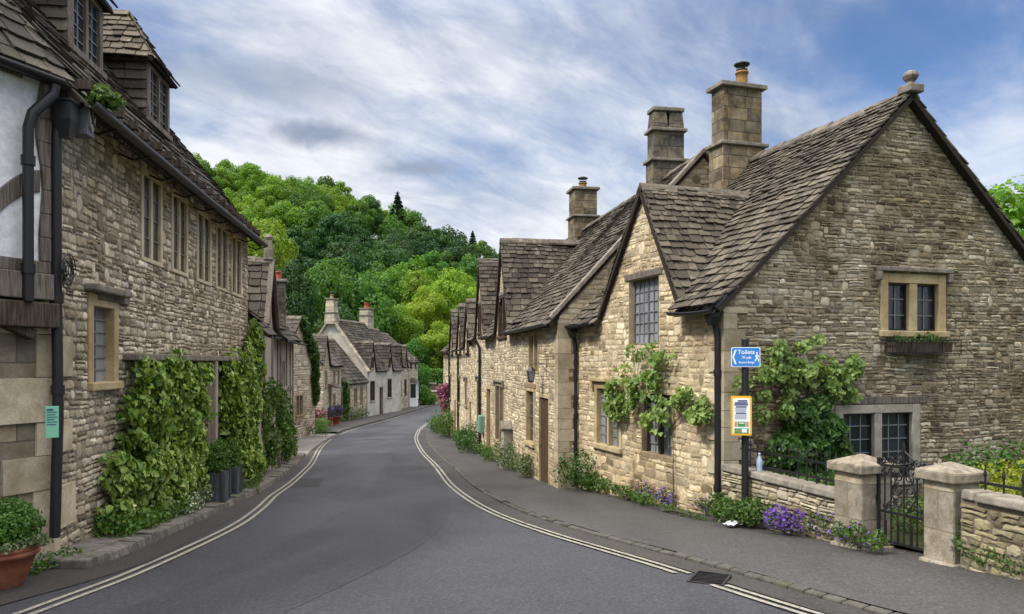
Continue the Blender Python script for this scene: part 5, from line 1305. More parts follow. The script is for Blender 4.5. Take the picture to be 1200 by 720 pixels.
chimney(Gh, LG - .5, 3.1, 1.35, .8, 3.0, 4.9, 'chim_pale', bands=((4.2, .06, .03),), pots=((-.1, 0, .17, .5, 'pot_red', False), (.32, 0, .15, .4, 'pot_red', False)), label='broad chimney with red pots at the far end')

oH = Vector((-10.4, 69.9)); Hh = House('narrow_cottage', 'narrow stone cottage with a steep dormer just past the pale rendered house', 'cottage', oH, Vector((.06, 1)))
fh = Plane(Hh, (0, 0), (1, 0)); hH = [(.87, 1.43, -.5, .45), (.7, 1.6, -3.1, -1.6), (3.32, 3.88, -.5, .45), (3.0, 4.0, -3.1, -1.6)]
cottage(Hh, 5.0, 6.0, -.3, 3.1, 'farwall', 'slate_far', holes=hH, gables=[(1.15, .7, .7, 1.55), (3.6, .7, .7, 1.55)], seed=161, eo=(.36, .26), w=(.35, .65))
for h in hH: make_window(Hh, fh, h, 2, frame='oak_brown', fw=.1, bars=(2, 3))
oI = Vector((-10.1, 75.4)); Ih = House('corner_cottage', 'last cottage at the bend with a white bay window and high gabled roof', 'cottage', oI, Vector((.02, 1)))
fi = Plane(Ih, (0, 0), (1, 0)); hI = [(.8, 1.7, -.6, .5), (4.0, 4.8, -.6, .5), (3.9, 4.9, -3.2, -2.0)]
cottage(Ih, 6.0, 6.4, .1, 2.9, 'farwall', 'slate_far', holes=hI, seed=171, eo=(.36, .26), w=(.35, .65), verge=(.1, .15))
for h in hI: make_window(Ih, fi, h, 2, frame='oak_brown', fw=.1, bars=(2, 3))
bay = MB(); bay.prism([(.5, -.0, G(77)), (.7, -.6, G(77)), (2.0, -.6, G(77)), (2.2, 0, G(77))], (0, 0, .9)); 
for (a, b) in (((.5, 0), (.7, -.6)), ((.7, -.6), (2.0, -.6)), ((2.0, -.6), (2.2, 0))):
    bay.bar((a[0], a[1], G(77) + .9), (b[0], b[1], G(77) + .9), .1); bay.bar((a[0], a[1], G(77) + 2.4), (b[0], b[1], G(77) + 2.4), .12)
for x, y in ((.5, 0), (.7, -.6), (1.13, -.6), (1.57, -.6), (2.0, -.6), (2.2, 0)): bay.bar((x, y, G(77) + .9), (x, y, G(77) + 2.4), .08)
by = bay.build('bay_window', M['white'], Ih.root)
mb = MB(); mb.prism([(.55, -.0, G(77) + .92), (.74, -.56, G(77) + .92), (1.96, -.56, G(77) + .92), (2.15, 0, G(77) + .92)], (0, 0, 1.46)); mb.build('pane', M['glass'], by)
mb = MB(); mb.hexa([(.4, -.75, G(77) + 2.46), (2.3, -.75, G(77) + 2.46), (2.3, 0, G(77) + 2.46), (.4, 0, G(77) + 2.46), (.7, -.3, G(77) + 2.9), (2.0, -.3, G(77) + 2.9), (2.0, 0, G(77) + 2.9), (.7, 0, G(77) + 2.9)]); mb.build('bay_roof', M['slate_far'], by)

# ------------------------------------------------------------------ garden wall, pillars, gate, railings
gd = Vector((-.326, .945)).normalized()            # along the wall, away from us
gp = Vector((4.24, 9.3)); gq = Vector((4.69, 8.2)) # pillar centres
def gw(y): return Vector((7.45 - .345 * y, y))
rotg = math.atan2(gd.y, gd.x)
def low_wall(y0, y1, h0, h1, label, seed):
    rnd = random.Random(seed); a, b = gw(y0), gw(y1); t = (b - a); L = t.length; t.normalize(); n = Vector((t.y, -t.x))  # n = towards the garden
    o = empty('garden_wall', label, 'wall', (a.x, a.y, G(a.y)), math.atan2(t.y, t.x), 'low stone garden walls'); ZB[o.name] = 0
    mb = MB(); m = 10
    for i in range(m):
        u0, u1 = L * i / m, L * (i + 1) / m; g0, g1 = G(a.y + t.y * u0) - G(a.y), G(a.y + t.y * u1) - G(a.y); z0 = h0 + (h1 - h0) * i / m; z1 = h0 + (h1 - h0) * (i + 1) / m
        mb.hexa([(u0, -.02, g0 - .3), (u1, -.02, g1 - .3), (u1, .24, g1 - .3), (u0, .24, g0 - .3), (u0, 0, z0), (u1, 0, z1), (u1, .22, z1), (u0, .22, z0)])
    # local y: left of t is negative garden side, so mirror
    mb.v = [(x, .10 - y, z) for x, y, z in mb.v]; mb.f = [f[::-1] for f in mb.f]
    hh = min(h0, h1) + .0
    masonry(mb, None, [(0, h0), (L, h1)], min(0, G(b.y) - G(a.y)) - .1, [], mi=1, seed=seed, pt=lambda s_, o_, z_: Vector((s_, .10 + o_, z_)), **MAS['gardenwall'][2])
    mb.build('wall', [M['garden_mo'], M['garden_st']], o)
    cp = MB(); u = 0
    while u < L - .05:
        l = min(rnd.uniform(.5, 1.0), L - u); za = h0 + (h1 - h0) * u / L; zb = h0 + (h1 - h0) * (u + l) / L; j = rnd.uniform(-.015, .015); k = rnd.uniform(-.02, .02)
        cp.hexa([(u, -.05 + j, za + .004), (u + l - .012, -.05 + k, zb + .004), (u + l - .012, .30, zb + .004), (u, .30, za + .004), (u + .01, -.03 + j, za + .095), (u + l - .02, -.03 + k, zb + .095 + j), (u + l - .02, .28, zb + .09), (u + .01, .28, za + .09)]); u += l
    cp.v = [(x, .10 - y, z) for x, y, z in cp.v]; cp.f = [f[::-1] for f in cp.f]
    cp.build('coping', M['cap'], o, bevel=.02)
    return o, a, t, L
ow1, a1, t1, Lw1 = low_wall(9.58, 11.9, .60, .64, 'low rubble garden wall between the sign post and the gate', 3)
ow2, a2, t2, Lw2 = low_wall(4.6, 7.93, .46, .51, 'low rubble garden wall right of the gate with yellow lichen', 4)
def pillar(c, label, h, cap, w=.205):
    o = empty('gate_pillar', label, 'gate pillar', (c.x, c.y, G(c.y)), rotg, 'stone gate pillars'); ZB[o.name] = 0
    mb = MB()
    mb.hexa([(-w, -w, -.2), (w, -w, -.2), (w, w, -.2), (-w, w, -.2), (-w, -w, h), (w, -w, h), (w, w, h), (-w, w, h)])
    mb.hexa([(-w - .035, -w - .035, -.2), (w + .035, -w - .035, -.2), (w + .035, w + .035, -.2), (-w - .035, w + .035, -.2), (-w - .035, -w - .035, .10), (w + .035, -w - .035, .10), (w + .035, w + .035, .09), (-w - .035, w + .035, .1)])
    mb.build('shaft', M['pillar'], o, bevel=.025)
    mb = MB(); v = w + .06
    mb.hexa([(-v, -v, h + .002), (v, -v, h + .002), (v, v, h + .002), (-v, v, h + .002), (-v, -v, h + .10), (v, -v, h + .10), (v, v, h + .10), (-v, v, h + .10)])
    mb.hexa([(-v, -v, h + .101), (v, -v, h + .101), (v, v, h + .101), (-v, v, h + .101), (-.02, -.02, h + cap), (.02, -.02, h + cap), (.02, .02, h + cap), (-.02, .02, h + cap)])
    mb.build('cap', M['pcap'], o, bevel=.012)
    return o
pillar(gp, 'stone gate pillar joined to the wall by the sign post, flowers at its foot', .97, .205, .225)
pillar(gq, 'stone gate pillar with a yellow stained face, the one nearer us', .94, .195, .19)
# wrought iron gate
mid = (gp + gq) / 2; gl = (gp - gq).length - .43
GT = empty('garden_gate', 'black wrought iron garden gate with curled scrolls between stone pillars', 'gate', (mid.x, mid.y, G(mid.y) + .10), math.atan2((gp - gq).y, (gp - gq).x)); ZB[GT.name] = 0
hw = gl / 2; mb = MB()
for x in (-hw + .03, hw - .03): mb.bar((x, 0, .0), (x, 0, 1.02), .03)
mb.bar((-hw + .03, 0, .06), (hw - .03, 0, .06), .022, .03); mb.bar((-hw + .03, 0, .40), (hw - .03, 0, .40), .022, .03); mb.bar((-hw + .03, 0, .94), (hw - .03, 0, .94), .022, .03)
mb.build('gate_frame', M['iron'], GT, uv=False)
mb = MB()
nb = 8
for i in range(1, nb):
    x = -hw + .03 + (2 * hw - .06) * i / nb; mid_ = i in (3, 4, 5)
    mb.tube([(x, 0, .06), (x, 0, .40 if mid_ else .94)], .010, 6)
    if i % 2 == 1: mb.tube([(x - .02, 0, .06), (x - .02, 0, .3)], .008, 5)
mb.build('gate_bar', M['iron'], GT, uv=False)
def spiral(cx, cz, r, a0, turns, sg=1, n=26, y=0): return [(cx + sg * r * (1 - .80 * k / n) * math.cos(a0 + turns * 6.283 * k / n), y, cz + r * (1 - .80 * k / n) * math.sin(a0 + turns * 6.283 * k / n)) for k in range(n + 1)]
mb = MB(); r_ = .0085
for sg in (-1, 1):
    for (cx, cz, r, a0, tn) in ((.075, .52, .07, -1.57, 1.6), (.085, .67, .075, 1.57, -1.6), (.07, .82, .065, -1.57, 1.6), (.17, .48, .055, 0, 1.5), (.17, .86, .055, 3.1, -1.5), (.26, .46, .04, 1.5, 1.4), (.27, .86, .04, 1.5, -1.4),
                                (.07, 1.02, .065, -1.57, 1.7), (.18, 1.00, .055, -1.57, -1.6), (.28, .99, .04, -1.57, 1.5)):
        mb.tube(spiral(sg * cx, cz, r, a0, tn, sg), r_, 6)
    mb.tube([(sg * .02, 0, .40), (sg * .16, 0, .60), (sg * .13, 0, .74), (sg * .02, 0, .94)], r_, 6)
    mb.tube([(sg * hw * .92, 0, .94), (sg * .2, 0, .985), (sg * .06, 0, 1.09), (0, 0, 1.13)], r_, 6)
mb.tube([(0, 0, .40), (0, 0, 1.10)], .010, 6); mb.lathe([(0, 1.09), (.022, 1.12), (.012, 1.15), (.02, 1.17), (0, 1.23)], (0, 0, 0), 8)
for x in (-.10, .10): mb.lathe([(0, .97), (.016, .99), (.008, 1.02), (0, 1.05)], (x, 0, 0), 8)
mb.build('scrollwork', M['iron'], GT, uv=False)
mb = MB(); mb.box((hw + .0, 0, .52), (.05, .05, .10)); mb.build('latch', M['iron'], GT, uv=False)
for z_ in (.16, .84): mb = MB(); mb.box((-hw - .01, 0, z_), (.06, .03, .04)); mb.build('hinge', M['iron'], GT, uv=False)
def railing(y0, y1, base, label, hh, n):
    a, b = gw(y0), gw(y1); nrm = Vector((gd.y, -gd.x)) * .12; a = a + nrm; b = b + nrm; t = b - a; L = t.length
    o = empty('iron_railing', label, 'railing', (a.x, a.y, base), math.atan2(t.y, t.x), 'iron railings on the garden wall'); ZB[o.name] = 0
    mb = MB(); mb.bar((0, 0, .10), (L, 0, .10), .014, .03); mb.bar((0, 0, hh - .09), (L, 0, hh - .09), .014, .03); mb.build('rail', M['iron'], o, uv=False)
    for i in range(n):
        x = .06 + (L - .12) * i / (n - 1); mb = MB(); mb.tube([(x, 0, .0), (x, 0, hh - .02)], .0105, 6); mb.lathe([(.012, 0), (.022, .03), (.0, .12)], (x, 0, hh - .03), 6, sm=False); mb.build('spike_bar', M['iron'], o, uv=False)
railing(9.62, 11.75, G(9.58) + .60 + .075, 'black spiked railing along the wall by the sign post', .40, 13)
railing(4.7, 7.9, G(7.93) + .55 + .075, 'black spiked railing on the wall right of the gate', .40, 17)
gs_ = MB(); ga = [gw(y) + Vector((.2, .06)) for y in (4, 6, 8, 9, 10, 11, 11.95)]
struct(strip('garden_ground', ga, [Vector((16, v.y + 3.2)) for v in ga], .11, M['garden'], 6))

# ------------------------------------------------------------------ bus stop post with the two signs
SP = empty('sign_post', 'black post carrying a blue Toilets sign and a yellow framed bus timetable', 'sign post', (3.385, 11.15, G(11.15) + .1), R(-10)); ZB[SP.name] = 0
mb = MB(); mb.tube([(0, 0, -.1), (0, 0, 2.66)], .052, 14); mb.lathe([(.054, 2.66), (.05, 2.685), (0, 2.69)], (0, 0, 0), 14); mb.lathe([(.085, 0), (.085, .03), (.055, .05)], (0, 0, -.01), 14); mb.build('post', M['iron'], SP, uv=False)
def text(body, size, loc, parent, mat, name='lettering', align='CENTER', rot=(R(90), 0, 0), sx=1):
    cu = bpy.data.curves.new(name, 'FONT'); cu.body = body; cu.size = size; cu.align_x = align; cu.align_y = 'CENTER'; cu.extrude = .0012; cu.offset = size * .012
    tmp = bpy.data.objects.new(name + '_c', cu); COL.objects.link(tmp); dg = bpy.context.evaluated_depsgraph_get(); me = bpy.data.meshes.new_from_object(tmp.evaluated_get(dg)); bpy.data.objects.remove(tmp)
    me.materials.clear(); me.materials.append(M[mat]); o = bpy.data.objects.new(name, me); link(o, parent); o.location = loc; o.rotation_euler = rot; o.scale = (sx, 1, 1); return o
def rrect(mb, w, h, r, y0, y1, mi=0, cx=0, cz=0):
    P = []
    for (sx, sz, a0) in ((1, 1, 0), (-1, 1, 90), (-1, -1, 180), (1, -1, 270)):
        for k in range(5): a = R(a0 + k * 22.5); P.append((cx + sx * (w / 2 - r) + r * math.cos(a), y0, cz + sz * (h / 2 - r) + r * math.sin(a)))
    mb.prism(P, (0, y1 - y0, 0), mi)
mb = MB(); zs_ = 2.41; rrect(mb, .405, .285, .025, -.066, -.058, 0, -.0, zs_); pl_ = mb.build('direction_sign', M['white'], SP, uv=False)
mb = MB(); rrect(mb, .385, .265, .02, -.068, -.0665, 0, 0, zs_); mb.build('sign_face', M['blue'], pl_, uv=False)
text('Toilets', .085, (.005, -.0695, zs_ + .07), pl_, 'white'); text('70 yds', .052, (.01, -.0695, zs_ - .008), pl_, 'white'); text('Beyond Bridge', .042, (.012, -.0695, zs_ - .078), pl_, 'white', sx=.88)
mb = MB(); mb.prism([(-.128, -.0685, zs_ + .105), (-.150, -.0685, zs_ + .105), (-.186, -.0685, zs_), (-.150, -.0685, zs_ - .105), (-.128, -.0685, zs_ - .105), (-.164, -.0685, zs_)], (0, -.002, 0)); mb.build('arrow', M['white'], pl_, uv=False)
mb = MB(); wx, wz = .155, zs_ - .005   # the walking man symbol
mb.lathe([(0, -.014), (.012, -.007), (.014, 0), (.012, .007), (0, .014)], (wx, -.0685, wz + .062), 10)
for p, r in (([(wx, wz + .045), (wx + .002, wz + .0)], .012), ([(wx + .002, wz), (wx + .02, wz - .03), (wx + .022, wz - .062)], .008), ([(wx, wz), (wx - .012, wz - .03), (wx - .026, wz - .058)], .008), ([(wx + .004, wz + .04), (wx + .02, wz + .02), (wx + .028, wz + .004)], .006), ([(wx - .004, wz + .04), (wx - .018, wz + .022), (wx - .016, wz + .002)], .006)):
    mb.tube([(a, -.0685, b) for a, b in p], r, 6)
mb.v = [(x, -.0685 + (y + .0685) * .15, z) for x, y, z in mb.v]; mb.build('walking_symbol', M['white'], pl_, uv=False)
mb = MB()
for z in (zs_ + .08, zs_ - .08): mb.tube([(0, 0, z - .015), (0, 0, z + .015)], .062, 14)
mb.build('clamp', M['lead'], pl_, uv=False)
zt_ = 1.565; tc = MB(); cx = -.065; rrect(tc, .285, .565, .02, -.115, -.056, 0, cx, zt_)
cs = tc.build('timetable_case', M['yellow'], SP, uv=False); cs['label'] = 'yellow framed timetable case'
mb = MB(); rrect(mb, .235, .505, .008, -.1175, -.114, 0, cx, zt_); mb.build('paper', M['white'], cs, uv=False)
mb = MB()
for i, (w_, h_, z) in enumerate(((.13, .022, .215), (.18, .022, .185), (.19, .02, .158), (.15, .02, .128), (.15, .016, .03))): mb.box((cx - .005 + (.02 if i == 0 else 0), -.1185, zt_ + z), (w_, .002, h_))
for i in range(6): mb.box((cx - .01, -.1185, zt_ + .105 - i * .012), (.17 - .02 * (i % 3), .0015, .004))
for i in range(5): mb.box((cx - .01, -.1185, zt_ + .005 - i * .013), (.18 - .03 * (i % 2), .0015, .004))
mb.build('header_print', M['navy'], cs, uv=False)
mb = MB(); mb.box((cx, -.1186, zt_ - .120), (.11, .002, .075)); mb.box((cx, -.1186, zt_ - .215), (.20, .002, .07)); mb.build('green_panel', M['green_print'], cs, uv=False)
mb = MB(); mb.box((cx - .08, -.1186, zt_ - .120), (.035, .002, .075)); mb.box((cx + .08, -.1186, zt_ - .120), (.035, .002, .075)); mb.box((cx - .05, -.120, zt_ - .215), (.08, .001, .012)); mb.build('orange_panel', M['orange_print'], cs, uv=False)
mb = MB(); mb.box((cx + .04, -.1205, zt_ - .215), (.07, .001, .05)); mb.box((cx, -.1205, zt_ - .105), (.08, .001, .012)); mb.build('white_panel', M['white'], cs, uv=False)

# bottle on the wall end, paper litter
bt = gw(11.2) + Vector((.02, 0)); BO = MB(); BO.lathe([(.0, 0), (.055, .0), (.06, .02), (.055, .10), (.06, .13), (.058, .22), (.03, .29), (.017, .31), (.017, .33)], (0, 0, 0), 16)
bo = empty('plastic_bottle', 'bluish plastic bottle standing on the end of the garden wall', 'bottle', (bt.x, bt.y, G(9.58) + .628 + .09)); ZB[bo.name] = 0; bo.scale = (.75, .75, .75)
BO.build('body', M['bottle'], bo, uv=False); mb = MB(); mb.lathe([(.02, .33), (.02, .36), (0, .362)], (0, 0, 0), 12); mb.build('lid', M['white'], bo, uv=False)
bag = MB(); nn = 9; rnd = random.Random(2); vs = []
for j in range(nn):
    for i in range(nn):
        x, y = i / (nn - 1) - .5, j / (nn - 1) - .5; r2 = max(0, 1 - (x * x + y * y) * 3.2); vs.append((x * .24, y * .15, r2 * .05 + rnd.uniform(0, .022)))
bag.add(vs, [(j * nn + i, j * nn + i + 1, (j + 1) * nn + i + 1, (j + 1) * nn + i) for j in range(nn - 1) for i in range(nn - 1)])
bg = bag.build('paper_litter', M['bag'], uv=False); bg.location = (3.15, 10.95, G(10.95) + .105); bg.rotation_euler = (0, 0, .4); tag(bg, 'crumpled white paper litter lying below the sign post', 'litter')
sm_ = bg.modifiers.new('thick', 'SOLIDIFY'); sm_.thickness = .004

# window box
wb0 = gb.P((g_up[0] + g_up[1]) / 2 + .02, .02, g_up[2] - .30)
wxy = R1.w(wb0.x, wb0.y); WBX = empty('window_box', 'black iron window box hanging under the small upper gable window', 'window box', (wxy.x, wxy.y, wb0.z), math.atan2(R1.n.y, R1.n.x)); ZB[WBX.name] = 0
hwb = (g_up[1] - g_up[0]) / 2 + .02; mb = MB()
for z in (0, .22):
    mb.bar((-hwb, -.26, z), (hwb, -.26, z), .014); mb.bar((-hwb, -.02, z), (hwb, -.02, z), .014)
    for x in (-hwb, hwb): mb.bar((x, -.26, z), (x, 0, z), .014)
for x in (-hwb, -hwb * .45, hwb * .45, hwb):
    mb.bar((x, -.26, 0), (x, -.26, .22), .012)
mb.bar((-hwb * .45, -.262, 0), (-.05, -.262, .22), .010); mb.bar((hwb * .45, -.262, .22), (.05, -.262, 0), .010)
mb.build('iron_basket', M['iron'], WBX, uv=False); mb = MB(); mb.hexa([(-hwb * .86, -.22, .015), (hwb * .78, -.22, .015), (hwb * .78, -.03, .015), (-hwb * .86, -.03, .015), (-hwb * .88, -.235, .19), (hwb * .8, -.235, .19), (hwb * .8, -.02, .19), (-hwb * .88, -.02, .19)]); mb.build('trough', M['oak_dark'], WBX)
# ------------------------------------------------------------------ plants
def plant(name, label, cat, loc, blobs, n, size, mat, group=None, seed=1, fill=.5, shape='oval', jitter=.7, flowers=None, stems=True, part='foliage', droop=.2, stem_mat='bark'):
    """a plant at loc: stems plus a cloud of separate leaves round the lumps (x,y,z,r[,rz] in world axes relative to loc)"""
    o = empty(name, label, cat, loc, 0, group)
    B = [(loc[0] + b[0], loc[1] + b[1], loc[2] + b[2]) + tuple(b[3:]) for b in blobs]
    p, d = blob_points(B, n, seed, fill); k = p[:, 2] > loc[2] + .005; p, d = p[k], d[k]
    leaf_mesh(part, p, d, size, mat, o, jitter=jitter, shape=shape, seed=seed, droop=droop, origin=None).location = (0, 0, 0)
    f = o.children[0]
    me = f.data; co = np.zeros(len(me.vertices) * 3); me.vertices.foreach_get('co', co); co = co.reshape(-1, 3); co[:, 0] -= loc[0]; co[:, 1] -= loc[1]; me.vertices.foreach_set('co', co.ravel()); me.update()
    if flowers:
        for (fm, fn, fs, lab) in flowers:
            p, d = blob_points(B, fn, seed + 5, .12); k = (p[:, 2] > loc[2] + .03); p, d = p[k] + d[k] * fs * .4, d[k]
            fo = leaf_mesh('blossom', p, d, fs, fm, o, jitter=.6, shape='heart', seed=seed + 6, aspect=1.0)
            me = fo.data; co = np.zeros(len(me.vertices) * 3); me.vertices.foreach_get('co', co); co = co.reshape(-1, 3); co[:, 0] -= loc[0]; co[:, 1] -= loc[1]; me.vertices.foreach_set('co', co.ravel()); me.update()
    if stems:
        mb = MB(); rnd = random.Random(seed)
        for b in blobs[:14]:
            mb.tube([(rnd.uniform(-.04, .04), rnd.uniform(-.04, .04), -.03), (b[0] * .5, b[1] * .5, b[2] * .6), (b[0], b[1], b[2])], [.012, .008, .004], 5)
        mb.v = [(x, y, z + loc[2]) for x, y, z in mb.v]; mb.build('stem', M[stem_mat], o, uv=False)
    return o

def climber(name, label, cat, pl, lumps, n, size, mat, thick=.16, seed=1, stems=(), shape='heart', jitter=.55, stem_mat='bark', gap=.0, flowers=None, r_stem=.018, mat2=None, n2=0):
    """leaves over a wall: lumps (s, z, rs, rz) on the wall plane"""
    s0, z0 = lumps[0][0], min(l[1] - l[3] for l in lumps)
    b = pl.P(s0, .05, 0); w = pl.H.w(b.x, b.y)
    o = empty(name, label, cat, (w.x, w.y, z0), 0)
    r = np.random.default_rng(seed); Lm = np.array(lumps, float); wt = Lm[:, 2] * Lm[:, 3]; wt /= wt.sum()
    def pts(n, q=1.0, push=0):
        k = r.choice(len(Lm), n, p=wt); a = r.uniform(0, 6.283, n); rr = np.sqrt(r.uniform(0, 1, n)) * r.uniform(.8, 1.12, n) * q
        S = Lm[k, 0] + np.cos(a) * rr * Lm[k, 2]; Z = Lm[k, 1] + np.sin(a) * rr * Lm[k, 3]
        bump = .5 + .5 * np.array([mnoise.noise(Vector((s * 2.3 + seed, z * 2.3, 0))) for s, z in zip(S, Z)])
        if gap: 
            keep = np.array([mnoise.noise(Vector((s * 3.1, z * 3.1 + seed, 7))) for s, z in zip(S, Z)]) > -gap; S, Z, bump, rr = S[keep], Z[keep], bump[keep], rr[keep]
        out = .03 + push + thick * np.clip(1.15 - rr * rr * .8, .1, 1.2) * (.35 + 1.1 * bump) * (1 - .6 * r.random(len(S)) ** 2)
        P = [pl.P(s, u, z) for s, u, z in zip(S, out, Z)]; W = np.array([(*pl.H.w(p.x, p.y), p.z) for p in P]); return W
    wn = pl.H.d * pl.out.x + pl.H.n * pl.out.y
    nrm = np.array([wn.x, wn.y, .45])
    org = np.array((w.x, w.y, z0))
    def mk(nm, W, sz, mt, sd, asp=.85):
        f = leaf_mesh(nm, W - org, np.repeat(nrm[None], len(W), 0), sz, mt, None, jitter=jitter, shape=shape, seed=sd, droop=.5, aspect=asp, origin=(0, 0, 0)); f.parent = o; ZB[f.name] = 0; return f
    mk('foliage', pts(n), size, mat, seed)
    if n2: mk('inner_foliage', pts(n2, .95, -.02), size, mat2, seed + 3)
    if flowers: mk('blossom', pts(flowers[1], 1, .03), flowers[2], flowers[0], seed + 9, 1.0)
    if stems:
        mb = MB()
        for st in stems:
            P = [pl.P(s, .05 + .02 * (i % 2), z) for i, (s, z) in enumerate(st)]; P = [Vector((*pl.H.w(p.x, p.y), p.z)) - Vector(org) for p in P]
            Q = catmull(P, 5) ; m = len(Q); mb.tube(Q, [r_stem * (1 - .65 * i / m) for i in range(m)], 6)
        so = mb.build('stem', M[stem_mat], None, uv=False); so.parent = o
    return o
def lp(pl, px, py, rx, ry):
    """photo ellipse -> lump on the wall"""
    s = pl.hit(px); k = pl.Y(s) / F; ds = abs(pl.hit(px + rx) - pl.hit(px - rx)) / 2
    return (s, pl.z(px, py), ds, ry * k)

# right cottage vines
def scatter(fn, cores, n, seed, spread=1.0, r=(6, 13)):
    """small uneven lumps round a few core ellipses, so that the outline breaks up"""
    rd = random.Random(seed); out = []
    for k in range(n):
        c = cores[k % len(cores)]; a = rd.uniform(0, 6.283); q_ = math.sqrt(rd.random()) * spread; rr = rd.uniform(*r); out.append(fn(c[0] + math.cos(a) * c[2] * q_, c[1] + math.sin(a) * c[3] * q_, rr, rr * rd.uniform(.7, 1.1)))
    return out
V1 = scatter(lambda *a: lp(fr, *a), ((766, 425, 24, 20), (748, 448, 26, 20), (738, 462, 18, 16), (778, 440, 18, 30), (790, 470, 28, 14), (815, 474, 22, 15), (760, 468, 24, 14), (828, 482, 9, 14), (730, 478, 8, 8), (776, 492, 10, 8)), 84, 5)
sx_ = fr.hit(764); gz = fr.z(764, 590)
climber('climbing_vine', 'pale green vine on the street front of the big cottage, between its windows', 'vine', fr, V1, 3800, .088, 'vine', .26, 3, stems=[[(fr.hit(792), gz + .1), (fr.hit(793), fr.z(793, 560)), (fr.hit(790), fr.z(790, 500)), (fr.hit(776), fr.z(776, 455)), (fr.hit(764), fr.z(764, 412))], [(fr.hit(790), fr.z(790, 500)), (fr.hit(812), fr.z(812, 478)), (fr.hit(835), fr.z(835, 474)), (L1 - .05, fr.z(850, 474))], [(fr.hit(788), fr.z(788, 492)), (fr.hit(760), fr.z(760, 470)), (fr.hit(735), fr.z(735, 470))]], gap=.12, jitter=.75, r_stem=.012)
def lg(px, py, rx, ry): return lp(gb, px, py, rx, ry)
V2 = scatter(lg, ((912, 405, 18, 14), (935, 412, 24, 18), (955, 425, 26, 22), (980, 432, 20, 12), (905, 445, 30, 20), (878, 457, 24, 14), (925, 458, 26, 24), (955, 455, 22, 18), (900, 480, 18, 16), (985, 456, 12, 8), (940, 432, 28, 22)), 95, 6)
climber('climbing_vine', 'pale green vine spreading over the gable end behind the sign post', 'vine', gb, V2, 3300, .085, 'vine', .24, 13, stems=[[(gb.hit(925), gb.z(925, 565)), (gb.hit(930), gb.z(930, 500)), (gb.hit(945), gb.z(945, 450)), (gb.hit(925), gb.z(925, 410))], [(gb.hit(938), gb.z(938, 470)), (gb.hit(905), gb.z(905, 462)), (gb.hit(870), gb.z(870, 458)), (gb.hit(858), gb.z(858, 468))], [(gb.hit(940), gb.z(940, 455)), (gb.hit(975), gb.z(975, 435)), (gb.hit(1000), gb.z(1000, 470))]], gap=.12, jitter=.75)
V3 = [lg(*a) for a in ((935, 495, 22, 26), (960, 505, 22, 22), (945, 528, 34, 26), (975, 530, 16, 22), (915, 530, 20, 24), (950, 475, 12, 16), (925, 560, 30, 20), (965, 562, 22, 18))]
climber('ivy_bush', 'dense dark ivy mound at the foot of the gable end beside the garden railing', 'ivy', gb, V3, 3600, .085, 'vine_dark', .34, 23, stems=[[(gb.hit(945), gb.z(945, 590)), (gb.hit(945), gb.z(945, 540)), (gb.hit(940), gb.z(940, 490))]])

# ivy on the long house
I1 = [lp(fb, *a) for a in ((165, 445, 20, 26), (158, 480, 22, 34), (170, 520, 32, 38), (150, 555, 34, 34), (190, 555, 34, 40), (200, 500, 24, 40), (212, 470, 12, 44), (190, 455, 16, 30), (170, 590, 46, 30), (206, 560, 22, 44), (195, 425, 10, 12), (214, 530, 13, 44), (135, 560, 18, 22), (150, 520, 14, 30), (219, 440, 9, 16))]
rdv = random.Random(9)
I1 += [(l[0] + math.cos(a) * l[2] * 1.08, l[1] + math.sin(a) * l[3] * 1.08, l[2] * .28, l[3] * .22) for l in I1[:15] for a in (rdv.uniform(0, 6.28), rdv.uniform(0, 6.28), rdv.uniform(0, 6.28)) if l[0] + math.cos(a) * l[2] * 1.08 < fb.hit(229)]
climber('variegated_ivy', 'large variegated ivy covering the lower wall of the long house left of the pale post', 'ivy', fb, I1, 9500, .098, 'ivy', .34, 33, stems=[[(fb.hit(165), fb.z(165, 625)), (fb.hit(160), fb.z(160, 560)), (fb.hit(166), fb.z(166, 430))], [(fb.hit(190), fb.z(190, 615)), (fb.hit(195), fb.z(195, 500)), (fb.hit(215), fb.z(215, 430))]], jitter=.55, mat2='ivy_dark', n2=4000, gap=.42)
I2 = [lp(fb, *a) for a in ((258, 450, 7, 34), (262, 480, 12, 56), (272, 450, 12, 40), (280, 480, 10, 60), (286, 430, 6, 40), (268, 520, 14, 40), (289, 398, 5, 24), (282, 540, 12, 34), (257, 500, 7, 36))]
climber('variegated_ivy', 'variegated ivy right of the pale post, reaching up the corner of the long house', 'ivy', fb, I2, 6500, .105, 'ivy', .40, 43, stems=[[(fb.hit(262), fb.z(262, 590)), (fb.hit(264), fb.z(264, 520)), (fb.hit(268), fb.z(268, 430))]], jitter=.55, mat2='ivy_dark', n2=3000, gap=.42)
# tall shrub beyond it
def onC(px): s = fc.hit(px); return s
sh = []
for (px, py, rx, ry) in ((304, 480, 10, 36), (312, 465, 10, 22), (322, 480, 9, 30), (330, 490, 9, 30), (308, 520, 14, 26), (326, 520, 12, 26), (338, 515, 7, 24), (300, 540, 8, 16), (336, 530, 8, 12)):
    Yv = 20.2 + (px - 300) / 42 * 7.0; sh.append(((px - 600) / 900 * Yv, Yv, -(py - 425) / 900 * Yv, rx / 900 * Yv * 1.45, ry / 900 * Yv * 1.1))
b0 = (-6.9, 22.8, G(22.8) + .1)
plant('tall_shrub', 'tall dark green shrub with pale flower heads in front of the half timbered cottage', 'shrub', b0, [(x - b0[0], y - b0[1], z - b0[2], r, rz) for x, y, z, r, rz in sh], 10000, .12, 'ivy_dark', seed=53, fill=.55, flowers=[('weed_grey', 700, .07, '')])

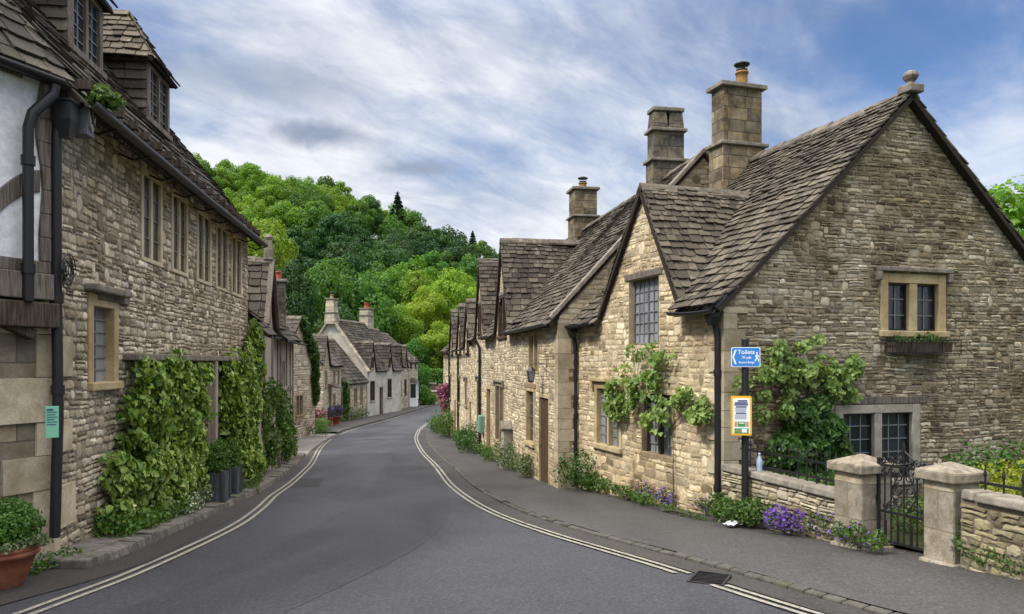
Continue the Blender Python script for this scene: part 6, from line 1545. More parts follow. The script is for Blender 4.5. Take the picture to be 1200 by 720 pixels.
# flower pot with box bush
pc = Vector((-4.82, 7.2)); gz = G(7.2)
PT = empty('flower_pot', 'large terracotta pot at the foot of the ashlar corner', 'plant pot', (pc.x, pc.y, gz)); ZB[PT.name] = 0; PT.scale = (.92, .92, .92)
mb = MB(); mb.lathe([(.20, 0), (.215, .015), (.30, .22), (.345, .335), (.372, .34), (.378, .375), (.365, .39), (.372, .395), (.38, .42), (.365, .445), (.335, .445), (.33, .40), (0, .395)], (0, 0, 0), 36); mb.build('bowl', M['terracotta'], PT, uv=False)
mb = MB(); mb.lathe([(.328, .405), (.2, .425), (0, .43)], (0, 0, 0), 20); mb.build('soil', M['soil'], PT, uv=False)
plant('box_bush', 'rounded clipped box bush growing in the terracotta pot', 'bush', (pc.x, pc.y, gz + .385), [(0, 0, .17, .34, .27), (.16, .05, .2, .22, .19), (-.16, -.05, .18, .22, .18), (.05, -.16, .16, .22, .18), (.0, .15, .26, .2, .18)], 6500, .036, 'box', seed=63, fill=.4, flowers=None)
plant('trailing_plant', 'grey leaved plant trailing over the rim of the terracotta pot', 'plant', (pc.x + .20, pc.y - .02, gz + .40), [(.12, -.05, .03, .1, .06), (.18, .05, -.0, .1, .07), (.05, -.22, .03, .1, .05), (.2, -.0, .06, .1, .06)], 420, .04, 'weed_grey', seed=64)

def ground_pt(px, Yv, dz=.1): return ((px - 600) / 900 * Yv, Yv, G(Yv) + dz)
def low(px, Yv, w, h, n, size, mat, name, label, cat, seed, dz=.12, flowers=None, fill=.6, group=None, dir_=None, shape='oval'):
    """low clump at the foot of a wall; dir_ = direction it spreads along"""
    loc = ground_pt(px, Yv, dz); r = random.Random(seed); B = []
    d = Vector(dir_ or (1, 0)).normalized(); m = max(3, int(w / (h * .6)))
    for i in range(m):
        u = (i / (m - 1) - .5) * w; rr = h * r.uniform(.42, .62); B.append((d.x * u + r.uniform(-.04, .04), d.y * u + r.uniform(-.04, .04), rr * r.uniform(.6, .95), rr * 1.05, rr))
    return plant(name, label, cat, loc, B, n, size, mat, group, seed, fill, flowers=flowers, shape=shape)
wd = tuple(-d1)    # along the right cottage front, away from us
low(128, 9.75, .55, .36, 900, .05, 'box', 'low_bush', 'small yellow flowered bush on the end of the plinth', 'bush', 71, flowers=[('lime', 60, .035, '')])
low(228, 13.0, 2.0, .30, 1300, .06, 'weed_grey', 'flowering_plant', 'white flowered low plant spilling over the plinth near the grey planters', 'plant', 72, flowers=[('whitefl', 260, .04, '')], dir_=(-.2, 1))
low(275, 15.6, .9, .26, 520, .05, 'weed', 'flowering_plant', 'blue flowered low plant on the plinth kerb past the grey planters', 'plant', 73, flowers=[('purple', 50, .035, '')], dir_=(-.2, 1))
low(300, 18.6, 4.0, .36, 1300, .06, 'weed', 'ground_cover', 'straggling weeds along the foot of the tall dark shrub', 'plant', 74, dir_=(-.25, 1))
low(190, 11.2, 2.2, .3, 1100, .07, 'ivy_dark', 'ground_cover', 'dark leaves under the large variegated ivy', 'plant', 75, dir_=(-.13, 1))
low(60, 8.05, .5, .22, 260, .045, 'weed', 'weed_clump', 'weeds in the corner behind the terracotta pot', 'weeds', 76, dz=.02, dir_=(.3, 1))
# right hand side, near to far
low(1005, 9.0, .55, .26, 700, .045, 'weed', 'flowering_plant', 'green clump with small purple flowers at the foot of the left gate pillar', 'plant', 81, flowers=[('purple', 70, .035, '')], dir_=(-.33, .95))
low(970, 9.75, .34, .34, 420, .045, 'weed', 'flowering_plant', 'small lilac flowered plant between the purple aubrietia and the gate pillar', 'plant', 82, flowers=[('purple', 110, .036, '')], dir_=(-.33, .95))
low(921, 10.25, .20, .30, 260, .045, 'weed', 'aubrietia', 'bright purple mound of flowers against the garden wall', 'flowers', 83, flowers=[('purple', 620, .036, '')], dir_=(-.33, .95), fill=.4)
low(880, 10.9, .62, .36, 1100, .06, 'weed', 'leafy_clump', 'fresh green clump at the foot of the sign post', 'plant', 84, dir_=(-.7, .4))
low(848, 11.55, .42, .36, 800, .055, 'weed', 'leafy_clump', 'green clump below the downpipe at the cottage corner', 'plant', 85, dir_=tuple(-d1))
for i, (px, w, h, n, fl, lab) in enumerate(((828, .3, .22, 200, 60, 'small purple flowers left of the cottage downpipe'), (784, .35, .26, 260, 120, 'purple flowers beside the pale stone at the wall foot'), (758, .32, .28, 260, 150, 'purple flowers under the vine covered window'))):
    y = 7.26 / ((px - 600) / 900 + .326) - .12; low(px, y, w, h, n, .045, 'weed', 'flowering_plant', lab, 'flowers', 90 + i, flowers=[('purple', fl, .04, '')], dir_=wd)
low(735, 14.7, 1.9, .24, 700, .06, 'weed', 'weed_clump', 'weeds along the wall foot under the honey stone window', 'weeds', 95, dir_=wd)
low(697, 16.55, .8, .42, 700, .07, 'weed', 'weed_clump', 'weeds beside the downpipe in the corner of the two cottages', 'weeds', 96, dir_=wd)
low(681, 16.9, .45, .9, 900, .075, 'vine_dark', 'ivy_clump', 'small ivy climbing at the foot of the corner downpipe', 'ivy', 97, dir_=wd)
ow = (-.176, .984)
def rowclump(px, off, w, h, n, size, mat, name, label, cat, seed, fl=None):
    y = 4.17 / ((px - 600) / 900 + .177); x = (px - 600) / 900 * y - off; pxx = 600 + 900 * x / y; return low(pxx, y, w, h, n, size, mat, name, label, cat, seed, dir_=ow, flowers=fl)
rowclump(622, .12, .7, .6, 900, .07, 'weed_grey', 'leafy_clump', 'grey green clump left of the plank door', 'plant', 101)
rowclump(602, .15, 1.3, .9, 1500, .075, 'weed_grey', 'leafy_clump', 'grey green bush round the stone buttress', 'plant', 102)
rowclump(578, .2, 2.2, .55, 900, .075, 'weed', 'leafy_clump', 'low green plants under the mullioned window of the long row cottage', 'plant', 103)
rowclump(559, .28, 2.0, 1.2, 2200, .08, 'vine_dark', 'tall_shrub', 'dark bush with small flowers under the green meter box', 'bush', 104, [('purple', 40, .06, '')])
rowclump(549, .28, 2.6, .75, 1400, .085, 'weed', 'leafy_clump', 'green plants before the farthest cottage', 'plant', 105)
rowclump(531, .42, 2.2, 1.35, 2200, .095, 'weed', 'tall_shrub', 'bright green shrub below the hanging basket', 'bush', 106)
rowclump(524, .6, 2.2, .9, 900, .10, 'vine_dark', 'leafy_clump', 'small dark bush at the far end of the right hand row', 'bush', 107)
# hanging basket of pink flowers
bp_ = Vector((-3.86, 43.2)); HBk = empty('hanging_basket', 'hanging basket overflowing with pink flowers on the farthest cottage', 'flower basket', (bp_.x, bp_.y, -1.9)); ZB[HBk.name] = 0
mb = MB(); mb.lathe([(0, -.05), (.25, .02), (.36, .25), (.38, .27)], (0, 0, 0), 14); mb.tube([(.9, .1, 1.1), (.3, 0, 1.15), (0, 0, 1.1)], .02, 6)
for a in (0, 2.1, 4.2): mb.tube([(.36 * math.cos(a), .36 * math.sin(a), .25), (0, 0, 1.1)], .008, 5)
mb.build('basket', M['iron'], HBk, uv=False)
for nm, mt, nn, sz, sd in (('foliage', 'weed', 900, .1, 1), ('blossom', 'pink', 1100, .10, 2)):
    p, d = blob_points([(0, 0, .2, .36, .42), (.05, -.05, -.3, .30, .42), (-.15, 0, .45, .22, .25), (.15, 0, .5, .22, .25), (.08, 0, -.75, .18, .3)], nn, 110 + sd, .3 if sd == 2 else .6); f = leaf_mesh(nm, p, d, sz, mt, HBk, seed=sd, shape='heart' if sd == 2 else 'oval'); 
# slot planters with small conifers in front of the ivy
def planter(px, Yv, label, lab2, sd):
    x, y, z = ground_pt(px, Yv, .125); o = empty('square_planter', label, 'planter', (x, y, z), R(8), 'grey boarded planters'); ZB[o.name] = 0
    mb = MB(); s_ = .21
    for (cx, cy, rot) in ((0, -s_, 0), (0, s_, 0), (-s_, 0, 90), (s_, 0, 90)):
        for k in range(5):
            u = -.2 + k * .1; c = Vector((u, 0, .27)); m_ = Matrix.Rotation(R(rot), 3, 'Z'); c = m_ @ c; mb.box((c.x + cx, c.y + cy, .27), (.094, .025, .52), m_)
    mb.build('boards', M['planter'], o); mb = MB()
    for sx in (-1, 1):
        for sy in (-1, 1): mb.box((sx * s_, sy * s_, .29), (.06, .06, .58))
    mb.box((0, 0, .46), (.38, .38, .03)); mb.build('corner_post', M['planter'], o)
    plant('potted_conifer', lab2, 'bush', (x, y, z + .5), [(0, 0, .2, .26, .28), (.08, .05, .42, .18, .24), (-.1, 0, .32, .2, .24), (0, -.1, .28, .2, .22)], 2200, .055, 'ivy_dark', seed=sd, fill=.6)
planter(251, 14.1, 'grey boarded planter, the nearer of the pair before the ivy', 'dark feathery bush in the nearer grey planter', 121)
planter(266, 15.3, 'grey boarded planter, the farther of the pair before the ivy', 'dark feathery bush in the farther grey planter', 122)
# plant growing in the gutter
gp_ = B.w(.35, -.40); plant('gutter_weed', 'bright green weed sprouting from the gutter above the rain hopper', 'weed', (gp_.x, gp_.y, ZEB - .34), [(0, 0, .16, .16, .13), (.1, .1, .12, .11, .10), (-.06, .1, .2, .1, .1), (.03, -.08, .1, .1, .1)], 420, .06, 'weed', seed=131, shape='heart')
# window box plants
mb = None
plant('trailing_plant', 'green plants trailing from the window box', 'plant', (wxy.x - .03, wxy.y - .1, wb0.z + .17), [(u, u * .32, .05 + .05 * math.sin(u * 9), .13, .10) for u in (-.42, -.28, -.12, .04, .18, .32, .44)], 620, .05, 'weed', seed=132)
# garden behind the railings
plant('garden_shrub', 'dark green loose shrub behind the right hand railing', 'shrub', (6.75, 11.2, G(10.5) + .12), [(.2, .2, .6, .5), (.7, 0, .65, .5), (1.5, .2, .6, .6), (-.3, -.3, .4, .45), (2.3, 0, .8, .7)], 4200, .075, 'vine_dark', seed=141, fill=.7)
plant('garden_shrub', 'yellow green mound behind the railing on the right of the gate', 'shrub', (5.75, 9.35, G(9.1) + .12), [(-.35, 0, .4, .36, .36), (.2, .1, .52, .42, .42), (.7, .2, .55, .45, .42), (1.2, .4, .55, .45, .42), (-.1, -.4, .36, .34, .34)], 4200, .05, 'lime', seed=142, fill=.6)
plant('garden_shrub', 'bright green low shrub seen through the iron gate', 'shrub', (5.55, 10.1, G(10) + .11), [(-.3, 0, .2, .3, .25), (.2, .2, .26, .34, .3), (.5, -.2, .22, .3, .26)], 1800, .055, 'weed', seed=143, fill=.6)
plant('garden_shrub', 'low yellow green plant behind the railing near the ivy mound', 'shrub', (4.55, 11.2, G(11) + .12), [(-.3, .1, .3, .34, .34), (.1, 0, .35, .38, .38), (.5, .1, .3, .36, .34)], 2000, .055, 'weed', seed=144, fill=.6)
plant('moss_strip', 'green moss and ivy growing at the foot of the wall right of the gate', 'plant', (4.78, 7.25, G(7.25) + .10), [(.235 - .345 * u + 0, u - .68, .07, .16, .10) for u in np.linspace(0, 1.5, 14)] + [(-.03, .40, .24, .08, .24)], 1500, .032, 'weed', seed=145, fill=.7, stems=False) if False else None
MS = [(-.345 * (u), u, .05 + .05 * (k % 3), .13, .09) for k, u in enumerate(np.linspace(-1.1, .55, 15))] + [(-.345 * .56 - .0, .56, .26, .07, .22)]
plant('moss_strip', 'green creeping plants at the foot of the wall right of the gate', 'plant', (7.45 - .345 * 7.35 - .10, 7.35, G(7.35) + .10), MS, 1900, .034, 'weed', seed=146, fill=.7, stems=False)
low(778, 12.9, 2.6, .12, 600, .04, 'weed', 'weed_clump', 'thin weeds along the wall foot between the purple flowers', 'weeds', 147, dir_=wd)
# far flowers by the flower cottage, ivy on the gabled cottage, wall plants
for i, (px, py, Yv, w, h, fm, lab) in enumerate(((383, 490, 50.5, 1.1, 1.3, 'purple', 'tub of lilac flowers by the door of the flower cottage'), (393, 487, 52.5, 1.0, 1.5, 'purple', 'taller tub of mauve flowers beside the lilac tub'), (372, 497, 47.5, 1.3, 1.0, 'pink', 'tub of dark pink flowers at the corner of the flower cottage'))):
    x = (px - 600) / 900 * Yv; o = empty('flower_tub', lab, 'flower tub', (x, Yv, G(Yv) + .1), 0, 'flower tubs outside the far cottage'); ZB[o.name] = 0
    mb = MB(); mb.lathe([(.28, 0), (.38, .5), (.42, .5), (.42, .56), (.36, .56), (0, .5)], (0, 0, 0), 14); mb.build('tub', M['pot_red'], o, uv=False)
    for nm, mt, nn, sz, sd in (('foliage', 'weed', 700, .11, 1), ('blossom', fm, 420, .12, 2)):
        p, d = blob_points([(0, 0, .8, .5, .4), (.25, 0, 1.0, .35, .35), (-.3, 0, .9, .35, .3)], nn, 150 + i * 3 + sd, .4); leaf_mesh(nm, p, d, sz, mt, o, seed=sd, shape='oval')
pd = Plane(D_, (0, 0), (1, 0)); pg = Plane(D_, (0, 4.6), (0, -1))
climber('ivy', 'bright ivy strip climbing the gable edge of the small gabled cottage', 'ivy', pg, [(4.3, -.6, .45, .9), (4.2, .3, .4, .8), (3.7, .9, .4, .6), (3.1, 1.6, .4, .6), (2.6, 2.1, .35, .4), (4.4, -1.6, .4, .8)], 1500, .2, 'vine_dark', .25, 161, stems=[[(4.4, -3.8), (4.4, -2), (4.2, 0), (2.8, 1.9)]])
climber('creeper', 'dry brownish creeper over the side wall of the small gabled cottage', 'creeper', pd, [(.8, -1.0, .9, .5), (2.0, -.8, 1.0, .5), (1.2, -1.8, .5, .4)], 900, .17, 'weed_grey', .3, 163, stems=[[(.4, -4), (.5, -2), (1, -1)]], gap=.1)
climber('creeper', 'dark climber between the flower cottage and the low roofed cottage', 'creeper', ff, [(.3, -2.6, .45, .8), (.3, -3.5, .5, .8), (.2, -1.8, .3, .5)], 900, .18, 'ivy_dark', .35, 165, stems=[[(.3, -4.3), (.3, -2)]])
low(352, 42.5, 2.6, .6, 600, .12, 'weed', 'weed_clump', 'weeds at the foot of the gabled cottage by the side lane', 'weeds', 167, dir_=(1, 0))
low(376, 46.3, 1.6, .9, 700, .13, 'ivy_dark', 'leafy_clump', 'green bush at the corner between the gabled and flower cottages', 'bush', 168, dir_=(-.2, 1))
low(414, 57.5, 5, .8, 800, .14, 'weed_grey', 'leafy_clump', 'grey green plants before the low roofed cottage', 'plant', 169, dir_=(.12, 1))

# hedge, topiary, stone posts at the bend
def hedge(name, label, cat, x0, x1, y, zh, depth, n, size, mat, seed):
    o = empty(name, label, cat, ((x0 + x1) / 2, y, -4.5)); r = np.random.default_rng(seed); ZB[o.name] = 0
    w = (x1 - x0) / 2; face = r.choice(4, n, p=[.5, .25, .125, .125]); P = np.zeros((n, 3)); N = np.zeros((n, 3)); u = r.uniform(-1, 1, n); v = r.uniform(0, 1, n)
    f = face == 0; P[f] = np.stack([u[f] * w, np.full(f.sum(), -depth / 2), v[f] * zh], 1); N[f] = (0, -1, .2)
    f = face == 1; P[f] = np.stack([u[f] * w, (v[f] - .5) * depth, np.full(f.sum(), zh)], 1); N[f] = (0, 0, 1)
    for k, sg in ((2, 1), (3, -1)):
        f = face == k; P[f] = np.stack([np.full(f.sum(), sg * w), u[f] * depth / 2, v[f] * zh], 1); N[f] = (sg, 0, .2)
    P += r.normal(0, .09, (n, 3)); leaf_mesh('foliage', P, N, size, mat, o, seed=seed, shape='oval')
    mb = MB(); mb.box((0, 0, zh * .47), (w * 1.9, depth * .8, zh * .9)); mb.build('inner_branches', M['wood_floor'], o, uv=False); return o
hedge('clipped_hedge', 'long clipped green hedge across the bend of the street', 'hedge', -12.2, -4.5, 95, 3.55, 1.6, 9000, .24, 'hedge', 171)
plant('topiary_bush', 'round clipped bush beside the last cottage at the bend', 'bush', (-10.6, 87, -4.5), [(0, 0, 3.0, 1.5, 1.35), (.2, 0, 1.5, 1.1, 1.2), (-.6, 0, 2.5, 1.0, 1.0)], 3600, .22, 'tree_mid', seed=172, fill=.3)
plant('leafy_bush', 'low bush at the kerb below the round clipped bush', 'bush', (-8.9, 79.5, -4.4), [(0, 0, .7, .9, .8), (.3, .5, .6, .8, .7), (-.3, .6, 1.3, .8, .8)], 2200, .2, 'hedge', seed=173)
for i, (px, py, Yv, w, h, lab) in enumerate(((506, 0, 88, 1.0, 2.0, 'tall stone post in front of the clipped hedge'), (512.5, 0, 86, 1.7, 1.2, 'low stone block wall beside the tall stone post'))):
    x = (px - 600) / 900 * Yv; o = empty('stone_post', lab, 'stone post', (x, Yv, G(Yv))); ZB[o.name] = 0
    mb = MB(); mb.hexa([(-w / 2, -.4, -.2), (w / 2, -.4, -.2), (w / 2, .4, -.2), (-w / 2, .4, -.2), (-w / 2 + .05, -.36, h), (w / 2 - .05, -.36, h), (w / 2 - .05, .36, h), (-w / 2 + .05, .36, h)]); mb.build('shaft', M['chim'], o, bevel=.05)
    mb = MB(); mb.hexa([(-w / 2 - .04, -.45, h + .003), (w / 2 + .04, -.45, h + .003), (w / 2 + .04, .45, h + .003), (-w / 2 - .04, .45, h + .003), (-w / 2 + .1, -.3, h + .18), (w / 2 - .1, -.3, h + .18), (w / 2 - .1, .3, h + .18), (-w / 2 + .1, .3, h + .18)]); mb.build('cap', M['cap'], o, bevel=.03)

# ------------------------------------------------------------------ trees
def crown_mesh(rx, rz, zc, nb, n, size, mat, seed, low=-.7, rb=(.28, .46)):
    p, d = blob_points(crown_blobs(rx, rz, nb, zc, seed, rb, low), n, seed, .3)
    d = d + np.stack([p[:, 0] / rx, p[:, 1] / rx, (p[:, 2] - zc) / rz], 1) * .5
    o = leaf_mesh('crown', p, d, size, mat, None, jitter=.5, shape='oval', seed=seed, origin=(0, 0, 0)); me = o.data; bpy.data.objects.remove(o); return me
def trunk_me(h, r, seed): 
    o = trunk_mb(h, r, seed).build('trunk', M['bark'], None, uv=False); me = o.data; bpy.data.objects.remove(o); return me
def crownmat(me, mat): m2 = me.copy(); m2.materials.clear(); m2.materials.append(M[mat]); return m2
protos = []
for i, (rx, rz, zc, nb) in enumerate(((4.6, 4.6, 7.4, 26), (5.2, 4.2, 7.2, 30), (3.9, 5.4, 8.0, 24), (4.4, 4.0, 6.6, 28), (3.6, 4.6, 7.2, 22))):
    me = crown_mesh(rx, rz, zc, nb + 16, 5200, .46, 'tree_mid', 200 + i, rb=(.18, .36)); protos.append({m: crownmat(me, m) for m in ('tree_bright', 'tree_mid', 'tree_dark')})
trunk_far = trunk_me(9.5, .3, 3)
def conifer_me(h, r, n, seed, size=.55):
    rr = np.random.default_rng(seed); P = []; N = []
    layers = 21
    for L in range(layers):
        z = h * (.12 + .86 * L / layers); R_ = r * (1 - L / layers) ** .85; nb = 7
        for b in range(nb):
            a = b * 6.283 / nb + L * .8 + rr.uniform(-.2, .2); m = max(4, int(n / layers / nb * (1 - .6 * L / layers) * 1.4)); t = rr.uniform(.05, 1, m) ** .7
            lat = rr.normal(0, .13, m) * R_ * (1.1 - t); P.append(np.stack([np.cos(a) * t * R_ - np.sin(a) * lat, np.sin(a) * t * R_ + np.cos(a) * lat, z - t * R_ * .32 + rr.normal(0, .08, m) + (t > .8) * .12], 1)); N.append(np.tile((np.cos(a) * .4, np.sin(a) * .4, 1), (m, 1)))
    tz = rr.uniform(.9, 1.0, 40) * h; P.append(np.stack([rr.normal(0, .08, 40), rr.normal(0, .08, 40), tz], 1)); N.append(rr.normal(0, 1, (40, 3)))
    o = leaf_mesh('crown', np.concatenate(P), np.concatenate(N), size, 'conifer', None, jitter=.35, shape='oval', seed=seed, origin=(0, 0, 0), aspect=.5); me = o.data; bpy.data.objects.remove(o); return me
def tree(name, label, cat, loc, crown, trunk, s, rz, group=None):
    o = empty(name, label, cat, loc, rz, group); o.scale = (s[0], s[0], s[1])
    for nm, me in (('trunk', trunk), ('crown', crown)):
        c = bpy.data.objects.new(nm, me); COL.objects.link(c); c.parent = o
    return o
# the wood on the hill: separate trees, light and dark kinds
rt = random.Random(77); pts = []
y = 100.0
while y < 262:
    step = 7.4 + (y - 100) * .012
    x0, x1 = -.475 * y - 3, .035 * y + 2
    x = x0 + rt.uniform(0, step)
    while x < x1:
        pts.append((x + rt.uniform(-2.2, 2.2), y + rt.uniform(-2.2, 2.2))); x += step * rt.uniform(.85, 1.2)
    y += step * .92
cnt = 0
for (x, y) in pts:
    z = float(hill_z(x, y)); px = 600 + 900 * x / y
    if y < 128 and px > 425: continue
    py = 425 - 900 * (z + 7) / y
    nz = mnoise.noise(Vector((x * .03, y * .045, 3))) + .25 * rt.uniform(-1, 1)
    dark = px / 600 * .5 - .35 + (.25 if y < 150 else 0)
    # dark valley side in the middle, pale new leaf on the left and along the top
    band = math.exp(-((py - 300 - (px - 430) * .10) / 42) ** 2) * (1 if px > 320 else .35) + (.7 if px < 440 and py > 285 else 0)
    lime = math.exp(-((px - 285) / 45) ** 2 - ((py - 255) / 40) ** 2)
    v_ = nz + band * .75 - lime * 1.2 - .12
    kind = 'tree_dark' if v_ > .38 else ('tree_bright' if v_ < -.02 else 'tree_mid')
    lab = {'tree_dark': 'dark green broadleaf tree in the wood on the hillside', 'tree_mid': 'mid green broadleaf tree in the wood on the hillside', 'tree_bright': 'bright green broadleaf tree in the wood on the hillside'}[kind]
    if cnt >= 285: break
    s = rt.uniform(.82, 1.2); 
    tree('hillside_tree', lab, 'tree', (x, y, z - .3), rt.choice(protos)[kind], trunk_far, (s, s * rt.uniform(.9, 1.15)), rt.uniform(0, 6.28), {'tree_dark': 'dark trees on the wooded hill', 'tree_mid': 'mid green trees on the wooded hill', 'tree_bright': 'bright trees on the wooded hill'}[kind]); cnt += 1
print('hill trees', cnt, len(pts))
cm = conifer_me(15, 4.0, 8500, 5, .75); trunk_con = trunk_me(13, .25, 5)
for i, (px, Yv, top, s, lab) in enumerate(((466, 222, 226, 1.75, 'tall dark conifer standing above the wood on the skyline'), (554, 220, 271, 1.0, 'small dark conifer spire on the skyline left of the stone dormers'), (571.5, 215, 289, .9, 'smallest conifer spire beside the stone dormers'))):
    zt_c = (425 - top) / 900 * Yv; tree('conifer', lab, 'conifer', ((px - 600) / 900 * Yv, Yv, zt_c - 15 * s), cm, trunk_con, (s, s), i * 1.3)
# nearer big trees behind the village
big = [crown_mesh(5.2, 5.4, 9.2, 34, 11000, .42, 'tree_bright', 301, low=-.85, rb=(.24, .40)), crown_mesh(4.6, 6.2, 9.6, 34, 11000, .40, 'tree_bright', 302, low=-.85, rb=(.24, .40))]
trunk_big = trunk_me(12, .34, 9)
bm = {(i, m): crownmat(big[i], m) for i in (0, 1) for m in ('tree_lime', 'tree_bright', 'tree_mid', 'tree_dark')}
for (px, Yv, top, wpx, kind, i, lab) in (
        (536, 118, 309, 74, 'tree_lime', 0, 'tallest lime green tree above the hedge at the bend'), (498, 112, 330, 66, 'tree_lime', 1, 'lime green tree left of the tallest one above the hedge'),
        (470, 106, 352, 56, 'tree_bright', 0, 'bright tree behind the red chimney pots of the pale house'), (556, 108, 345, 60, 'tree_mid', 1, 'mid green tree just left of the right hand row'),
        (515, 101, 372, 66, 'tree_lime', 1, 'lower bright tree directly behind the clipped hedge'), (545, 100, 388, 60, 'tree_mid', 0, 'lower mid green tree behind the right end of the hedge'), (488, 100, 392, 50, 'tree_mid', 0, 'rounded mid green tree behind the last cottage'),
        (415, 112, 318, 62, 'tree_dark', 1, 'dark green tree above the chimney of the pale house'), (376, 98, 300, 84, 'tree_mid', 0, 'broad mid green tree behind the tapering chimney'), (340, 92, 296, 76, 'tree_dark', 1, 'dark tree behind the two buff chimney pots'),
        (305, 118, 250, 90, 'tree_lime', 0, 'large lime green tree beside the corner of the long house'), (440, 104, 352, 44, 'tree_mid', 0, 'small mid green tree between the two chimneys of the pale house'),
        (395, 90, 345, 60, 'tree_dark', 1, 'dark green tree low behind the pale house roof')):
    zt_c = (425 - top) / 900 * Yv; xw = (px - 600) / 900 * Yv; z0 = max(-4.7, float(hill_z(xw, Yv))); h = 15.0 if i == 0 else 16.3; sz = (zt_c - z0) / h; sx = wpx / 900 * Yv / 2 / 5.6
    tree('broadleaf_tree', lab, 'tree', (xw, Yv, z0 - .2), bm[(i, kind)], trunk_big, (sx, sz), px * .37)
for (x, Yv, top, wm, kind, i, lab) in ((33.0, 50, 200, 14, 'tree_bright', 0, 'bright green tree rising behind the gable roof on the right'), (28.6, 47, 232, 9, 'tree_mid', 1, 'smaller green tree against the slope of the gable roof on the right'), (43, 52, 200, 13, 'tree_mid', 1, 'green tree farthest right behind the big cottage')):
    zt_c = (425 - top) / 900 * Yv; h = 15.0 if i == 0 else 16.3; tree('broadleaf_tree', lab, 'tree', (x, Yv, -4.4), bm[(i, kind)], trunk_big, (wm / 11.2, (zt_c + 4.4) / h), x)

# ------------------------------------------------------------------ sky, sun, camera
SUN_DIR = Vector((-.70, -.32, .88)).normalized()
elev = math.asin(SUN_DIR.z); az = math.atan2(SUN_DIR.x, SUN_DIR.y)
w = bpy.data.worlds.new('World'); sc.world = w; w.use_nodes = True; nt = w.node_tree; q = NB(nt); bg_ = nt.nodes['Background']
sky = q.n('ShaderNodeTexSky', sky_type='NISHITA', sun_disc=False); sky.sun_elevation = elev; sky.sun_rotation = az; sky.air_density = 1.0; sky.dust_density = .6; sky.ozone_density = 2.0
gen = q.n('ShaderNodeTexCoord').outputs['Generated']
sx = q.n('ShaderNodeSeparateXYZ'); q.l(gen, sx.inputs[0])
zc = q.math('MAXIMUM', sx.outputs[2], 0.0); den = q.math('ADD', zc, .30)
cx_ = q.math('DIVIDE', sx.outputs[0], den); cy_ = q.math('DIVIDE', sx.outputs[1], den)
cmb = q.n('ShaderNodeCombineXYZ'); q.l(cx_, cmb.inputs[0]); q.l(cy_, cmb.inputs[1])
m0 = q.n('ShaderNodeMapping'); q.l(cmb.outputs[0], m0.inputs['Vector']); m0.inputs['Rotation'].default_value = (0, 0, R(-42))
mp = q.n('ShaderNodeMapping'); q.l(m0.outputs[0], mp.inputs['Vector']); mp.inputs['Scale'].default_value = (.72, 1.35, 1); mp.inputs['Location'].default_value = (3.1, 1.7, 0)
n1, _ = q.noise(mp.outputs[0], 1.0, 7, .54, dist=.8)
n2, _ = q.noise(mp.outputs[0], 2.7, 6, .56, dist=.35)
n4, _ = q.noise(mp.outputs[0], 7.5, 6, .62, dist=.5)
f = q.math('ADD', q.math('ADD', q.math('MULTIPLY', n1, .68), q.math('MULTIPLY', n2, .24)), q.math('MULTIPLY', n4, .08))
# more veil in the middle of the view and down towards the horizon
side = q.math('ABSOLUTE', q.math('ADD', sx.outputs[0], .02))
f = q.math('ADD', f, q.math('MULTIPLY_ADD', side, -.12, .10)); f = q.math('ADD', f, q.math('MULTIPLY', q.math('SUBTRACT', .34, zc), .32))
cov = q.ss(f, .39, .66)
cloud = q.ramp(q.math('MULTIPLY_ADD', n4, .45, q.math('MULTIPLY', n2, .6)), [(.36, (4.6, 5.1, 6.1)), (.62, (8.7, 8.85, 9.1))])
skyc = q.mix(1, sky.outputs[0], (.80, .95, 1.18), 'MULTIPLY')
col = q.mix(q.math('MULTIPLY', cov, .90), skyc, cloud)
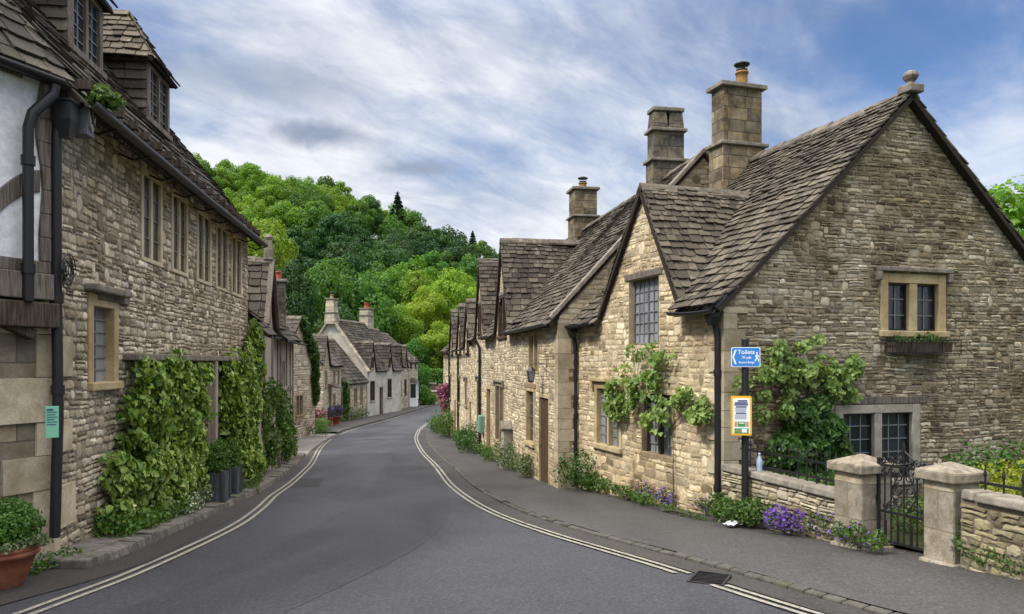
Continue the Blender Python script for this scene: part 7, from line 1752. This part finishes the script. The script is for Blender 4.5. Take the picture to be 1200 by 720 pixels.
# grey undersides of thicker cloud
n3, _ = q.noise(mp.outputs[0], .9, 5, .6, dist=.5)
col = q.mix(q.math('MULTIPLY', q.ss(n3, .56, .74), .55), col, (2.3, 2.9, 4.2))
_, wn = q.noise(gen, 14, 4, .6)
for (px, py, rx, ry, am) in ((375, 160, .072, .017, 1.0), (490, 198, .045, .012, .8), (300, 95, .14, .030, .55), (900, 150, .08, .03, .35)):
    d = Vector(((px - 600) / 900, 1, (425 - py) / 900)).normalized()
    dv = q.vmath('ADD', q.vmath('SUBTRACT', gen, tuple(d)), q.vmath('MULTIPLY', q.vmath('SUBTRACT', wn, (.5, .5, .5)), (.07, .0, .035)))
    dv = q.vmath('MULTIPLY', dv, (1 / rx, .5, 1 / ry)); ln_ = q.n('ShaderNodeVectorMath', operation='LENGTH'); q.l(dv, ln_.inputs[0])
    m_ = q.math('SUBTRACT', 1, q.ss(ln_.outputs['Value'], .25, 1.25)); col = q.mix(q.math('MULTIPLY', m_, am), col, (2.9, 3.4, 4.5))
# sky above the view brightened and warmed as added fill light, dimmer towards the horizon
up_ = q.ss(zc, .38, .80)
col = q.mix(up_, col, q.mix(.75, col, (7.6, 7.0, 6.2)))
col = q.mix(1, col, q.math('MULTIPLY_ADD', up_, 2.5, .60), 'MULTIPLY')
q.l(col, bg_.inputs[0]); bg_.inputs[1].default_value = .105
sl = bpy.data.lights.new('sun', 'SUN'); sl.energy = 2.1; sl.angle = R(7); sl.color = (1, .94, .84)
so = bpy.data.objects.new('sun', sl); COL.objects.link(so); so.rotation_euler = SUN_DIR.to_track_quat('Z', 'Y').to_euler(); so.location = SUN_DIR * 100
cam = bpy.data.cameras.new('camera'); co_ = bpy.data.objects.new('camera', cam); COL.objects.link(co_); co_.rotation_euler = (R(90), 0, 0)
cam.sensor_width = 36; cam.lens = 27; cam.shift_y = 65 / 1200; cam.clip_end = 6000; cam.clip_start = .05; sc.camera = co_
vs = sc.view_settings; sc.display_settings.display_device = 'sRGB'; vs.view_transform = 'Standard'; vs.look = 'None'; vs.exposure = 0.88; vs.gamma = 1; vs.use_curve_mapping = False
sc.cycles.max_bounces = 6; sc.cycles.transparent_max_bounces = 4; sc.cycles.use_denoising = True
